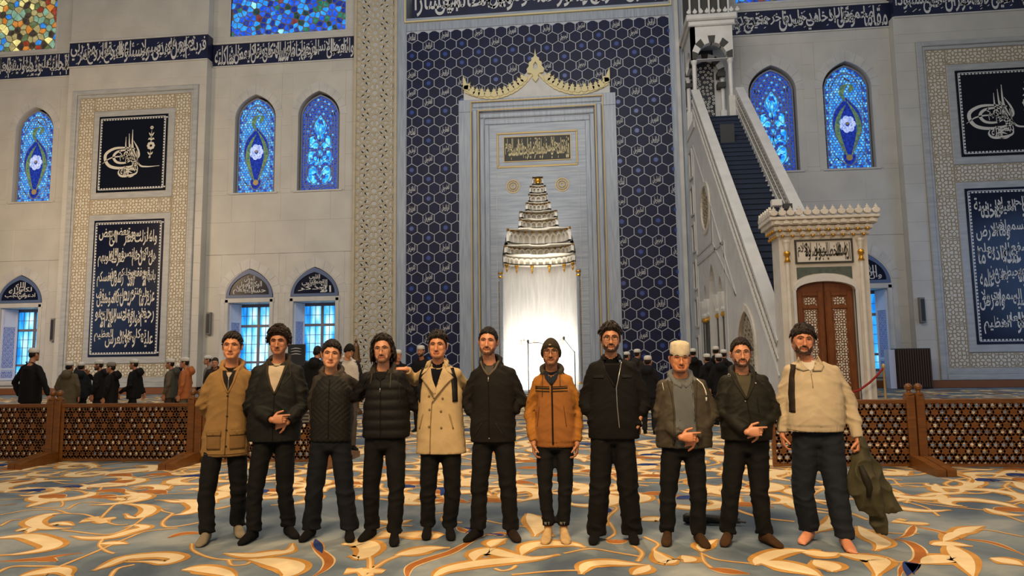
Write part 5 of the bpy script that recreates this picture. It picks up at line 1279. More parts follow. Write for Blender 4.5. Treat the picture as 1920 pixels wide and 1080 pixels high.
# rolled dark umbrella lying on the carpet
t = thing('folded_umbrella', 'black folded umbrella lying on the carpet behind two visitors', 'umbrella', (1.1, 6.68, 0))
b = MB(); b.tube([(.83, 6.70, .05), (.86, 6.70, .05), (.9, 6.70, .05), (1.26, 6.66, .045), (1.31, 6.655, .04)], [.03, .048, .045, .035, .015], 12); b.build('canopy', mat('umbrella_cloth', C(22,20,20), .6), t, smooth=True)
b = MB(); b.tube([(1.29, 6.655, .04), (1.38, 6.65, .03)], .009, 6); b.build('shaft', M['dgrey'], t)
for k in range(6):
    a = k*pi/3; b = MB(); b.tube([(.9, 6.70+.044*cos(a), .05+.044*sin(a)), (1.33, 6.655+.02*cos(a), .04+.02*sin(a))], .004, 5); b.build('rib_tip', M['dgrey'], t)
bpy.data.objects.remove(_to)
CARPET = [
('c',0.16,[(-4.13,4.77),(-4.08,4.88),(-4.0,4.95),(-3.89,4.93),(-3.73,4.77)]),
('g',0.035,[(-4.37,4.81),(-4.4,5.01),(-4.23,5.04),(-4.02,5.03),(-3.79,4.85),(-3.71,4.75)]),
('c',0.17,[(-5.3,5.77),(-5.18,5.87),(-5.03,5.9),(-4.77,5.77),(-4.57,5.63),(-4.53,5.49),(-4.63,5.36),(-4.78,5.29)]),
('o',0.09,[(-4.61,5.14),(-4.43,5.19),(-4.32,5.24),(-4.26,5.32),(-4.13,5.41)]),
('o',0.1,[(-4.36,5.18),(-4.28,5.21),(-4.15,5.17)]),
('g',0.03,[(-4.03,5.03),(-4.04,5.37),(-4.07,5.85),(-4.06,6.13),(-3.84,6.27)]),
('c',0.15,[(-5.45,6.82),(-5.54,6.72),(-5.43,6.42),(-5.12,6.2),(-4.86,6.21)]),
('c',0.1,[(-5.18,6.31),(-5.12,6.39),(-4.91,6.31)]),
('g',0.03,[(-5.45,6.82),(-5.15,6.77),(-4.84,6.56),(-4.53,6.37),(-4.42,6.39)]),
('g',0.03,[(-5.55,7.01),(-5.65,7.35),(-5.29,7.33),(-5.03,7.32),(-4.65,7.08),(-4.42,6.6),(-4.3,6.17),(-4.35,6.0),(-4.6,6.05),(-4.9,6.14)]),
('c',0.13,[(-5.1,7.3),(-4.84,7.23),(-4.62,7.03),(-4.51,6.74),(-4.58,6.67),(-4.77,6.84)]),
('f',0.16,[(-4.98,6.48),(-4.83,6.55),(-4.74,6.66)]),
('f',0.14,[(-4.99,6.66),(-4.82,6.53),(-4.68,6.42)]),
('g',0.03,[(-4.85,6.58),(-5.02,6.91),(-5.19,7.28),(-5.3,7.73),(-5.04,7.85),(-4.68,7.98)]),
('c',0.11,[(-5.7,7.74),(-5.42,7.59),(-5.23,7.55),(-5.31,7.81),(-5.6,8.01),(-5.85,8.07)]),
('c',0.2,[(-4.64,7.56),(-4.42,7.47),(-4.16,7.2),(-4.12,6.91),(-4.23,6.78)]),
('g',0.03,[(-4.89,7.52),(-4.69,7.57),(-4.49,7.52)]),
('g',0.035,[(-4.27,6.88),(-4.13,6.49),(-3.96,6.3),(-3.82,6.41),(-3.72,6.58)]),
('g',0.025,[(-4.24,6.86),(-4.42,6.96),(-4.51,7.06),(-4.43,7.07)]),
('c',0.12,[(-4.64,5.93),(-4.42,5.87),(-4.25,5.92),(-4.21,6.1),(-4.17,6.28),(-4.33,6.36),(-4.36,6.25)]),
('c',0.13,[(-3.69,4.96),(-3.68,5.09),(-3.67,5.28),(-3.55,5.36),(-3.4,5.39),(-3.25,5.32),(-3.27,5.19),(-3.42,5.21),(-3.61,5.2)]),
('g',0.03,[(-3.46,4.83),(-3.54,5.02),(-3.48,5.13)]),
('c',0.15,[(-3.03,5.02),(-2.91,5.06),(-2.69,4.98),(-2.5,4.84)]),
('g',0.03,[(-3.39,5.75),(-3.24,5.53),(-2.96,5.33),(-2.72,5.3),(-2.61,5.34)]),
('c',0.13,[(-2.95,5.47),(-2.71,5.42),(-2.57,5.49),(-2.45,5.58),(-2.52,5.81)]),
('c',0.22,[(-2.66,5.31),(-2.46,5.28),(-2.26,5.17),(-2.18,5.0),(-2.2,4.86)]),
('g',0.03,[(-2.81,5.29),(-2.71,5.16),(-2.62,5.19),(-2.62,5.26)]),
('o',0.07,[(-2.37,5.83),(-2.2,5.59),(-2.03,5.35),(-1.97,5.12),(-1.99,4.9)]),
('b',0.07,[(-2.38,5.95),(-2.26,5.72),(-2.15,5.52)]),
('o',0.1,[(-3.71,5.92),(-3.67,6.06),(-3.58,6.09),(-3.5,6.07)]),
('c',0.12,[(-6.08,7.08),(-6.11,7.29),(-6.13,7.49),(-6.18,7.66)]),
('g',0.03,[(-6.05,6.71),(-5.95,6.93),(-5.68,6.98),(-5.33,6.79)]),
('g',0.028,[(-6.74,7.46),(-6.51,7.58),(-6.33,7.71)]),
('o',0.09,[(-5.57,8.2),(-5.4,8.26),(-5.07,8.1)]),
('g',0.03,[(-6.02,7.09),(-5.71,7.09),(-5.94,7.42),(-6.33,7.71)]),
('c',0.1,[(-4.19,5.69),(-4.08,5.72),(-3.93,5.7)]),
('g',0.03,[(-4.28,5.86),(-4.15,5.64),(-3.97,5.48),(-3.85,5.41)]),
('g',0.03,[(-5.63,6.25),(-5.72,6.47),(-5.66,6.53)]),
('c',0.1,[(-5.3,6.06),(-5.27,6.16),(-5.18,6.11),(-5.13,5.99)]),
('c',0.14,[(-7.69,8.49),(-7.58,8.63),(-7.4,8.69)]),
('c',0.11,[(-7.91,8.97),(-7.78,9.12),(-7.3,9.03)]),
('g',0.03,[(-5.97,8.06),(-6.14,8.42),(-5.93,8.69),(-5.68,8.83),(-5.45,9.2)]),
('b',0.12,[(-6.63,8.21),(-6.52,8.34),(-6.19,8.17)]),
('o',0.1,[(-7.55,8.34),(-7.43,8.37)]),
('o',0.1,[(-6.46,7.15),(-6.34,7.25)]),
('c',0.11,[(-6.69,9.31),(-6.96,9.46),(-7.17,9.37),(-7.1,9.14),(-6.79,9.02)]),
('g',0.03,[(-7.06,8.65),(-6.74,8.5),(-6.56,8.56),(-6.52,8.8)]),
('c',0.12,[(-7.96,10.02),(-7.87,10.25),(-7.47,9.95),(-7.36,9.69)]),
('o',0.1,[(-6.66,9.31),(-6.42,9.43)]),
('c',0.2,[(-2.09,5.79),(-2.01,5.83),(-1.9,5.83),(-1.8,5.64),(-1.8,5.42),(-1.91,5.47)]),
('f',0.15,[(-1.8,5.07),(-1.67,5.09),(-1.51,5.08)]),
('f',0.1,[(-1.73,5.14),(-1.63,5.0),(-1.57,5.02)]),
('g',0.045,[(-1.84,5.72),(-1.7,5.35),(-1.62,5.14),(-1.57,5.38),(-1.43,5.68)]),
('c',0.17,[(-1.55,5.5),(-1.43,5.6),(-1.32,5.71),(-1.16,5.75)]),
('o',0.075,[(-1.3,4.92),(-1.35,5.19),(-1.28,5.38),(-1.13,5.62),(-1.03,5.93),(-0.94,6.17)]),
('c',0.16,[(-1.13,4.95),(-1.06,5.16),(-0.87,5.32),(-0.64,5.42),(-0.43,5.49),(-0.26,5.61)]),
('c',0.16,[(-0.9,5.37),(-0.92,5.56),(-0.83,5.68),(-0.69,5.58),(-0.57,5.53),(-0.41,5.5)]),
('c',0.17,[(-0.56,5.55),(-0.52,5.83),(-0.35,5.93),(-0.17,5.91),(-0.06,5.82)]),
('g',0.03,[(-0.72,5.21),(-0.66,5.16),(-0.6,5.2),(-0.57,5.3)]),
('c',0.13,[(-0.09,5.11),(-0.05,5.33),(0.08,5.41),(0.24,5.39),(0.41,5.36)]),
('c',0.1,[(0.27,5.12),(0.36,5.26),(0.41,5.37)]),
('g',0.03,[(-0.23,5.64),(-0.02,5.79),(0.18,5.69),(0.36,5.59)]),
('g',0.035,[(0.32,5.92),(0.38,5.7),(0.33,5.45)]),
('f',0.3,[(-1.89,6.14),(-1.68,6.14),(-1.49,6.14),(-1.31,6.1)]),
('g',0.03,[(-1.96,6.3),(-1.86,6.48),(-1.66,6.48)]),
('c',0.2,[(-0.64,7.05),(-0.54,6.78),(-0.49,6.47),(-0.5,6.15)]),
('g',0.035,[(-0.64,7.05),(-0.54,6.93),(-0.42,6.5),(-0.34,6.15)]),
('g',0.03,[(-1.01,6.73),(-0.84,6.6),(-0.6,6.49)]),
('o',0.06,[(-1.24,6.46),(-1.13,6.3),(-0.93,6.18)]),
('b',0.07,[(-1.17,6.44),(-1.07,6.37),(-1.12,6.23)]),
('b',0.05,[(-0.93,6.24),(-0.79,6.18),(-0.85,6.14)]),
('o',0.05,[(-0.93,6.18),(-0.8,6.25),(-0.73,6.21)]),
('c',0.12,[(-0.83,5.78),(-0.82,5.95),(-0.73,6.07)]),
('g',0.03,[(-0.05,5.21),(-0.28,5.18),(-0.58,5.07)]),
('b',0.2,[(-1.87,8.4),(-1.69,8.29),(-1.7,7.91)]),
('o',0.16,[(-1.35,8.25),(-1.2,8.29),(-1.06,8.3)]),
('g',0.04,[(-1.58,7.0),(-1.46,7.04),(-1.42,6.7),(-1.22,6.63)]),
('c',0.12,[(-2.04,6.66),(-1.86,6.6),(-1.72,6.72)]),
('c',0.14,[(-1.24,8.72),(-1.01,8.99),(-0.95,9.33)]),
('g',0.03,[(0.16,6.71),(0.19,6.31),(0.11,6.09)]),
('o',0.12,[(0.11,6.06),(0.2,6.02),(0.29,6.07)]),
('b',0.05,[(0.16,7.35),(0.17,7.21),(0.16,7.13)]),
('g',0.04,[(0.17,7.46),(0.25,7.34),(0.15,6.93),(0.12,6.57)]),
('c',0.16,[(0.46,6.8),(0.58,6.88),(0.71,6.81)]),
('g',0.03,[(0.43,6.2),(0.53,5.97),(0.48,5.76),(0.59,5.52)]),
('c',0.12,[(0.48,5.76),(0.54,5.47),(0.64,5.52)]),
('o',0.1,[(0.83,11.35),(1.05,11.31),(1.22,11.15)]),
('c',0.12,[(0.64,9.45),(0.83,9.61),(0.87,9.32)]),
('c',0.12,[(0.68,5.64),(0.72,5.53),(0.67,5.45)]),
('c',0.11,[(0.84,5.75),(0.9,5.97),(1.04,6.15)]),
('g',0.03,[(0.84,5.7),(0.93,5.54),(1.17,5.45)]),
('o',0.11,[(0.83,5.32),(0.96,5.25),(1.09,5.2)]),
('g',0.03,[(0.84,5.73),(0.82,5.49),(0.85,5.31)]),
('c',0.14,[(1.17,5.41),(1.25,5.56),(1.43,5.76),(1.58,5.83),(1.71,5.82)]),
('c',0.18,[(1.61,5.78),(1.69,5.76),(1.79,5.74),(1.89,5.79)]),
('c',0.18,[(1.86,5.77),(1.99,5.69),(2.1,5.61),(2.04,5.43),(1.92,5.17)]),
('c',0.22,[(1.21,5.49),(1.35,5.44),(1.48,5.31),(1.57,5.15)]),
('c',0.2,[(1.64,5.58),(1.69,5.43),(1.67,5.28)]),
('o',0.075,[(2.46,6.23),(2.55,6.15),(2.53,5.91),(2.4,5.63),(2.2,5.42),(2.06,5.15)]),
('b',0.1,[(2.15,5.23),(2.31,5.54),(2.21,5.27)]),
('f',0.14,[(2.74,6.9),(2.86,6.82),(3.01,6.81)]),
('f',0.1,[(2.82,6.99),(2.87,6.92)]),
('o',0.05,[(2.86,6.75),(2.77,6.58),(2.64,6.37),(2.5,6.25)]),
('o',0.04,[(2.84,6.72),(2.96,6.53),(3.02,6.29)]),
('o',0.05,[(3.01,6.28),(3.2,6.16),(3.24,5.8)]),
('c',0.14,[(2.69,6.07),(2.85,6.11),(2.99,6.04)]),
('c',0.1,[(2.83,6.17),(3.05,6.44),(3.18,6.48)]),
('g',0.03,[(3.18,6.48),(3.38,6.61),(3.56,6.38)]),
('c',0.15,[(2.84,6.11),(2.74,5.7),(2.56,5.18)]),
('c',0.2,[(2.37,5.53),(2.53,5.64),(2.65,5.69),(2.67,5.58)]),
('c',0.16,[(2.94,5.71),(3.02,5.63),(3.07,5.52)]),
('c',0.16,[(2.36,6.69),(2.33,6.33),(2.33,6.08),(2.18,5.86)]),
('g',0.03,[(2.13,5.62),(2.2,5.66),(2.21,5.58),(2.26,5.56)]),
('c',0.1,[(3.31,7.98),(3.56,8.13),(3.78,8.26),(4.02,8.33),(4.23,8.58)]),
('c',0.12,[(4.04,8.89),(3.87,8.45),(3.95,8.23)]),
('c',0.12,[(3.67,9.48),(3.93,9.7),(4.24,9.85)]),
('g',0.03,[(3.58,9.14),(3.67,9.12),(3.58,8.66),(3.92,8.73),(4.2,8.66),(4.56,8.99),(4.75,9.47),(4.62,9.77)]),
('c',0.11,[(4.2,8.66),(4.46,8.83),(4.64,9.12),(4.73,9.55)]),
('c',0.12,[(4.95,9.38),(5.44,9.88),(5.53,9.74)]),
('c',0.12,[(4.84,9.06),(5.01,9.01),(4.88,8.71),(4.8,8.49)]),
('o',0.13,[(3.68,7.95),(3.9,7.99),(4.02,7.85)]),
('o',0.1,[(4.41,8.25),(4.48,8.17)]),
('g',0.03,[(3.3,7.93),(3.43,7.66),(3.69,7.5),(3.85,7.35),(3.88,6.91)]),
('g',0.03,[(3.1,7.9),(3.25,7.76),(3.31,7.47),(3.25,7.13)]),
('c',0.1,[(2.85,7.38),(3.09,7.46),(3.19,7.4)]),
('c',0.12,[(3.86,7.51),(3.89,7.27),(4.06,7.2)]),
('c',0.12,[(2.99,6.35),(3.23,6.61),(3.45,6.75)]),
('g',0.03,[(2.31,6.65),(2.46,6.5),(2.58,6.44),(2.77,6.45)]),
('c',0.14,[(2.3,7.19),(2.19,6.82),(2.05,6.61),(1.88,6.4)]),
('g',0.03,[(4.23,7.7),(4.45,7.89)]),
]
# ================================================================ woven carpet ornament (pile of another colour, 2-4 mm proud)
def ground_mat(name, c1, c2):
    return mat(name, c1, 0.92, var=c2, scale=5, bump=.25, bscale=260, spec=.15, detail=5)
CM = {'edge': ground_mat('carpet_gold_pile', C(176,124,58), C(196,148,80)), 'cream': ground_mat('carpet_cream_pile', C(214,188,142), C(228,208,168)),
      'orange': ground_mat('carpet_orange_pile', C(150,92,44), C(172,108,56)), 'blue': ground_mat('carpet_blue_pile', C(34,52,104), C(46,66,120)), 'pale': ground_mat('carpet_pale_line', C(206,174,122), C(220,190,140))}
cb = {k: MB() for k in CM}
_lay = [0]
def cstroke(t, w, P):
    _lay[0] += 1; e = .0000012*_lay[0]
    P = [Vector(p) for p in P]
    hook = lambda q: max(.10, sin(pi * min(1, q*1.02)) ** .8 * (1.25 - .45*q))
    def put(key, w_, prof, z, seg=7):
        for quad in ribbon(P, w_, seg, prof): cb[key].add([(a, b, z + e) for a, b in quad], [(3, 2, 1, 0)])
    if t == 'g': put('edge', w*1.25, CONST, .0020); put('pale', w*.45, CONST, .0032)
    elif t == 'c': put('edge', w + .085, lambda q: max(.24, hook(q)), .0020); put('cream', w, lambda q: max(.05, hook(q) - .10), .0034)
    elif t == 'o': put('pale', w + .03, lambda q: max(.25, hook(q)), .0020); put('orange', w, lambda q: max(.2, hook(q)), .0034)
    elif t == 'f': put('edge', w + .02, lambda q: .55 + .45*abs(cos(q*pi*1.5)), .0022); put('pale', w*.7, lambda q: .5 + .5*abs(cos(q*pi*1.5)), .0036)
    elif t == 'b': put('edge', w + .03, hook, .0021); put('blue', w, hook, .0036)
for t, w, P in CARPET: cstroke(t, w, P)
# the design carries on over the rest of the hall floor
rc = random.Random(21)
def scroll(x, y, a, s, fl, k):
    pts = []
    for i in range(7):
        q = i/6; r = s*(1 - .72*q); ang = a + fl*q*4.0
        pts.append((x + r*cos(ang) + s*.3*q*cos(a), y + r*sin(ang)))
    cstroke(k, s*.34 if k == 'c' else s*.22, pts)
def free(x, y):
    d = y
    return y > 7.6 or abs(x + .2) > .86*y + 1.2
n_ = 0
y = 7.2
while y < 33:
    st_ = .62 + .030*(y-7)
    x = -.95*y - 3
    while x < .95*y + 2:
        px_, py_ = x + rc.uniform(-.3, .3)*st_, y + rc.uniform(-.3, .3)*st_
        if free(px_, py_):
            fl = rc.choice((-1, 1)); a = rc.uniform(0, 2*pi); s = st_*rc.uniform(.5, .85)
            scroll(px_, py_, a, s, fl, 'c')
            if rc.random() < .8:
                q = [(px_, py_)]; b = a + pi*rc.uniform(.6, 1.4)
                for i in range(4): b += rc.uniform(-.7, .7); q.append((q[-1][0] + st_*.45*cos(b), q[-1][1] + st_*.45*sin(b)))
                cstroke('g', .035 + .002*y, q)
            if rc.random() < .22: cstroke('o', .15 + .008*y, [(px_+.2, py_-.2), (px_+.2+.3*st_, py_-.15), (px_+.2+.65*st_, py_-.28)])
            if rc.random() < .10: cstroke('b', .14 + .008*y, [(px_-.3, py_+.1), (px_-.3+.25*st_, py_+.2), (px_-.3+.45*st_, py_+.1)])
        x += st_
    y += st_*.85
# foreground beyond the traced part, near the camera
for i in range(60):
    px_, py_ = rc.uniform(-6, 6), rc.uniform(1.0, 4.0)
    scroll(px_, py_, rc.uniform(0, 6), rc.uniform(.3, .5), rc.choice((-1, 1)), 'c')
for k, nm in (('edge', 'gold_scrollwork'), ('cream', 'cream_scrollwork'), ('orange', 'orange_palmettes'), ('blue', 'blue_leaves'), ('pale', 'pale_outline')):
    tag(cb[k].build(nm, CM[k], floor), kind='stuff')
# ================================================================ people
M['skin'] = mat('skin', C(200,150,120), 0.48, attr=True, scale=30, var=.05, bump=.06, bscale=200)
M['hair'] = mat('hair', C(30,22,18), 0.45, attr=True, scale=60, var=.35, bump=.6, bscale=220, stretch=(1,1,.4), spec=.3)
M['cloth'] = mat('woven_cloth', C(60,60,60), 0.85, attr=True, scale=8, var=.10, bump=.25, bscale=300, spec=.25)
M['nylon'] = mat('nylon_shell', C(60,60,60), 0.68, attr=True, scale=6, var=.14, bump=.25, bscale=30, spec=.25)
M['knit'] = mat('knitted_wool', C(60,60,60), 0.95, attr=True, scale=20, var=.15, bump=.7, bscale=260, spec=.2)
M['eyem'] = mat('eyeball', C(200,190,180), 0.25, attr=True, scale=2, var=.02)
M['metal'] = mat('bright_metal', C(190,186,176), 0.3, 0.8)
M['specs'] = mat('spectacle_frame', C(26,22,20), 0.4)
M['wire'] = mat('spectacle_wire', C(130,110,80), 0.35, .6)

def smooth_np(me, it):
    pass

def remesh(mb, vox, it=2, f=.5):
    me = bpy.data.meshes.new('tmp'); me.from_pydata([tuple(v) for v in mb.v], [], mb.f); me.update()
    bm = bmesh.new(); bm.from_mesh(me); bmesh.ops.recalc_face_normals(bm, faces=bm.faces); bm.to_mesh(me); bm.free()
    o = bpy.data.objects.new('tmp', me); COL.objects.link(o)
    r = o.modifiers.new('r', 'REMESH'); r.mode = 'VOXEL'; r.voxel_size = vox; r.adaptivity = 0
    if it: s = o.modifiers.new('s', 'SMOOTH'); s.iterations = it; s.factor = f
    dg = bpy.context.evaluated_depsgraph_get(); dg.update()
    out = bpy.data.meshes.new_from_object(o.evaluated_get(dg), depsgraph=dg)
    bpy.data.objects.remove(o); bpy.data.meshes.remove(me)
    return out

def arrays(me):
    n = len(me.vertices); co = np.empty(n*3); me.vertices.foreach_get('co', co); no = np.empty(n*3); me.vertices.foreach_get('normal', no)
    return co.reshape(-1, 3), no.reshape(-1, 3)

def nz(p, s): return noise.noise(Vector((p[0]*s[0], p[1]*s[1], p[2]*s[2])))

def finish(me, name, mtl, parent, colf=None, disp=None, base=None, seedv=0.0):
    co, no = arrays(me)
    if disp is not None:
        d = np.array([disp(p, n) for p, n in zip(co, no)]); co = co + no * d[:, None]
        me.vertices.foreach_set('co', co.ravel())
    at = me.color_attributes.new('Col', 'FLOAT_COLOR', 'POINT')
    if colf is None: c = np.tile(np.array(base, dtype=float), (len(co), 1))
    else: c = np.array([colf(p, n) for p, n in zip(co, no)], dtype=float)
    at.data.foreach_set('color', c.ravel())
    me.polygons.foreach_set('use_smooth', [True] * len(me.polygons))
    me.materials.clear(); me.materials.append(mtl); me.update(); me.name = name
    return link_mesh(name, me, parent)

def simple(mb, name, mtl, parent, base, smooth=True):
    o = mb.build(name, mtl, parent, smooth=smooth, local=True)
    me = o.data; at = me.color_attributes.new('Col', 'FLOAT_COLOR', 'POINT')
    at.data.foreach_set('color', np.tile(np.array(base, dtype=float), (len(me.vertices), 1)).ravel())
    return o

def sstep(a, b, x):
    t = min(1, max(0, (x - a) / (b - a))); return t*t*(3-2*t)

def ell(c, a, b, n=20, ax=None, p=2.3):
    out = []
    for k in range(n):
        t = 2*pi*k/n; cx = cos(t); sy = sin(t)
        x = a * math.copysign(abs(cx)**(2/p), cx); y = b * math.copysign(abs(sy)**(2/p), sy)
        out.append((c[0]+x, c[1]+y, c[2]))
    return out

# skull in head space: origin mid-head, face toward -Y
def skull(d, k=1.0, wide=1.0):
    x, y, z = d
    px, py, pz = (.0765*wide)*x, .093*y, .116*z
    if z < 0:
        t = -z; px *= 1 - .27*t**1.8
        if y > 0: py *= 1 - .40*t
        else: py *= 1 - .10*t
    else: px *= 1 - .06*z*z
    if y < 0: py *= .90
    v = Vector((px, py, pz))
    if y < 0:
        for s in (-1, 1):
            g = math.exp(-(((px - s*.031)/.017)**2 + ((pz - .003)/.013)**2)); v.y += .010*g
        v.y += -.004*math.exp(-((pz-.03)/.02)**2)
    return v * k
def sphere_dirs(nu, nv):
    D = [Vector((sin(pi*j/nv)*cos(2*pi*i/nu), sin(pi*j/nv)*sin(2*pi*i/nu), cos(pi*j/nv))) for j in range(1, nv) for i in range(nu)]
    D += [Vector((0,0,1)), Vector((0,0,-1))]; F = []
    for j in range(nv-2):
        for i in range(nu): k = (i+1) % nu; F.append((j*nu+i, (j+1)*nu+i, (j+1)*nu+k, j*nu+k))
    T = len(D)-2
    for i in range(nu): k = (i+1) % nu; F.append((T, i, k)); F.append((T+1, (nv-2)*nu+k, (nv-2)*nu+i))
    return D, F

def hand(mb, Wp, D, Nn, side, curl=.5, s=1.0, point=False, spread=.0):
    """palm with five bent fingers. D toward the fingers, Nn out of the palm, side=+1 thumb toward D x Nn"""
    D = Vector(D).normalized(); Nn = Vector(Nn); Nn = (Nn - D*Nn.dot(D)).normalized(); A = D.cross(Nn).normalized() * side
    Wp = Vector(Wp); rings = []
    for t, w, h in ((-.02, .024, .019), (.0, .027, .020), (.03, .036, .018), (.06, .041, .016), (.085, .040, .014), (.095, .036, .011)):
        c = Wp + D*t*s
        rings.append([c + A*(w*s*cos(2*pi*k/12)) + Nn*(h*s*sin(2*pi*k/12)) for k in range(12)])
    mb.loft(rings)
    for i, (o, L, r) in enumerate(((.030, .070, .0092), (.0105, .078, .0095), (-.010, .072, .0092), (-.029, .056, .0082))):
        p = Wp + D*.086*s + A*o*s; P = [Wp + D*.06*s + A*o*.95*s, p]
        cu = curl * (.12 if (point and i == 0) else 1.0); ang = 0; d = D + A*(o*spread*8); d.normalize()
        for sg, fr in ((.44, .9), (.31, 1.1), (.25, .9)):
            ang += cu*fr; dd = d*cos(ang) + Nn*sin(ang); p = p + dd*L*sg*s; P.append(p)
        mb.capsule(P, [r*1.1*s, r*s, r*.95*s, r*.9*s, r*.78*s], 8)
    p = Wp + D*.022*s + A*.026*s; d1 = (D*.55 + A*.75 + Nn*.25).normalized(); d2 = (D*(.9 if point else .75) + A*.25 + Nn*(.1 if point else .5)).normalized()
    mb.capsule([p, p + d1*.038*s, p + d1*.038*s + d2*.030*s, p + d1*.038*s + d2*.052*s], [.014*s, .0115*s, .0105*s, .0085*s], 8)

def beard_w(x, z, kind):
    ax = abs(x)
    xs = (0, .012, .028, .042, .058, .078); zs = (-.092, -.090, -.083, -.066, -.042, -.002)
    zl = np.interp(ax, xs, zs); w = 0.0
    if kind in ('full', 'stubble', 'thin'):
        w = sstep(zl + .008, zl - .006, z) * (1 - .55*sstep(.056, .070, ax))
        if kind == 'thin': w *= sstep(-.07, -.082, z) if ax < .05 else sstep(.0, .0001, .078-ax)
        if ax < .036: w = max(w, sstep(-.046, -.053, z) * sstep(-.067, -.060, z) * (1 if ax < .03 else .5), (sstep(.020, .027, ax) * sstep(-.05, -.06, z)))
    elif kind == 'goatee':
        w = sstep(.040, .026, ax) * sstep(-.086, -.094, z)
        if ax < .032: w = max(w, .7*sstep(-.046, -.053, z) * sstep(-.067, -.060, z))
        w = max(w, .5*sstep(-.085, -.1, z))
    elif kind == 'moustache':
        if ax < .032: w = .8*sstep(-.046, -.053, z) * sstep(-.067, -.060, z)
        w = max(w, .35 * sstep(zl+.008, zl-.006, z))
    elif kind == 'light':
        w = .32 * sstep(zl+.008, zl-.006, z)
        if ax < .03: w = max(w, .5*sstep(-.048, -.053, z) * sstep(-.066, -.060, z))
    return w

def R_head(h):   # yaw, pitch, roll
    return Matrix.Rotation(h.get('yaw', 0), 3, 'Z') @ Matrix.Rotation(h.get('roll', 0), 3, 'Y') @ Matrix.Rotation(h.get('pitch', 0), 3, 'X')

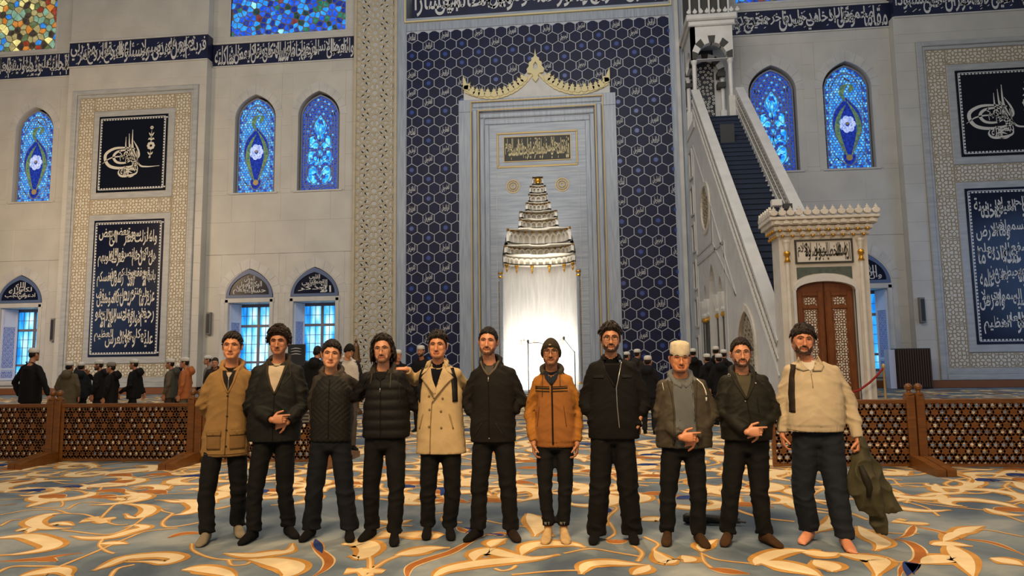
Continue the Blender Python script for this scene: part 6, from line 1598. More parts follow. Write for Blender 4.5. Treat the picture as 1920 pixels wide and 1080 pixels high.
def person(label, loc, rz, J, S, group=None):
    """J joints in local metres (x viewer right, -y front); S style"""
    lod = S.get('lod', 1.0)
    root = thing('person', label, 'person', loc, group, rz=rz)
    V = lambda k: Vector(J[k])
    Hc = V('head'); hs = S.get('hs', 1.0); RH = R_head(S); skin = C(*S.get('skin', (196,140,104))); hairc = C(*S.get('hairc', (26,18,14)))
    def HL(p): return Hc + RH @ (Vector(p) * hs)
    RHi = RH.inverted()
    # ---- body: head, neck, hands finely; limbs and trunk under the clothes
    mb = MB(); D, F = sphere_dirs(36, 26)
    mb.add([HL(skull(d, 1, S.get('wide', 1))) for d in D], F)
    fat = S.get('fat', 0)
    for s in (-1, 1):
        mb.ball(HL((s*.037,-.058,-.024)), (.026*hs, .018*hs, .026*hs), 10, 8); mb.ball(HL((s*.042,-.048,-.052)), ((.026+fat*.006)*hs, .020*hs, .028*hs), 10, 8); mb.ball(HL((s*.026,-.060,-.078)), (.022*hs, .018*hs, .024*hs), 10, 8)
        mb.capsule([HL((s*.057,.0,-.050)), HL((s*.044,-.032,-.080)), HL((s*.016,-.068,-.100))], [.019*hs+fat*.012, .019*hs+fat*.012, .018*hs], 10)
        mb.ball(HL((s*.046,-.026,-.052)), (.023*hs, .03*hs, .036*hs), 10, 8)
    mb.ball(HL((0,-.066,-.096)), (.026*hs, .022*hs, .020*hs), 10, 8); mb.ball(HL((0,-.068,-.070)), (.032*hs, .018*hs, .020*hs), 10, 8)
    base_m = remesh(mb, .005*lod*hs, int(9/max(1, lod*.8)), .6)
    mb = MB(); mb.add([v.co[:] for v in base_m.vertices], [tuple(p.vertices) for p in base_m.polygons]); bpy.data.meshes.remove(base_m)
    mb.capsule([HL((0,-.078,.006)), HL((0,-.094,-.018)), HL((0,-.104,-.038))], [.008*hs, .0095*hs, .0125*hs], 10)
    for s in (-1, 1):
        mb.ball(HL((s*.0135,-.091,-.040)), .0095*hs, 8, 6)
        mb.ball(HL((s*.080,.012,-.010)), (.010*hs, .019*hs, .031*hs), 10, 8)
        mb.ball(HL((s*.085,.020,.006)), (.009*hs, .014*hs, .018*hs), 8, 6)
        mb.capsule([HL((s*.012,-.082,.021)), HL((s*.034,-.081,.024)), HL((s*.052,-.064,.016))], .0075*hs, 8)
    sm = S.get('smile', .3)*.006
    mb.capsule([HL((-.028,-.073,-.069+sm*1.3)), HL((-.011,-.087,-.0655)), HL((.011,-.087,-.0655)), HL((.028,-.073,-.069+sm*1.3))], [.005*hs, .0075*hs, .0075*hs, .005*hs], 8)
    mb.capsule([HL((-.018,-.077,-.075+sm*.5)), HL((0,-.086,-.0775)), HL((.018,-.077,-.075+sm*.5))], [.006*hs, .0085*hs, .006*hs], 8)
    mb.ball(HL((0,-.070,-.098)), (.024*hs, .020*hs, .019*hs), 10, 8)
    nb = V('neck'); nr = S.get('neck_r', .053)
    mb.capsule([HL((0,.018,-.05)), HL((0,.022,-.10)).lerp(nb, .45), nb + Vector((0,.01,-.03))], [nr*.98, nr, nr*1.15], 14)
    me1 = remesh(mb, .0040*lod*hs, 2, .5)
    arms_b = MB()
    for s in 'LR':
        hd = S.get('hand' + s)
        if hd:
            wv = V('w' + s); ev = V('e' + s); hand(arms_b, wv + (wv-ev).normalized()*.015, hd['D'], hd['N'], hd['side'], hd.get('curl', .5), hd.get('s', 1.0), hd.get('point', False), hd.get('spread', 0))
            arms_b.capsule([wv + (ev-wv).normalized()*.12, wv + (wv-ev).normalized()*.02], [.030, .024], 10)
    me2 = remesh(arms_b, .0040*max(1, lod*.8), 1, .4) if arms_b.v else None
    core = MB()
    pel = (V('hL') + V('hR'))/2
    core.loft([ell(pel + Vector((0,0,-.06)), .12, .09, 16), ell(pel + Vector((0,0,.05)), .135, .095, 16), ell(pel.lerp(nb, .45), .12, .085, 16), ell(pel.lerp(nb, .75), .13, .08, 16), ell(pel.lerp(nb, .92), .07, .05, 16)])
    for s in 'LR':
        core.capsule([V('s'+s).lerp(nb, .16) + Vector((0, 0, -.03)), V('e'+s), V('w'+s)], [.036, .030, .022], 10)
        core.capsule([V('h'+s), V('k'+s), V('a'+s)], [.072, .048, .034], 10)
    me3 = remesh(core, .02*max(1, lod*.7), 1)
    bf = None
    if S.get('barefoot'):
        fb = MB()
        for s in 'LR': foot_mesh(fb, V('a'+s), V('t'+s), True)
        bf = remesh(fb, .006, 1)
    bm = bmesh.new()
    for m_ in (me1, me2, me3, bf):
        if m_: bm.from_mesh(m_); bpy.data.meshes.remove(m_)
    body = bpy.data.meshes.new('body'); bm.to_mesh(body); bm.free()
    bk = S.get('beard'); bcol = C(*S.get('beardc', S.get('hairc', (26,18,14)))); lip = tuple(skin[i]*(.78, .52, .52)[i] for i in range(3)) + (1,)
    full = bk == 'full'
    def loc_h(p): return RHi @ ((Vector(p) - Hc) / hs)
    def cf(p, n):
        q = loc_h(p)
        if q.length > .16: return skin
        if q.y > .03 or q.z < -.125: return skin
        c = skin
        if bk and q.z < .01:
            w = beard_w(q.x, q.z, bk) * (1 if q.y < .02 else max(0, 1-(q.y-.02)*60))
            w *= S.get('beardw', .9)*(1.25 if full else 1) * sstep(-.126, -.112, q.z) * (1 if q.z > -.10 or q.y < -.02 else .25) * (1 + .5*noise.noise(Vector(p)*300)); w = min(1, max(0, w))
            c = tuple(c[i]*(1-w) + bcol[i]*w for i in range(3)) + (1,)
        e = (q.x/.026)**2 + ((q.z+.071)/.0085)**2
        if e < 1 and q.y < -.07: c = lip
        if abs(q.z+.0705) < .0014 and abs(q.x) < .019 and q.y < -.07: c = tuple(v*.45 for v in lip[:3]) + (1,)
        if abs(abs(q.x)-.007) < .004 and abs(q.z+.049) < .0025 and q.y < -.085: c = tuple(v*.35 for v in skin[:3]) + (1,)
        return c
    def df(p, n):
        if not full: return 0.0
        q = loc_h(p)
        if q.length > .16 or q.z > .0 or q.y > .02: return 0.0
        return beard_w(q.x, q.z, bk) * (.003 + .003*noise.noise(Vector(p)*120))
    bo = finish(body, 'body', M['skin'], root, cf, df if full else None)
    bvh = BVHTree.FromPolygons([v.co[:] for v in body.vertices], [tuple(p.vertices) for p in body.polygons])
    def face_hit(x, z, off=.002):
        o_ = HL((x, -.2, z)); d_ = (RH @ Vector((0, 1, 0))); h = bvh.ray_cast(o_, d_, .3)[0]
        return (h if h else HL((x, -.09, z))) - d_*off
    # ---- eyes and brows
    if lod < 2:
        for s in (-1, 1):
            c = face_hit(s*.031, .003, -.006); e = MB(); op = S.get('eye', .0048)
            Dd, Ff = sphere_dirs(14, 10); e.add([c + RH @ Vector((d.x*.0145*hs, d.y*.009*hs, d.z*op*hs)) for d in Dd], Ff)
            eo = e.build('eye', M['eyem'], root, smooth=True, local=True); at = eo.data.color_attributes.new('Col', 'FLOAT_COLOR', 'POINT')
            cols = []
            for v in eo.data.vertices:
                q = RHi @ (v.co - c); cols += list(C(24,14,10) if (abs(q.x) < .0062*hs) else C(196,182,170))
            at.data.foreach_set('color', cols)
            l = MB(); l.tube([face_hit(s*a, b, .000) for a, b in ((.016, .003), (.024, .0085), (.032, .010), (.041, .007), (.047, .002))], [.0012, .0019, .0021, .0019, .0010], 6)
            simple(l, 'eyelash', M['hair'], root, C(20,12,10))
            bw = S.get('brow', .0042)
            b = MB(); b.tube([face_hit(s*a, zz + S.get('browz', 0), .0) for a, zz in ((.011, .021), (.022, .0255), (.034, .0275), (.045, .023), (.052, .016))], [bw*.8, bw, bw, bw*.8, bw*.4], 7); simple(b, 'eyebrow', M['hair'], root, tuple(v*1.1 for v in hairc[:3]) + (1,))
    # ---- hair
    hr = S.get('hair'); hat_ = S.get('hat')
    if hr and hr != 'none':
        vol = S.get('vol', .018); rnd = random.Random(S.get('seed', 1)); D, F = sphere_dirs(64, 44) if lod < 2 else sphere_dirs(24, 16); vs = []
        fr = S.get('fringe', .062); side = S.get('sideburn', -.028); nape = S.get('nape', -.075)
        for d in D:
            az = abs(math.degrees(atan2(d.x, -d.y))); b = skull(d, 1, S.get('wide', 1))
            zl = np.interp(az, (0, 28, 50, 68, 84, 100, 180), (fr, fr - .002, fr - .014, .022, side, -.02, nape)) + .008*noise.noise(d*14)
            t = sstep(zl - .004, zl + .012, b.z)
            topk = sstep(-.05, .09, b.z)
            part = S.get('part')
            th = vol*(.35 + .65*topk)
            if hr in ('mess', 'bang'): th = vol*(.28 + .72*sstep(.01, .10, b.z)) if hr == 'mess' else vol*(.25 + .75*sstep(.01, .085, b.z))
            if hr == 'short': th = vol*(.25 + .75*sstep(.02, .09, b.z))
            if part is not None: th *= 1 + .18*sin((d.x - part)*5) * topk
            ns = noise.noise(Vector((d.x*9, d.y*9, d.z*3 + S.get('seed', 1)))) ; n2 = noise.noise(Vector((d.x*30, d.y*8, d.z*10)))
            kk_ = 1.5 if hr == 'curly' else 1.0; th *= 1 + kk_*((.18 if hr == 'short' else .26)*ns + .12*n2)
            n_ = Vector((d.x, d.y*.9, d.z)).normalized()
            p = b + n_ * (th*t) if t > 0.02 else b*.93
            if t > .02 and az < 60 and hr in ('bang',): p.z -= .012*sstep(.09, .05, b.z)
            vs.append(HL(p))
        hm = MB(); hm.add(vs, F)
        if hr == 'short' and not hat_ and lod < 2:
            for k in range(420):
                a = rnd.uniform(-pi, pi); cz_ = rnd.uniform(.1, 1); rr = sqrt(1-cz_*cz_); d = Vector((rr*sin(a), -rr*cos(a), cz_)); b = skull(d, 1, S.get('wide', 1)); az = abs(math.degrees(a))
                zl = np.interp(az, (0, 28, 50, 68, 84, 100, 180), (fr, fr-.002, fr-.014, .022, side, -.02, nape))
                if b.z < zl + .002: continue
                n_ = d.normalized(); sw = Vector((.5*(1 if (S.get('part') or 0) >= 0 else -1) + .3*rnd.uniform(-1, 1), .5, .55 if az < 70 else -.1)); dn = (sw - n_*sw.dot(n_)*.75).normalized()
                c = b + n_*vol*(.30 + .55*sstep(-.0, .09, b.z)); L = vol*rnd.uniform(.7, 1.3) + .006
                hm.tube([HL(c - dn*L*.7 - n_*.002), HL(c + n_*.004), HL(c + dn*L + n_*.003)], [.003, .0048, .0014], 5)
        if hr in ('curly', 'long', 'mess', 'bang'):
            cnt = {'curly': 620, 'long': 220, 'mess': 190, 'bang': 190}[hr]; cr = {'curly': .0105, 'long': .012, 'mess': .010, 'bang': .010}[hr]
            if lod > 2: cnt //= 5; cr *= 1.6
            for k in range(cnt):
                a = rnd.uniform(-pi, pi); cz_ = rnd.uniform(-.35, 1); rr = sqrt(max(0, 1-cz_*cz_)); d = Vector((rr*sin(a), -rr*cos(a), cz_)); az = abs(math.degrees(a)); b = skull(d)
                zl = np.interp(az, (0, 28, 50, 68, 84, 100, 180), (fr, fr-.002, fr-.014, .022, side, -.02, nape))
                if b.z < zl + .004 or (hr == 'mess' and b.z < .035) or (hr == 'bang' and b.z < .02 and az > 60): continue
                n_ = Vector((d.x, d.y, d.z+.3)).normalized(); c = b + n_*(vol*(.50+.42*sstep(-.05, .09, b.z))*rnd.uniform(.75, 1.2))
                if hr == 'curly':
                    T = n_.orthogonal().normalized(); B = n_.cross(T); q0 = rnd.uniform(0, 6); R_ = cr*rnd.uniform(.7, 1.2)
                    hm.tube([HL(c + (T*cos(q0+t*1.1) + B*sin(q0+t*1.1))*R_ + n_*t*.0025) for t in range(6)], [.003, .0045, .005, .005, .004, .0025], 5)
                else:
                    dn = Vector((-d.y*.3*(1 if d.x > 0 else -1) + d.x*.9, d.x*.2 - (.5 if az < 60 else 0), -.9 if hr != 'mess' else -.3)).normalized(); L = cr*rnd.uniform(1.6, 2.8); dn = (dn - n_*dn.dot(n_)*.92).normalized()
                    hm.tube([HL(c - dn*L*.6 + n_*.0), HL(c + n_*.004), HL(c + dn*L*.6 + n_*.001), HL(c + dn*L*1.1 - n_*.004)], [.003, .0072, .0065, .002], 6)
        if hr == 'long':
            for k in range(150):
                a = rnd.choice((-1, 1))*radians(rnd.uniform(62, 178)); rr = .088 + rnd.uniform(0, .014); z0 = rnd.uniform(-.0, .075); z1 = rnd.uniform(-.13, -.085) if abs(a) > 1.5 else rnd.uniform(-.10, -.05)
                P = []; w0 = rnd.uniform(0, 6)
                for t in range(7):
                    q = t/6; z = z0 + (z1-z0)*q; r_ = rr*(.86 + .28*sin(min(1, q*1.25)*pi*.62)); aa = a + .10*sin(w0 + q*7)
                    P.append(HL((r_*.98*sin(aa), -r_*cos(aa)*.95 + .012, z)))
                hm.tube(P, [.003, .0075, .0085, .0085, .008, .006, .002], 6)
        simple(hm, 'hair', M['hair'], root, hairc)
    # ---- headwear
    hat = S.get('hat')
    if hat:
        hm = MB(); hc = C(*S.get('hatc', (214,204,186)))
        if hat == 'kufi':
            prof = [(1.045, .030), (1.075, .032), (1.085, .065), (1.06, .112), (.97, .134), (.6, .146), (0, .150)]
            n = 32; rings = []
            for r_, z in prof: rings.append([HL((.0745*r_*cos(2*pi*k/n)*1.02, .004+.090*r_*sin(2*pi*k/n), z + .012*(-sin(2*pi*k/n))*-1*(1 if z < .1 else .4) - (.010 if sin(2*pi*k/n) > 0 and z < .05 else 0)*sin(2*pi*k/n))) for k in range(n)])
            vs = [p for r in rings for p in r]; hm.loft(rings, True)
        elif hat == 'beanie':
            D, F = sphere_dirs(48, 30); vs = []
            for d in D:
                b = skull(d); az = abs(math.degrees(atan2(d.x, -d.y))); zl = np.interp(az, (0, 50, 80, 180), (.044, .030, -.045, -.075))
                t = sstep(zl-.003, zl+.003, b.z); cuff = sstep(zl+.055, zl+.045, b.z)
                p = b + Vector((d.x, d.y, d.z+.2)).normalized()*(t*(.012 + .007*cuff) + .004*t*sin(atan2(d.x, -d.y)*50)*.3) if t > .01 else b*.94
                vs.append(HL(p))
            hm.add(vs, F)
        elif hat == 'skullcap':
            n = 24; rings = [[HL((.0745*r_*cos(2*pi*k/n), .006+.094*r_*sin(2*pi*k/n), z)) for k in range(n)] for r_, z in ((1.06, .042), (1.09, .044), (1.08, .075), (1.0, .108), (.8, .124), (.4, .132), (0.02, .134))]
            hm.loft(rings, True)
        simple(hm, 'knitted_cap' if hat == 'beanie' else 'skullcap', M['knit'] if lod < 2 else M['cloth'], root, hc)
        if hat == 'beanie':
            tb = MB(); a = HL((.0, -.2, .062)); tb.add([HL((x, -.107 + (.0 if x else 0), z)) for x, z in ((-.014, .058), (.006, .058), (.006, .069), (-.014, .069))] + [HL((x, -.098, z)) for x, z in ((-.014, .058), (.006, .058), (.006, .069), (-.014, .069))], [(0,1,2,3),(7,6,5,4),(0,4,5,1),(1,5,6,2),(2,6,7,3),(3,7,4,0)])
            simple(tb, 'cap_label', M['cloth'], root, C(170,150,110), False)
    # ---- glasses
    gl = S.get('glasses')
    if gl:
        g = MB(); rx, rz_, th = (.0235, .0175, .0020) if gl == 'dark' else (.0235, .0215, .0013)
        yy = -.101
        for s in (-1, 1):
            pw = 2.9 if gl == 'dark' else 2.1
            P = []
            for k in range(21):
                t = 2*pi*k/20; cx = cos(t); cz_ = sin(t)
                P.append(HL((s*.0315 + rx*math.copysign(abs(cx)**(2/pw), cx), yy + .004*abs(cx*s > 0 and cx or 0), -.001 + rz_*math.copysign(abs(cz_)**(2/pw), cz_))))
            g.tube(P, th, 6)
            g.tube([HL((s*.0545, yy+.002, .006)), HL((s*.075, -.06, .006)), HL((s*.079, .005, .008))], th*.9, 5)
        g.tube([HL((-.0085, yy, .004)), HL((0, yy-.003, .007)), HL((.0085, yy, .004))], th, 5)
        g.build('glasses', M['specs'] if gl == 'dark' else M['wire'], root, smooth=True, local=True)
    # ---- trousers
    tc = C(*S.get('trousers', (16,15,14))); tm = MB(); lw = S.get('leg', (.092, .068, .066)); 
    zt = S.get('waist', pel.z + .10)
    tm.loft([ell((pel.x, pel.y, pel.z-.10), .10, .10, 20), ell((pel.x, pel.y+.005, pel.z-.03), S.get('hipw', .168), .118, 20), ell((pel.x, pel.y, pel.z+.06), S.get('hipw', .168)*.96, .112, 20), ell((pel.x, pel.y, zt), S.get('hipw', .168)*.9, .105, 20)])
    for s in 'LR':
        h, k, a, t = V('h'+s), V('k'+s), V('a'+s), V('t'+s)
        end = Vector((a.x, a.y+.005, S.get('hemz', .075)))
        m1 = h.lerp(k, .5); m2 = k.lerp(end, .45)
        path = [h + Vector((0,0,-.0)), m1, k, m2, end + Vector((0,0,.04)), end]
        rad = [lw[0], lw[0]*.93, lw[1]*1.04, lw[1], lw[2], lw[2]]
        rings = [[(p.x + r*cos(2*pi*q/16), p.y + r*1.06*sin(2*pi*q/16), p.z) for q in range(16)] for p, r in zip(path, rad)]
        tm.loft(rings)
    me = remesh(tm, .013*max(1, lod*.8), 2, .5)
    ph = S.get('seed', 1)*3.7
    def td(p, n):
        k = nz((p[0]+ph, p[1], p[2]), (7, 7, 13)); f = (1-abs(k))**3 * .010 - .006
        kz = J['kL'][2]; f *= (.5 + 1.1*math.exp(-((p[2]-kz)/.10)**2) + 1.3*sstep(.28, .08, p[2]) + .6*math.exp(-((p[2]-pel.z+.1)/.1)**2))
        return f
    to = finish(me, 'trousers', M['cloth'], root, None, td, tc)
    # ---- feet
    if not S.get('barefoot'):
        for s in 'LR':
            f = MB(); foot_mesh(f, V('a'+s), V('t'+s), False)
            me = remesh(f, .0075*lod, 2); c = C(*S.get('socks'+s, S.get('socks', (16,15,15))))
            finish(me, 'sock', M['knit'], root, None, None, c)
    # ---- jacket
    jc = C(*S['jacket']); sc = C(*S.get('sleeve', S['jacket'])); jm = MB()
    rows = J['torso']          # (z, cx, hw, hd)
    jm.loft([ell((cx, S.get('ty', 0) + (.0), z), hw, hd, 24, p=2.5) for z, cx, hw, hd in rows])
    ar = [v*.93 for v in S.get('arm', (.068, .058, .043))]; puff = S.get('puff', 1.0)
    for s in 'LR':
        sh, e, w = V('s'+s), V('e'+s), V('w'+s)
        inn = sh.lerp(nb, .45) + Vector((0,0,.0))
        sh = sh + Vector(((.012 if s == 'L' else -.012), 0, -.012)); inn = sh.lerp(nb, .5)
        P = [inn, sh, sh.lerp(e, .5), e, e.lerp(w, .5), w]
        if S.get('hidefore'+s): P = P[:5]
        Rr = [ar[0]*.72, ar[0]*.92, ar[0]*.95, ar[1], ar[1]*.92, ar[2]][:len(P)]
        jm.capsule(P, [r*puff for r in Rr], 14) if False else jm.tube([inn] + P[1:], [r*puff for r in Rr], 16)
        jm.ball(sh, ar[0]*puff*.93, 12, 8); jm.ball(e, ar[1]*puff*.98, 12, 8)
    jm.tube([nb + Vector((0,.02,-.11)), nb + Vector((0,.012,-.03))], [.125, .080], 16)
    col = S.get('collar', 'hood')
    cx0 = nb
    def nring(r, y0, z0, a0, a1, tilt, n=11, rx=1.0): return [cx0 + Vector((r*rx*sin(a0+(a1-a0)*k/(n-1)), y0 + r*cos(a0+(a1-a0)*k/(n-1)), z0 + tilt*(-cos(a0+(a1-a0)*k/(n-1))))) for k in range(n)]
    if col == 'hood':
        jm.tube(nring(.088, .022, .010, -pi*.88, pi*.88, -.045), [.014] + [.024]*2 + [.034]*5 + [.024]*2 + [.014], 10)
        jm.ball(cx0 + Vector((0, .12, -.04)), (.12, .06, .085), 14, 10)
    elif col == 'high':
        jm.tube(nring(.068, .010, .018, -pi, pi, -.008, 15), .020, 10); jm.tube(nring(.070, .012, -.005, -pi, pi, -.01, 15), .022, 10)
    elif col == 'crew': jm.tube(nring(.080, .008, -.008, -pi, pi, -.022, 15), .011, 8)
    elif col == 'lapel': jm.tube(nring(.076, .012, .022, -pi*.80, pi*.80, -.03), [.008] + [.018]*9 + [.008], 10)
    me = remesh(jm, .0105*max(1, lod*.85), 3, .5)
    style = S.get('jstyle'); amp = S.get('fold', 1.0); eL, eR = V('eL'), V('eR'); hemz = rows[0][0]
    tors = rows
    def in_torso(p):
        if p[2] > nb.z + .02: return False
        cx = np.interp(p[2], [r[0] for r in tors], [r[1] for r in tors]); hw = np.interp(p[2], [r[0] for r in tors], [r[2] for r in tors])
        return abs(p[0]-cx) < hw - .012
    def jd(p, n):
        zz_ = p[2] + .55*abs(p[0]-nb.x); k = nz((p[0]+ph, p[1]+ph, zz_), (5, 5, 10)); k2 = nz((p[0]-ph, p[1], zz_+ph), (9, 9, 22)); f = ((1-abs(k))**3 * .012 - .007) + (1-abs(k2))**4*.005 - .0015
        de = min((Vector(p)-eL).length, (Vector(p)-eR).length)
        f *= amp*(.45 + 1.1*math.exp(-(de/.12)**2) + (.5 if not in_torso(p) else 0))
        f += amp*.004*nz(p, (4, 4, 4))
        if style == 'puffer' and in_torso(p): f = f*.4 + .010*abs(sin(pi*p[2]/.085)) - .004
        if style == 'chevron' and in_torso(p) and n[1] < 0: 
            a = abs(p[0]-nb.x); f = f*.4 + .006*abs(sin((p[2] + (a if sin(p[2]*22) > 0 else -a)*.9)*70)) 
        if style == 'rib' and p[2] < hemz + .05: f = -.004 + .0015*sin(atan2(p[0], p[1])*40)
        return f
    jcf = None
    extra = S.get('jcol')
    def jcf(p, n):
        c = jc if in_torso(p) else sc
        if col == 'hood' and p[2] > nb.z - .03 and abs(p[0]-nb.x) < .13: c = C(*S.get('hoodc', S['jacket']))
        if extra:
            e_ = extra(p, n, nb, in_torso(p))
            if e_: c = C(*e_)
        return c
    jo = finish(me, S.get('jname', 'jacket'), M[S.get('jmat', 'cloth')], root, jcf, jd)
    jb = BVHTree.FromPolygons([v.co[:] for v in me.vertices], [tuple(p.vertices) for p in me.polygons])
    def hit(x, z, off=.003):
        h = jb.ray_cast(Vector((x, -1.2, z)), Vector((0, 1, 0)), 3)[0]
        yy_ = (h.y if h else nb.y-.05); yy_ = min(yy_, nb.y-.03) if z > nb.z-.12 and abs(x-nb.x) < .10 else yy_
        return Vector((x, yy_ - off, z))
    def patch(name, poly, color, off=.004, mtl='cloth', sub=4, thick=.004, parent=None):
        bm = bmesh.new(); vs = [bm.verts.new((x, 0, z)) for x, z in poly]; bm.faces.new(vs)
        bmesh.ops.triangulate(bm, faces=bm.faces)
        for _ in range(sub):
            long = [e for e in bm.edges if e.calc_length() > .022]
            if not long: break
            bmesh.ops.subdivide_edges(bm, edges=long, cuts=1); bmesh.ops.triangulate(bm, faces=bm.faces)
        for v in bm.verts: h = hit(v.co.x, v.co.z, off); v.co.y = h.y
        m_ = bpy.data.meshes.new(name); bm.to_mesh(m_); bm.free()
        # give it thickness
        n = len(m_.vertices); vs = [v.co[:] for v in m_.vertices]; fs = [tuple(p.vertices) for p in m_.polygons]
        ed = {}
        for f in fs:
            for i in range(len(f)):
                a, b = f[i], f[(i+1) % len(f)]; ed[(a, b)] = 1
        side = [(a, b) for (a, b) in ed if (b, a) not in ed]
        bpy.data.meshes.remove(m_)
        k = MB(); k.add(vs + [(v[0], v[1]+thick+.012, v[2]) for v in vs], fs + [tuple(n+i for i in f[::-1]) for f in fs] + [(b, a, n+a, n+b) for a, b in side])
        return simple(k, name, M[mtl], root, C(*color))
    def strip(name, P, w, color, off=.004, mtl='cloth', n=5, flat=.5):
        pts = []
        for a, b in zip(P[:-1], P[1:]):
            L = max(1, int((Vector(b)-Vector(a)).length/.02)); pts += [(a[0]+(b[0]-a[0])*t/L, a[1]+(b[1]-a[1])*t/L) for t in range(L)]
        pts.append(P[-1]); k = MB(); rings = []; m_ = len(pts)
        for i_, (x, z) in enumerate(pts):
            d_ = Vector(pts[min(i_+1, m_-1)]) - Vector(pts[max(i_-1, 0)]); d_.normalize(); pr = Vector((-d_.y, d_.x))*w/2
            a_ = hit(x+pr.x, z+pr.y, off-.002); b_ = hit(x+pr.x*.5, z+pr.y*.5, off+min(.006, w*.25)); c_ = hit(x-pr.x*.5, z-pr.y*.5, off+min(.006, w*.25)); e_ = hit(x-pr.x, z-pr.y, off-.002)
            rings.append([a_, b_, c_, e_, e_ + Vector((0,.02,0)), a_ + Vector((0,.02,0))])
        k.loft(rings)
        o = simple(k, name, M[mtl], root, C(*color)) if mtl in ('cloth','nylon','knit') else k.build(name, M[mtl], root, smooth=True, local=True)
        return o
    def button(name, x, z, r, color, mtl='cloth'):
        c = hit(x, z, .003); k = MB(); k.lathe((0,0,0), [(0, .0), (r, .0), (r, .004), (r*.6, .006), (0, .006)], 10)
        k.v = [(c.x + v[0], c.y + .002 - v[2], c.z + v[1]) for v in k.v]
        return simple(k, name, M[mtl], root, C(*color)) if mtl in ('cloth',) else k.build(name, M[mtl], root, smooth=True, local=True)
    inn_ = S.get('inner')
    if inn_:
        k = MB(); (ic, ih) = inn_; rings = []
        for dz, dr in ((-.07, .030), (-.035, .012), (-.01, .006), (ih, .004), (ih+.003, .0), (ih-.004, -.004)):
            rings.append([nb + Vector(((nr*1.1+dr)*1.02*sin(2*pi*q/24), .008 + (nr*1.1+dr)*cos(2*pi*q/24), dz - .022*(-cos(2*pi*q/24))*-1*(-1) )) for q in range(24)])
        k.loft(rings, False); simple(k, 'inner_collar', M['knit'], root, C(*ic))
    dec = S.get('decor')
    if dec: dec(root, nb, patch, strip, button, hit, V)
    return root

def foot_mesh(mb, a, t, bare):
    d = Vector((t.x-a.x, t.y-a.y, 0)); 
    if d.length < .05: d = Vector((0, -.17, 0))
    d.normalize(); side = Vector((-d.y, d.x, 0)); L = .185
    heel = Vector((a.x, a.y, 0)) - d*.055
    secs = [(-.0, .022, .030), (.02, .031, .052), (.06, .034, .060), (.11, .038, .050), (.16, .044, .036), (.20, .045, .026), (.235, .036, .019), (.252, .018, .011)]
    rings = []
    for s, w, h in secs:
        c = heel + d*s
        rings.append([c + side*(w*cos(2*pi*k/14)) + Vector((0, 0, h*.92 + .002 + h*(sin(2*pi*k/14)) if sin(2*pi*k/14) > 0 else h*.92 + .002 + h*.92*sin(2*pi*k/14))) for k in range(14)])
    mb.loft(rings)
    mb.tube([Vector((a.x, a.y, .045)), Vector((a.x, a.y+.005, .13))], [.036, .034], 12)
    if bare:
        for k, (o, l) in enumerate(((.028, .248), (.011, .246), (-.004, .238), (-.018, .229), (-.031, .217))):
            r = .0125 if k == 0 else .0088
            sd = 1 if (side.x > 0) == (a.x < t.x or True) else -1
            mb.capsule([heel + d*(l-.035) + side*o + Vector((0,0,.017)), heel + d*(l+.008) + side*o + Vector((0,0,.012))], [r, r*.9], 8)
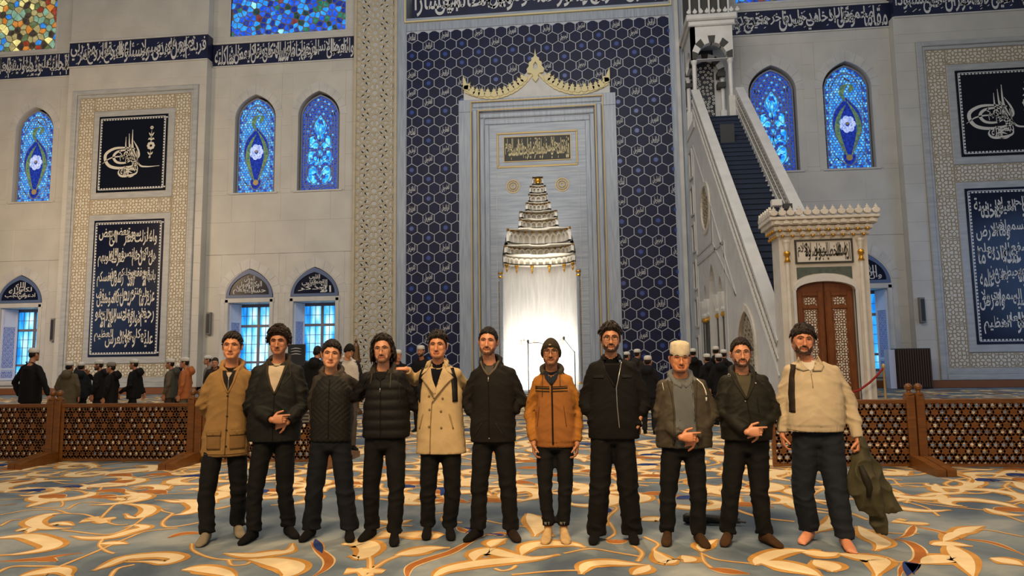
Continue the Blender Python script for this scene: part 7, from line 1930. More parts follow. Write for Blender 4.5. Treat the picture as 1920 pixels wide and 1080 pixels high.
PJ = [
    ((-3.256,5.961,0.0),0.3,{'head':(0.061,-0.02,1.675),'neck':(0.053,0.015,1.488),'sL':(-0.098,0.01,1.399),'eL':(-0.189,0.03,1.164),'wL':(-0.074,0.13,0.969),'aL':(-0.077,-0.137,0.085),'tL':(-0.092,-0.302,0.02),'kL':(-0.104,-0.088,0.378),'sR':(0.202,0.01,1.409),'eR':(0.224,0.03,1.14),'wR':(0.071,0.14,0.964),'aR':(0.131,0.08,0.085),'tR':(0.193,-0.085,0.02),'kR':(0.144,0.02,0.376),'hL':(-0.057,0.0,0.896),'hR':(0.113,0.0,0.896),'torso':[(0.706,0.025,0.201,0.135),(0.865,0.023,0.196,0.135),(1.099,0.036,0.176,0.125),(1.288,0.044,0.172,0.12),(1.397,0.05,0.136,0.1),(1.445,0.055,0.098,0.075)]}),
    ((-2.83,6.023,0.0),0.22,{'head':(0.049,-0.02,1.713),'neck':(0.041,0.015,1.53),'sL':(-0.133,0.01,1.442),'eL':(-0.183,-0.02,1.136),'wL':(0.033,-0.19,1.033),'aL':(-0.109,-0.113,0.085),'tL':(-0.166,-0.278,0.02),'kL':(-0.118,-0.077,0.387),'sR':(0.222,0.01,1.437),'eR':(0.266,-0.02,1.127),'wR':(0.169,-0.15,1.008),'aR':(0.157,0.011,0.085),'tR':(0.267,-0.154,0.02),'kR':(0.128,-0.014,0.379),'hL':(-0.056,0.0,0.918),'hR':(0.114,0.0,0.918),'torso':[(0.829,0.023,0.231,0.14),(0.998,0.022,0.238,0.15),(1.187,0.034,0.223,0.14),(1.329,0.049,0.196,0.125),(1.439,0.046,0.14,0.1),(1.492,0.048,0.087,0.075)]}),
    ((-2.284,6.017,0.0),0.163,{'head':(0.004,-0.02,1.588),'neck':(-0.005,0.015,1.429),'sL':(-0.13,0.01,1.36),'eL':(-0.159,0.03,1.148),'wL':(-0.135,0.02,0.952),'aL':(-0.157,0.024,0.085),'tL':(-0.195,-0.141,0.02),'kL':(-0.13,-0.008,0.392),'sR':(0.138,0.01,1.366),'eR':(0.249,0.18,1.243),'wR':(0.364,0.22,1.264),'aR':(0.18,-0.036,0.085),'tR':(0.215,-0.201,0.02),'kR':(0.141,-0.038,0.385),'hL':(-0.082,0.0,0.846),'hR':(0.088,0.0,0.846),'torso':[(0.831,0.011,0.181,0.125),(0.997,0.012,0.184,0.135),(1.161,0.011,0.182,0.13),(1.278,0.017,0.175,0.12),(1.359,0.013,0.122,0.095),(1.396,0.008,0.08,0.07)]}),
    ((-1.817,5.972,0.0),0.103,{'head':(0.02,-0.02,1.625),'neck':(0.015,0.015,1.448),'sL':(-0.129,0.01,1.385),'eL':(-0.228,0.06,1.207),'wL':(-0.361,0.16,1.156),'aL':(-0.086,0.084,0.085),'tL':(-0.142,-0.081,0.02),'kL':(-0.082,0.022,0.401),'sR':(0.176,0.01,1.385),'eR':(0.269,0.05,1.169),'wR':(0.338,0.13,1.055),'aR':(0.139,-0.065,0.085),'tR':(0.164,-0.23,0.02),'kR':(0.152,-0.053,0.417),'hL':(-0.044,0.0,0.868),'hR':(0.126,0.0,0.868),'torso':[(0.863,0.054,0.204,0.135),(1.0,0.053,0.205,0.15),(1.16,0.05,0.194,0.145),(1.299,0.052,0.173,0.13),(1.383,0.032,0.108,0.1),(1.425,0.024,0.064,0.07)]}),
    ((-1.33,6.109,0.0),0.054,{'head':(-0.004,-0.02,1.654),'neck':(-0.005,0.015,1.483),'sL':(-0.148,0.01,1.41),'eL':(-0.246,0.14,1.336),'wL':(-0.283,-0.01,1.44),'aL':(-0.105,0.039,0.085),'tL':(-0.089,-0.126,0.02),'kL':(-0.095,-0.0,0.379),'sR':(0.168,0.01,1.411),'eR':(0.25,0.2,1.232),'wR':(0.368,0.24,1.18),'aR':(0.09,0.022,0.085),'tR':(0.128,-0.143,0.02),'kR':(0.121,-0.009,0.379),'hL':(-0.065,0.0,0.884),'hR':(0.105,0.0,0.884),'torso':[(0.714,0.022,0.224,0.13),(0.847,0.02,0.213,0.135),(1.056,0.013,0.202,0.13),(1.243,0.019,0.194,0.125),(1.407,0.012,0.129,0.1),(1.455,0.007,0.086,0.07)]}),
    ((-0.829,6.102,0.0),0.02,{'head':(-0.051,-0.02,1.683),'neck':(-0.039,0.015,1.497),'sL':(-0.162,0.01,1.404),'eL':(-0.258,0.03,1.143),'wL':(-0.142,-0.055,1.01),'aL':(-0.15,-0.02,0.085),'tL':(-0.235,-0.185,0.02),'kL':(-0.138,-0.03,0.402),'sR':(0.146,0.01,1.401),'eR':(0.23,0.03,1.158),'wR':(0.11,-0.055,1.008),'aR':(0.13,-0.003,0.085),'tR':(0.202,-0.168,0.02),'kR':(0.113,-0.022,0.402),'hL':(-0.096,0.0,0.901),'hR':(0.074,0.0,0.901),'torso':[(0.812,-0.015,0.197,0.13),(0.963,-0.017,0.2,0.14),(1.147,-0.01,0.191,0.135),(1.309,-0.004,0.181,0.125),(1.402,-0.005,0.123,0.1),(1.45,-0.018,0.071,0.07)]}),
    ((-0.315,6.096,0.0),0.005,{'head':(-0.01,-0.02,1.583),'neck':(-0.011,0.015,1.42),'sL':(-0.142,0.01,1.343),'eL':(-0.214,0.03,1.075),'wL':(-0.174,-0.06,0.819),'aL':(-0.061,-0.029,0.085),'tL':(-0.08,-0.194,0.02),'kL':(-0.083,-0.035,0.397),'sR':(0.137,0.01,1.345),'eR':(0.214,0.03,1.082),'wR':(0.2,-0.06,0.819),'aR':(0.07,-0.019,0.085),'tR':(0.095,-0.184,0.02),'kR':(0.09,-0.029,0.398),'hL':(-0.076,0.0,0.844),'hR':(0.094,0.0,0.844),'torso':[(0.767,0.017,0.176,0.115),(0.94,0.015,0.182,0.125),(1.122,0.017,0.171,0.12),(1.259,0.017,0.16,0.112),(1.342,-0.002,0.102,0.095),(1.383,-0.006,0.07,0.07)]}),
    ((0.17,6.071,0.0),-0.003,{'head':(0.022,-0.02,1.691),'neck':(0.024,0.015,1.511),'sL':(-0.12,0.01,1.44),'eL':(-0.21,0.03,1.142),'wL':(-0.145,-0.06,0.991),'aL':(-0.141,0.002,0.085),'tL':(-0.17,-0.163,0.02),'kL':(-0.105,-0.019,0.414),'sR':(0.19,0.01,1.441),'eR':(0.295,0.03,1.139),'wR':(0.22,-0.06,0.959),'aR':(0.158,0.023,0.085),'tR':(0.168,-0.142,0.02),'kR':(0.135,-0.008,0.416),'hL':(-0.065,0.0,0.906),'hR':(0.105,0.0,0.906),'torso':[(0.842,0.029,0.214,0.13),(0.985,0.031,0.221,0.145),(1.165,0.038,0.215,0.14),(1.347,0.039,0.193,0.125),(1.433,0.03,0.118,0.1),(1.479,0.028,0.069,0.07)]}),
    ((0.763,6.072,-0.0),-0.012,{'head':(0.01,-0.02,1.51),'neck':(0.018,0.015,1.354),'sL':(-0.137,0.01,1.279),'eL':(-0.162,-0.01,1.02),'wL':(-0.033,-0.19,0.879),'aL':(-0.143,-0.014,0.085),'tL':(-0.174,-0.179,0.02),'kL':(-0.132,-0.027,0.374),'sR':(0.183,0.01,1.285),'eR':(0.24,-0.01,1.037),'wR':(0.104,-0.15,0.858),'aR':(0.099,-0.055,0.085),'tR':(0.139,-0.22,0.02),'kR':(0.112,-0.048,0.39),'hL':(-0.075,0.0,0.802),'hR':(0.095,0.0,0.802),'torso':[(0.77,0.013,0.231,0.145),(0.917,0.02,0.238,0.16),(1.072,0.024,0.228,0.155),(1.207,0.036,0.199,0.135),(1.287,0.017,0.124,0.105),(1.332,0.014,0.075,0.07)]}),
    ((1.282,6.086,0.0),-0.062,{'head':(0.0,-0.02,1.551),'neck':(0.01,0.015,1.385),'sL':(-0.133,0.01,1.314),'eL':(-0.181,-0.01,1.061),'wL':(-0.016,-0.19,0.92),'aL':(-0.166,-0.028,0.085),'tL':(-0.224,-0.193,0.02),'kL':(-0.138,-0.034,0.387),'sR':(0.175,0.01,1.321),'eR':(0.235,-0.01,1.061),'wR':(0.107,-0.15,0.925),'aR':(0.115,-0.038,0.085),'tR':(0.215,-0.203,0.02),'kR':(0.091,-0.039,0.392),'hL':(-0.065,0.0,0.825),'hR':(0.105,0.0,0.825),'torso':[(0.831,0.016,0.201,0.145),(0.958,0.023,0.212,0.155),(1.113,0.032,0.204,0.15),(1.224,0.032,0.183,0.135),(1.318,0.026,0.108,0.105),(1.363,0.015,0.06,0.07)]}),
    ((1.884,6.054,0.0),-0.106,{'head':(-0.098,-0.02,1.651),'neck':(-0.068,0.015,1.482),'sL':(-0.216,0.01,1.403),'eL':(-0.274,0.03,1.123),'wL':(-0.298,-0.02,0.885),'aL':(-0.108,0.097,0.085),'tL':(-0.207,-0.068,0.02),'kL':(-0.153,0.029,0.405),'sR':(0.142,0.01,1.391),'eR':(0.249,0.03,1.11),'wR':(0.268,-0.06,0.852),'aR':(0.115,-0.084,0.085),'tR':(0.124,-0.249,0.02),'kR':(0.087,-0.062,0.411),'hL':(-0.106,0.0,0.883),'hR':(0.064,0.0,0.883),'torso':[(0.903,-0.048,0.229,0.165),(1.024,-0.04,0.236,0.175),(1.177,-0.03,0.22,0.16),(1.309,-0.019,0.199,0.14),(1.393,-0.03,0.133,0.11),(1.446,-0.039,0.08,0.07)]}),
]
def vneck(P, nb, zt, zb, w, name, color, patch, mtl='cloth', off=.003):
    return patch(name, [(nb.x - w, zt), (nb.x - w*.55, (zt+zb)/2), (nb.x, zb), (nb.x + w*.55, (zt+zb)/2), (nb.x + w, zt)], color, off, mtl)

def dec1(root, nb, patch, strip, button, hit, V):
    x, z = nb.x, nb.z
    patch('dark_shirt', [(x-.062, z-.03), (x-.035, z-.13), (x+.002, z-.22), (x+.035, z-.13), (x+.055, z-.03)], (26, 22, 20), .003)
    patch('undershirt', [(x-.020, z-.05), (x-.010, z-.075), (x+.004, z-.10), (x+.016, z-.075), (x+.026, z-.05)], (176, 160, 140), .010)
    strip('shirt_zip', [(x+.004, z-.09), (x+.004, z-.20)], .006, (150, 150, 150), .012, 'metal')
    strip('front_flap_edge', [(x+.004, z-.22), (x+.002, z-.45), (x-.006, .73)], .009, (96, 70, 40))
    strip('collar_edge', [(x-.085, z+.0), (x-.05, z-.12), (x+.002, z-.23)], .016, (150, 112, 66)); strip('collar_edge', [(x+.08, z+.0), (x+.05, z-.12), (x+.004, z-.23)], .016, (150, 112, 66))
    for zz in (z-.255, z-.43, z-.55, .80): button('snap_button', x+.002, zz, .009, (40, 28, 18))
    for s, xx in ((-1, x-.10), (1, x+.095)):
        patch('patch_pocket', [(xx-.062, .775), (xx+.055, .775), (xx+.055, .90), (xx-.062, .90)], (122, 92, 54), .009)
        patch('pocket_flap', [(xx-.066, .895), (xx+.059, .895), (xx+.059, .935), (xx-.066, .935)], (128, 98, 58), .017)
        button('snap_button', xx-.045, .93, .008, (40, 28, 18)); button('snap_button', xx+.04, .93, .008, (40, 28, 18))
    strip('hem_seam', [(x-.19, .735), (x, .73), (x+.17, .735)], .004, (92, 68, 38))
def dec2(root, nb, patch, strip, button, hit, V):
    x, z = nb.x, nb.z
    patch('undershirt', [(x-.068, z-.035), (x-.058, z-.10), (x-.028, z-.20), (x+.004, z-.27), (x+.034, z-.20), (x+.062, z-.10), (x+.072, z-.035)], (190, 172, 146), .008)
    for s in (-1, 1): strip('collar_edge', [(x+s*.10, z+.01), (x+s*.07, z-.10), (x+s*.035, z-.21), (x+.003, z-.285)], .026, (52, 46, 36))
    strip('front_zip', [(x+.003, z-.28), (x+.0, z-.45), (x-.003, .85)], .008, (14, 14, 13))
    strip('storm_flap', [(x+.10, z-.0), (x+.13, z-.12), (x+.08, z-.20)], .008, (56, 50, 40))
def dec3(root, nb, patch, strip, button, hit, V):
    x, z = nb.x, nb.z
    strip('front_zip', [(x+.01, z-.06), (x+.012, z-.3), (x+.012, .86)], .010, (14, 14, 14))
    for s in (-1, 1): strip('panel_seam', [(x+s*.105, z-.06), (x+s*.135, z-.22), (x+s*.14, z-.42)], .006, (40, 36, 32))
    patch('belt', [(x-.06, .785), (x+.11, .785), (x+.11, .822), (x-.06, .822)], (30, 26, 24), -.004); patch('belt_buckle', [(x+.0, .79), (x+.06, .79), (x+.06, .816), (x+.0, .816)], (104, 86, 66), .004, 'metal')
def dec4(root, nb, patch, strip, button, hit, V):
    x, z = nb.x, nb.z
    patch('undershirt', [(x-.060, z-.0), (x-.04, z-.07), (x, z-.10), (x+.04, z-.07), (x+.060, z-.0)], (14, 13, 13), .004)
    strip('front_zip', [(x+.005, z-.09), (x+.012, z-.3), (x+.012, .86)], .009, (10, 10, 10)); strip('zip_pull', [(x+.006, z-.155), (x+.006, z-.19)], .007, (190, 190, 186), .012, 'metal')
    strip('hood_cord', [(x-.085, z-.03), (x-.09, z-.12)], .008, (74, 66, 54)); strip('hood_cord', [(x+.085, z-.03), (x+.092, z-.16)], .009, (74, 66, 54))
    for s in (-1, 1): strip('vest_armhole', [(x+s*.12, z-.04), (x+s*.165, z-.14), (x+s*.175, z-.28)], .008, (30, 28, 24))
def dec5(root, nb, patch, strip, button, hit, V):
    x, z = nb.x, nb.z
    patch('turtleneck', [(x-.060, z-.03), (x-.058, z-.06), (x-.030, z-.14), (x+.012, z-.215), (x+.04, z-.14), (x+.062, z-.06), (x+.060, z-.03)], (14, 15, 24), .004, 'knit')
    c = (188, 162, 122)
    patch('lapel', [(x-.065, z+.01), (x-.115, z-.07), (x-.145, z-.115), (x-.085, z-.17), (x+.0, z-.275), (x+.015, z-.24), (x-.03, z-.13)], c, .012)
    patch('lapel', [(x+.065, z+.01), (x+.115, z-.07), (x+.15, z-.115), (x+.085, z-.18), (x-.035, z-.33), (x-.02, z-.27), (x+.03, z-.13)], c, .016)
    for s in (-1, 1):
        patch('collar', [(x+s*.055, z+.05), (x+s*.09, z+.03), (x+s*.14, z-.085), (x+s*.10, z-.06), (x+s*.062, z+.0)], (192, 168, 128), .022)
        strip('lapel_edge', [(x+s*.145, z-.112), (x+s*.085, z-.175), (x-.01, z-.29)], .005, (120, 98, 66), .020)
    strip('front_edge', [(x-.035, z-.33), (x-.045, z-.5), (x-.052, .72)], .009, (132, 108, 74))
    for xx, zz in ((x-.055, z-.385), (x+.045, z-.40), (x-.058, z-.53), (x+.048, z-.54), (x-.06, z-.27), (x+.06, z-.29)): button('coat_button', xx, zz, .010, (120, 96, 66))
    for s in (-1, 1): strip('pocket_welt', [(x+s*.115, z-.42), (x+s*.15, z-.55)], .012, (150, 126, 88))
    for s in (-1, 1):
        strip('backpack_strap', [(x+s*.120, z-.03), (x+s*.150, z-.12), (x+s*.162, z-.22), (x+s*.166, z-.32)], .045, (18, 17, 18), .006, 'nylon')
def dec6(root, nb, patch, strip, button, hit, V):
    x, z = nb.x, nb.z
    patch('undershirt', [(x-.055, z-.0), (x-.03, z-.07), (x+.0, z-.105), (x+.03, z-.07), (x+.055, z-.0)], (70, 66, 62), .003)
    for s in (-1, 1): strip('hood_lining', [(x+s*.082, z+.015), (x+s*.055, z-.05), (x+.0, z-.11)], .020, (88, 78, 66))
    strip('front_zip', [(x, z-.11), (x+.003, z-.4), (x+.004, .85)], .008, (12, 11, 10)); strip('zip_pull', [(x, z-.12), (x, z-.165)], .008, (196, 196, 190), .012, 'metal')
    for s in (-1, 1): strip('pocket_edge', [(x+s*.06, .985), (x+s*.11, .90), (x+s*.13, .875)], .007, (44, 37, 30))
    button('zip_stop', x+.004, .853, .006, (160,160,155), 'metal')
def dec7(root, nb, patch, strip, button, hit, V):
    x, z = nb.x, nb.z
    patch('polo_shirt', [(x-.062, z-.0), (x-.05, z-.06), (x+.0, z-.12), (x+.05, z-.06), (x+.062, z-.0)], (24, 30, 42), .003); patch('collar_gap', [(x-.02, z-.01), (x+.0, z-.06), (x+.02, z-.01)], (170, 122, 90), .010, 'cloth')
    for s in (-1, 1): strip('collar_edge', [(x+s*.058, z+.0), (x+s*.045, z-.06), (x+.004, z-.115)], .016, (26, 32, 44), .010)
    strip('front_zip', [(x+.006, z-.10), (x+.008, z-.3), (x+.008, .80)], .014, (20, 16, 12), .006)
    for s, q in ((-1, .14), (1, .14)):
        for dz, w, c in ((-.135, .006, (36, 28, 16)), (-.150, .014, (40, 34, 20)), (-.168, .004, (140, 110, 60)), (-.176, .006, (36, 28, 16))):
            strip('chest_stripe', [(x+s*.014, z+dz), (x+s*q*.55, z+dz+.002), (x+s*q, z+dz+.004)], w, c, .003)
        strip('hood_cord', [(x+s*.075, z-.035), (x+s*.078, z-(.13 if s > 0 else .22))], .006, (66, 46, 24))
        strip('pocket_welt', [(x+s*.105, z-.30), (x+s*.125, z-.47)], .006, (104, 62, 24))
    for s in 'LR':
        k = MB(); a = V('a'+s); k.tube([(a.x, a.y, .12), (a.x, a.y, .165)], [.047, .049], 20); simple(k, 'joggers_cuff', M['knit'], root, C(14, 13, 13))
        t = MB()
        for q, P in enumerate(([[(0,0),(0,1)],[(0,1),(.6,0)],[(.6,0),(.6,1)]], [[(0,1),(.3,.5)],[(.6,1),(.3,.5)],[(.3,.5),(.3,0)]])):
            for seg in P:
                (u0, w0), (u1, w1) = seg; xx = a.x - .026 + q*.028
                t.tube([(xx + u0*.022, a.y-.0505, .130 + w0*.024), (xx + u1*.022, a.y-.0505, .130 + w1*.024)], .0022, 4)
        simple(t, 'cuff_lettering', M['cloth'], root, C(150, 148, 140))
def dec8(root, nb, patch, strip, button, hit, V):
    x, z = nb.x, nb.z
    patch('turtleneck', [(x-.062, z-.03), (x-.055, z-.09), (x-.02, z-.17), (x+.012, z-.24), (x+.04, z-.17), (x+.062, z-.09), (x+.062, z-.03)], (10, 9, 10), .003, 'knit')
    strip('front_zip', [(x+.085, z-.02), (x+.058, z-.13), (x+.032, z-.24), (x+.035, z-.4), (x+.048, z-.57)], .008, (74, 66, 54), .005, 'metal')
    strip('collar_edge', [(x-.085, z-.01), (x-.05, z-.11), (x+.02, z-.23)], .012, (26, 23, 20)); 
    patch('chest_pocket', [(x-.16, z-.13), (x-.07, z-.13), (x-.07, z-.155), (x-.16, z-.155)], (24, 21, 19), .008); patch('chest_pocket', [(x+.08, z-.13), (x+.17, z-.13), (x+.17, z-.155), (x+.08, z-.155)], (24, 21, 19), .008)
def dec9(root, nb, patch, strip, button, hit, V):
    x, z = nb.x, nb.z
    patch('grey_hoodie', [(x-.075, z+.0), (x-.085, z-.12), (x-.080, z-.30), (x-.085, z-.58), (x+.09, z-.58), (x+.075, z-.40), (x+.07, z-.20), (x+.085, z-.12), (x+.075, z+.0)], (92, 94, 94), .003)
    for s in (-1, 1):
        strip('hoodie_hood', [(x+s*.085, z+.015), (x+s*.065, z-.04), (x+s*.01, z-.075)], .040, (100, 102, 101), .004)
        strip('jacket_edge', [(x+s*.12, z-.02), (x+s*.095, z-.15), (x+s*.085, z-.3), (x+s*.10, z-.55)], .016, (58, 52, 42), .006, 'nylon')
    strip('white_piping', [(x-.165, z-.045), (x-.155, z-.11)], .006, (220, 216, 204), .004); strip('white_piping', [(x+.125, z-.015), (x+.165, z-.055), (x+.185, z-.11), (x+.19, z-.15)], .009, (220, 216, 204), .004)
    patch('sleeve_badge', [(x+.178, z-.20), (x+.192, z-.19), (x+.192, z-.165), (x+.178, z-.165)], (205, 205, 200), .006)
    patch('hoodie_hem', [(x-.075, z-.54), (x+.085, z-.54), (x+.085, z-.575), (x-.075, z-.575)], (74, 76, 76), .008)
def dec10(root, nb, patch, strip, button, hit, V):
    x, z = nb.x, nb.z
    patch('tee_shirt', [(x-.062, z-.0), (x-.05, z-.08), (x+.0, z-.20), (x+.035, z-.10), (x+.062, z-.0)], (74, 68, 52), .003)
    for s in (-1, 1): strip('collar_edge', [(x+s*.10, z+.01), (x+s*.07, z-.09), (x+.0, z-.215)], .022, (40, 37, 28))
    strip('storm_flap', [(x+.0, z-.21), (x+.02, z-.35), (x+.0, .87)], .010, (26, 24, 18)); strip('chest_zip', [(x+.085, z-.2), (x+.09, z-.32)], .006, (20, 18, 14))
    button('snap_button', x+.085, z-.085, .007, (170,164,150), 'metal'); button('snap_button', x-.01, z-.23, .006, (120,112,96), 'metal'); button('snap_button', x+.012, z-.20, .006, (120,112,96), 'metal')
    k = MB(); c = hit(x-.115, z-.02, .01)
    for r in (.012, .010): k.tube([(c.x + r*cos(t), c.y-.002, c.z - (.018 if r < .011 else 0) + r*sin(t)) for t in [2*pi*j/12 for j in range(13)]], .0022, 5)
    k.build('cord_ring', M['metal'], root, smooth=True, local=True)
def dec11(root, nb, patch, strip, button, hit, V):
    x, z = nb.x, nb.z
    patch('white_tee', [(x-.062, z-.0), (x-.045, z-.055), (x-.0, z-.085), (x+.045, z-.055), (x+.062, z-.0)], (206, 196, 178), .004)
    patch('collar', [(x-.075, z+.04), (x-.105, z-.06), (x-.055, z-.085), (x-.01, z-.075), (x-.045, z-.03)], (186, 170, 142), .014)
    patch('collar', [(x+.075, z+.04), (x+.120, z-.045), (x+.08, z-.085), (x+.012, z-.085), (x+.045, z-.03)], (186, 170, 142), .014)
    strip('quarter_zip', [(x+.0, z-.085), (x+.004, z-.22)], .007, (150, 136, 112)); button('zip_pull', x+.003, z-.11, .006, (170,165,155), 'metal')
    strip('backpack_strap', [(x-.118, z-.03), (x-.140, z-.14), (x-.152, z-.27), (x-.158, z-.42)], .042, (40, 30, 24), .004, 'nylon')
    strip('hem_seam', [(x-.2, .925), (x, .905), (x+.24, .915)], .005, (140, 126, 102))

sk = (206, 140, 98)
def hd(D, N, side, **k): d = dict(D=D, N=N, side=side); d.update(k); return d
HANG_L = hd((0.05, -.15, -1), (1, .1, 0), 1, curl=.5, s=.92); HANG_R = hd((-.05, -.15, -1), (-1, .1, 0), -1, curl=.5, s=.92)
# hand over hand: viewer-left hand in front gripping the other wrist
CL_F = hd((.85, -.18, .06), (.1, 1, -.1), 1, curl=.75, point=True, s=1.0); CL_B = hd((-.9, .05, -.22), (-.1, .8, -.3), 1, curl=.7, s=.94)
SP = [
 dict(label='visitor in a long tan waxed coat and beige socks, leftmost of the row', jname='coat', yaw=.0, roll=0, skin=sk, hairc=(32,24,18), hair='short', vol=.019, fringe=.070, part=.3, seed=1, inner=((30,24,22),.012), smile=.6, beard=None, jacket=(140,108,64), hoodc=(150,114,66), trousers=(12,12,13), socks=(134,122,102),
      decor=dec1, jmat='cloth', arm=(.070,.064,.05), handL=hd((.9,.2,-.2),(0,1,0),1,curl=.5), handR=hd((-.9,.2,-.2),(0,1,0),-1,curl=.5), hipw=.17, fold=.9, neck_r=.054),
 dict(label='curly haired man in a black hooded coat over a cream tee, hands crossed', roll=0, pitch=.10, skin=(190,128,92), hairc=(42,27,17), hair='curly', vol=.034, fringe=.060, nape=-.09, seed=2, inner=((196,178,152),.0), smile=0, brow=.0055, beard='light', jacket=(19,20,17), hoodc=(38,33,25), trousers=(10,10,10),
      decor=dec2, jmat='nylon', arm=(.080,.074,.056), puff=1.02, handL=CL_F, handR=CL_B, eye=.0042),
 dict(label='clean shaven man in a quilted black vest jacket with grey sleeves and dark jeans', yaw=.12, roll=.06, skin=(212,150,110), hairc=(34,25,19), hair='short', vol=.019, fringe=.064, part=-.2, seed=3, inner=((70,60,50),.0), smile=.2, jacket=(22,21,18), sleeve=(50,44,36), hoodc=(62,54,43), trousers=(15,18,25),
      decor=dec3, jmat='nylon', jstyle='chevron', arm=(.066,.056,.046), leg=(.094,.076,.082), handL=HANG_L, handR=hd((.5,.3,.2),(0,-1,0),1,curl=.4)),
 dict(label='long haired man with round glasses in a black padded vest and hoodie', roll=-.05, skin=(202,142,106), hairc=(34,23,16), hair='long', vol=.026, fringe=.078, seed=4, inner=((14,13,13),.0), beard='thin', beardw=.7, glasses='wire', jacket=(14,13,12), sleeve=(12,11,10), hoodc=(46,41,33), trousers=(11,11,11),
      decor=dec4, jmat='nylon', jstyle='puffer', arm=(.068,.058,.048), handL=hd((-.5,.3,.2),(0,-1,0),-1,curl=.4), handR=hd((.5,.3,.1),(0,-1,0),1,curl=.4)),
 dict(label='man in a beige double breasted trench coat over a dark turtleneck', jname='coat', skin=(204,138,98), hairc=(34,25,19), hair='mess', vol=.026, fringe=.064, seed=5, inner=((14,15,24),.035), beard='goatee', beardw=.55, jacket=(186,160,118), sleeve=(182,156,114), trousers=(11,11,12), collar='lapel', smile=.4,
      decor=dec5, arm=(.062,.052,.044), hipw=.165, fold=.55, handL=hd((-.95,-.35,.05),(0,.2,-1),-1,curl=.35,s=1.0,spread=.1), handR=hd((.4,.3,-.4),(0,-1,0),1,curl=.4)),
 dict(label='laughing man with a short beard in a black zip hoodie, hands in front pockets', roll=.05, skin=(206,140,104), hairc=(30,23,18), hair='short', vol=.013, fringe=.070, seed=6, inner=((70,66,62),-.005), beard='full', beardw=.62, smile=1, eye=.0022, jacket=(21,18,15), hoodc=(30,26,22), trousers=(12,11,11), socksR=(40,28,20),
      decor=dec6, arm=(.070,.064,.05), leg=(.094,.070,.072), handL=hd((.75,.35,-.5),(0,0,-1),1,curl=.3,s=.85), handR=hd((-.75,.35,-.5),(0,0,-1),-1,curl=.3,s=.85)),
 dict(label='man in a mustard striped jacket and brown knitted beanie with black glasses', skin=(176,118,82), hairc=(32,24,18), hair='none', hat='beanie', hatc=(58,50,38), beard='full', beardw=.45, glasses='dark', seed=7, inner=((24,30,42),.01), smile=.6, jacket=(146,92,44), sleeve=(158,102,40), hoodc=(58,52,42), trousers=(14,14,15), socks=(206,172,122),
      decor=dec7, jmat='cloth', jstyle='rib', arm=(.058,.052,.044), leg=(.080,.058,.054), hipw=.150, hemz=.13, hs=.97, handL=HANG_L, handR=HANG_R, neck_r=.05),
 dict(label='tall bearded man with glasses dressed all in black with wide trousers', skin=(190,130,94), hairc=(34,23,15), beardc=(18,12,9), hair='mess', vol=.034, fringe=.068, seed=8, inner=((10,9,10),.040), beard='full', beardw=.75, glasses='dark', jacket=(12,11,10), trousers=(11,10,9), collar='lapel', smile=.2,
      decor=dec8, arm=(.080,.072,.056), leg=(.100,.086,.086), hipw=.172, hemz=.05, handL=hd((.5,1,-.5),(0,0,-1),1,curl=.3), handR=hd((-.5,1,-.5),(0,0,-1),-1,curl=.3), neck_r=.052),
 dict(label='smiling man in a cream prayer cap and olive jacket over a grey hoodie', skin=(206,134,92), hairc=(24,18,14), hair='short', vol=.006, fringe=.03, hat='kufi', hatc=(222,206,176), beard='goatee', beardw=.75, glasses='wire', seed=9, inner=((96,98,97),.008), wide=1.10, hs=1.03, smile=1, eye=.003, jacket=(66,59,47), hoodc=(96,98,97), trousers=(13,13,13), socks=(66,46,28),
      decor=dec9, jmat='nylon', arm=(.080,.074,.054), fold=1.25, leg=(.092,.068,.064), handL=CL_F, handR=CL_B, neck_r=.060, roll=.03),
 dict(label='bearded man with clear glasses in a dark olive parka and brown socks', skin=(206,142,106), hairc=(38,27,20), beardc=(30,20,14), hair='short', vol=.017, fringe=.072, seed=10, inner=((74,68,52),-.004), beard='full', beardw=.75, glasses='wire', smile=.8, jacket=(27,25,18), hoodc=(33,30,22), trousers=(13,13,12), socks=(70,48,28),
      decor=dec10, jmat='nylon', arm=(.078,.072,.056), leg=(.096,.072,.068), handL=CL_F, handR=CL_B),
 dict(label='bearded barefoot man in a beige quarter zip sweater and jeans, rightmost of the row', jname='sweater', skin=(200,132,96), hairc=(40,29,22), hair='bang', vol=.026, fringe=.054, seed=11, inner=((206,196,178),.0), beard='full', beardw=.8, wide=1.08, hs=1.03, roll=.10, fat=.6, smile=.4, jacket=(190,172,142), trousers=(27,32,40), collar='crew',
      decor=dec11, jstyle='rib', arm=(.074,.066,.050), leg=(.112,.086,.080), hipw=.19, barefoot=True, neck_r=.062, handL=HANG_L, handR=hd((-.15,-.35,-1),(-.9,.3,-.1),-1,curl=1.15)),
]
for (loc_, rz_, J_), S_ in zip(PJ, SP):
    person(S_['label'], loc_, rz_, J_, S_)

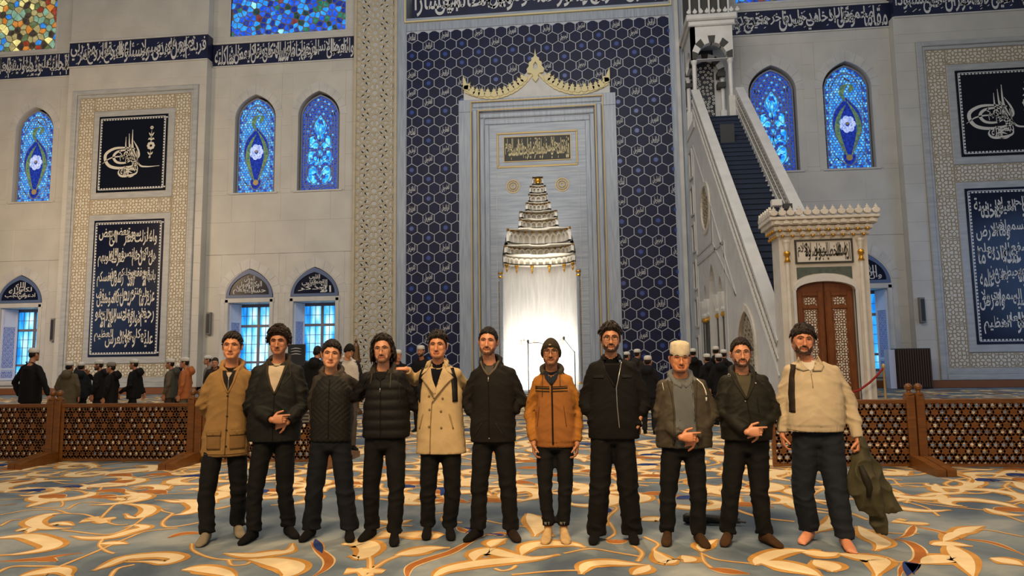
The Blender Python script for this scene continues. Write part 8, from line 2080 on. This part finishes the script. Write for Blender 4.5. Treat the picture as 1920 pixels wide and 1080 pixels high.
# the olive jacket hanging from the right-hand visitor's fist
def held_jacket():
    base, rz, J = PJ[10]; Rz = Matrix.Rotation(rz, 3, 'Z'); w = Vector(base) + Rz @ Vector(J['wR'])
    t = thing('olive_jacket', 'crumpled olive jacket hanging from the right hand of the rightmost visitor', 'jacket', (w.x, w.y, w.z-.5))
    X = Rz @ Vector((1, 0, 0)); Y = Rz @ Vector((0, 1, 0)); Z = Vector((0, 0, 1))
    mb = MB()
    def q(a, b, c): return w + X*a + Y*b + Z*c
    def lobe(P, R_, fl=.5):
        rings = []
        for (a, b, c), (rx, ry) in zip(P, R_): rings.append([q(a + rx*cos(2*pi*k/18), b + ry*sin(2*pi*k/18), c + .012*sin(3*2*pi*k/18)) for k in range(18)])
        mb.loft(rings)
    lobe([(.02,-.02,-.07), (.00,-.03,-.13), (.00,-.05,-.25), (.02,-.06,-.40), (.05,-.06,-.52), (.08,-.05,-.60)], [(.03,.02), (.06,.04), (.10,.055), (.125,.06), (.11,.05), (.05,.03)])
    lobe([(.04,.02,-.08), (.09,.03,-.20), (.14,.03,-.36), (.20,.02,-.50), (.235,.01,-.565)], [(.035,.03), (.06,.045), (.075,.05), (.085,.05), (.075,.04)])
    lobe([(.06,.0,-.30), (.09,.0,-.50), (.11,.0,-.64), (.13,.0,-.74)], [(.06,.04), (.068,.04), (.062,.035), (.05,.03)])
    mb.capsule([q(.03,-.01,-.02), q(.03,-.01,-.12)], [.032, .045], 12)
    me = remesh(mb, .009, 2)
    def d(p, n):
        k = noise.noise(Vector((p[0]*9, p[1]*9, p[2]*6))); return (1-abs(k))**3 * .026 - .012
    o = finish(me, 'jacket_body', M['nylon'], None, None, d, C(66, 62, 42)); o.parent = t; o.location = -Vector(t.location)
    k = MB(); k.tube([q(-.02,-.115,-.20), q(.01,-.135,-.30), (q(.03,-.13,-.36)), q(.02,-.135,-.44)], [.018,.03,.026,.014], 10); z = simple(k, 'lining_fold', M['nylon'], t, C(34, 31, 22)); z.location = -Vector(t.location)
held_jacket()

# ---------------------------------------------------------------- worshippers farther back
def bg(label, px_x, Y, H, rz, S, pose='stand', group='worshippers behind the fence', X=None):
    s = H/1.75; f = s
    J = dict(head=(0, -.03*f, H-.115), neck=(0, .02, 1.475*f), hL=(-.085*f, 0, .93*f), hR=(.085*f, 0, .93*f), kL=(-.10*f, -.02, .50*f), kR=(.10*f, -.02, .50*f), aL=(-.11*f, .03, .085), aR=(.11*f, .03, .085), tL=(-.13*f, -.13, .02), tR=(.13*f, -.13, .02),
             sL=(-.17*f, .01, 1.42*f), sR=(.17*f, .01, 1.42*f), eL=(-.24*f, .03, 1.14*f), eR=(.24*f, .03, 1.14*f), wL=(-.23*f, -.05, .90*f), wR=(.23*f, -.05, .90*f),
             torso=[(.80*f if not S.get('long') else .58*f, 0, .20*f, .135*f), (1.0*f, 0, .195*f, .135*f), (1.25*f, 0, .185*f, .13*f), (1.38*f, 0, .16*f, .115*f), (1.45*f, 0, .10*f, .08*f)])
    if pose == 'stride': J.update(aL=(-.10*f, -.26*f, .085), kL=(-.10*f, -.20*f, .50*f), tL=(-.10*f, -.42*f, .02), aR=(.10*f, .24*f, .085), kR=(.10*f, .08*f, .49*f), tR=(.10*f, .08*f, .02), wL=(-.23*f, .12, .92*f), wR=(.23*f, -.22*f, .95*f))
    if pose == 'wide': J.update(aL=(-.24*f, .0, .085), kL=(-.18*f, -.02, .50*f), tL=(-.28*f, -.16, .02), aR=(.16*f, .0, .085), eL=(-.33*f, .04, 1.16*f), wL=(-.40*f, .0, .92*f), eR=(.30*f, .05, 1.16*f), wR=(.27*f, -.03, .92*f))
    if pose == 'raise': J.update(eR=(.24*f, -.25*f, 1.36*f), wR=(.16*f, -.34*f, 1.62*f))
    if pose == 'mouth': J.update(eL=(-.25*f, -.18*f, 1.2*f), wL=(-.10*f, -.30*f, 1.42*f))
    if pose == 'sit': pass
    if 'pitchh' in S: J['head'] = (0, -.03*f - .05, H-.13)
    Sd = dict(lod=2.6, skin=(176,120,88), hairc=(22,17,14), hair='short', vol=.014, seed=int(Y*10) % 17, handL=hd((0,-.1,-1),(1,0,0),1), handR=hd((0,-.1,-1),(-1,0,0),-1), arm=(.07*f,.06*f,.045*f), fold=.8, leg=(.088*f,.066*f,.062*f))
    if pose == 'raise': Sd['handR'] = hd((0,-.1,1),(-1,0,0),1)
    if pose == 'mouth': Sd['handL'] = hd((.5,-.3,.8),(1,0,0),1)
    Sd.update(S); Sd.pop('long', None)
    return person(label, (X if X is not None else px_x, Y, 0), radians(rz), J, Sd, group)
cap = dict(hat='skullcap', hatc=(206,202,192))
BG = [
 ('man in a black suit and white skullcap seen from behind, left of the screens', -10.36, 12.0, 1.85, 172, dict(jacket=(14,13,15), trousers=(13,12,13), collar='lapel', **cap), 'wide'),
 ('person in a long olive coat and white cap behind the left screen post', -11.69, 14.6, 1.61, 195, dict(jacket=(88,78,58), trousers=(40,34,28), long=True, **cap), 'stand'),
 ('person in dark clothes raising a phone, behind the olive coat', -12.18, 15.6, 1.6, 205, dict(jacket=(24,28,32), trousers=(20,20,22), **cap), 'raise'),
 ('man in white cap and black coat with a hand at his mouth', -11.46, 15.3, 1.64, -75, dict(jacket=(18,17,17), trousers=(16,15,15), beard='full', **cap), 'mouth'),
 ('man in a striped grey cap and long black hooded coat', -10.64, 14.6, 1.58, -80, dict(jacket=(17,16,16), trousers=(14,13,13), hat='skullcap', hatc=(120,112,102), long=True), 'stand'),
 ('boy in a white cap and black hooded coat walking left', -10.37, 15.0, 1.65, -85, dict(jacket=(15,14,15), trousers=(13,13,14), **cap), 'stride'),
 ('person in a grey green vest and white cap near the second screen post', -9.61, 15.2, 1.65, -80, dict(jacket=(66,66,58), sleeve=(92,82,66), trousers=(60,52,42), **cap), 'stand'),
 ('person in black between the grey vest and the rust jacket', -10.27, 16.6, 1.53, -100, dict(jacket=(14,13,14), trousers=(12,12,12), **cap), 'stand'),
 ('person in a rust orange jacket and white cap by the second screen post', -8.95, 14.7, 1.67, -78, dict(jacket=(166,98,54), trousers=(96,88,74), **cap), 'stand'),
 ('seated looking person in a grey sweater and white cap behind the tan coat', -10.01, 17.5, 1.74, -60, dict(jacket=(116,108,96), trousers=(30,26,26), **cap), 'stand'),
 ('brown haired person peeking behind the tan coat', -9.1, 16.2, 1.67, 20, dict(jacket=(46,36,30), trousers=(24,22,22), hairc=(50,32,20), vol=.02), 'stand'),
 ('person in a white cap and navy jacket behind the curly haired man', -7.53, 17.5, 1.86, -70, dict(jacket=(22,26,42), trousers=(20,20,24), **cap), 'stand'),
 ('person in a puffy black coat turned away behind the quilted jacket', -5.07, 12.6, 1.83, 175, dict(jacket=(14,14,15), trousers=(14,13,13), arm=(.09,.08,.06), hair='short', vol=.012), 'stand'),
 ('person in a tall black beanie and white shirt looking down', -4.19, 11.8, 1.86, 40, dict(jacket=(180,176,168), sleeve=(24,22,22), trousers=(70,66,60), hat='beanie', hatc=(18,16,16), pitch=.7, pitchh=1, hair='none', skin=(196,138,104)), 'stand'),
 ('old man in a white knitted cap behind the long haired man', -3.97, 14.2, 1.76, 30, dict(jacket=(20,20,22), trousers=(20,20,20), skin=(190,130,100), **cap), 'stand'),
 ('bearded man in a white cap and black coat left of the trench coat', -3.65, 15.0, 1.86, -12, dict(jacket=(14,13,15), trousers=(14,13,13), beard='full', **cap), 'stand'),
]
for a in BG: bg(a[0], a[1], a[2], a[3], a[4], a[5], a[6])
BG2 = [
 ('worshipper in a white cap just right of the man dressed in black', 1.19, 17.5, 1.75, 150, dict(jacket=(40,36,28), trousers=(20,20,20), **cap)),
 ('smaller worshipper in a white cap left of the cream prayer cap', 1.2, 14.5, 1.57, 165, dict(jacket=(16,16,22), trousers=(16,16,18), **cap)),
 ('worshipper whose cap shows above the shoulder of the man in black', 1.04, 19.5, 1.71, 140, dict(jacket=(24,22,24), trousers=(18,18,18), **cap)),
 ('dark clothed worshipper in white cap right of the cream prayer cap', 2.7, 18.5, 1.76, 180, dict(jacket=(15,14,15), trousers=(13,13,13), **cap)),
 ('tallest of the four white caps before the pulpit columns', 3.19, 18.0, 1.8, 170, dict(jacket=(14,13,14), trousers=(13,13,13), **cap)),
 ('short white capped worshipper at the left of the four by the pulpit', 2.84, 17.2, 1.61, 200, dict(jacket=(16,15,16), trousers=(13,13,13), **cap)),
 ('lowest white cap in front of the group of four by the pulpit', 2.97, 16.4, 1.6, 185, dict(jacket=(15,15,17), trousers=(13,13,13), **cap)),
 ('white capped worshipper at the right of the four by the pulpit', 3.3, 17.6, 1.71, 160, dict(jacket=(18,17,17), trousers=(13,13,13), **cap)),
]
for a in BG2: bg(*a, group='worshippers near the pulpit')
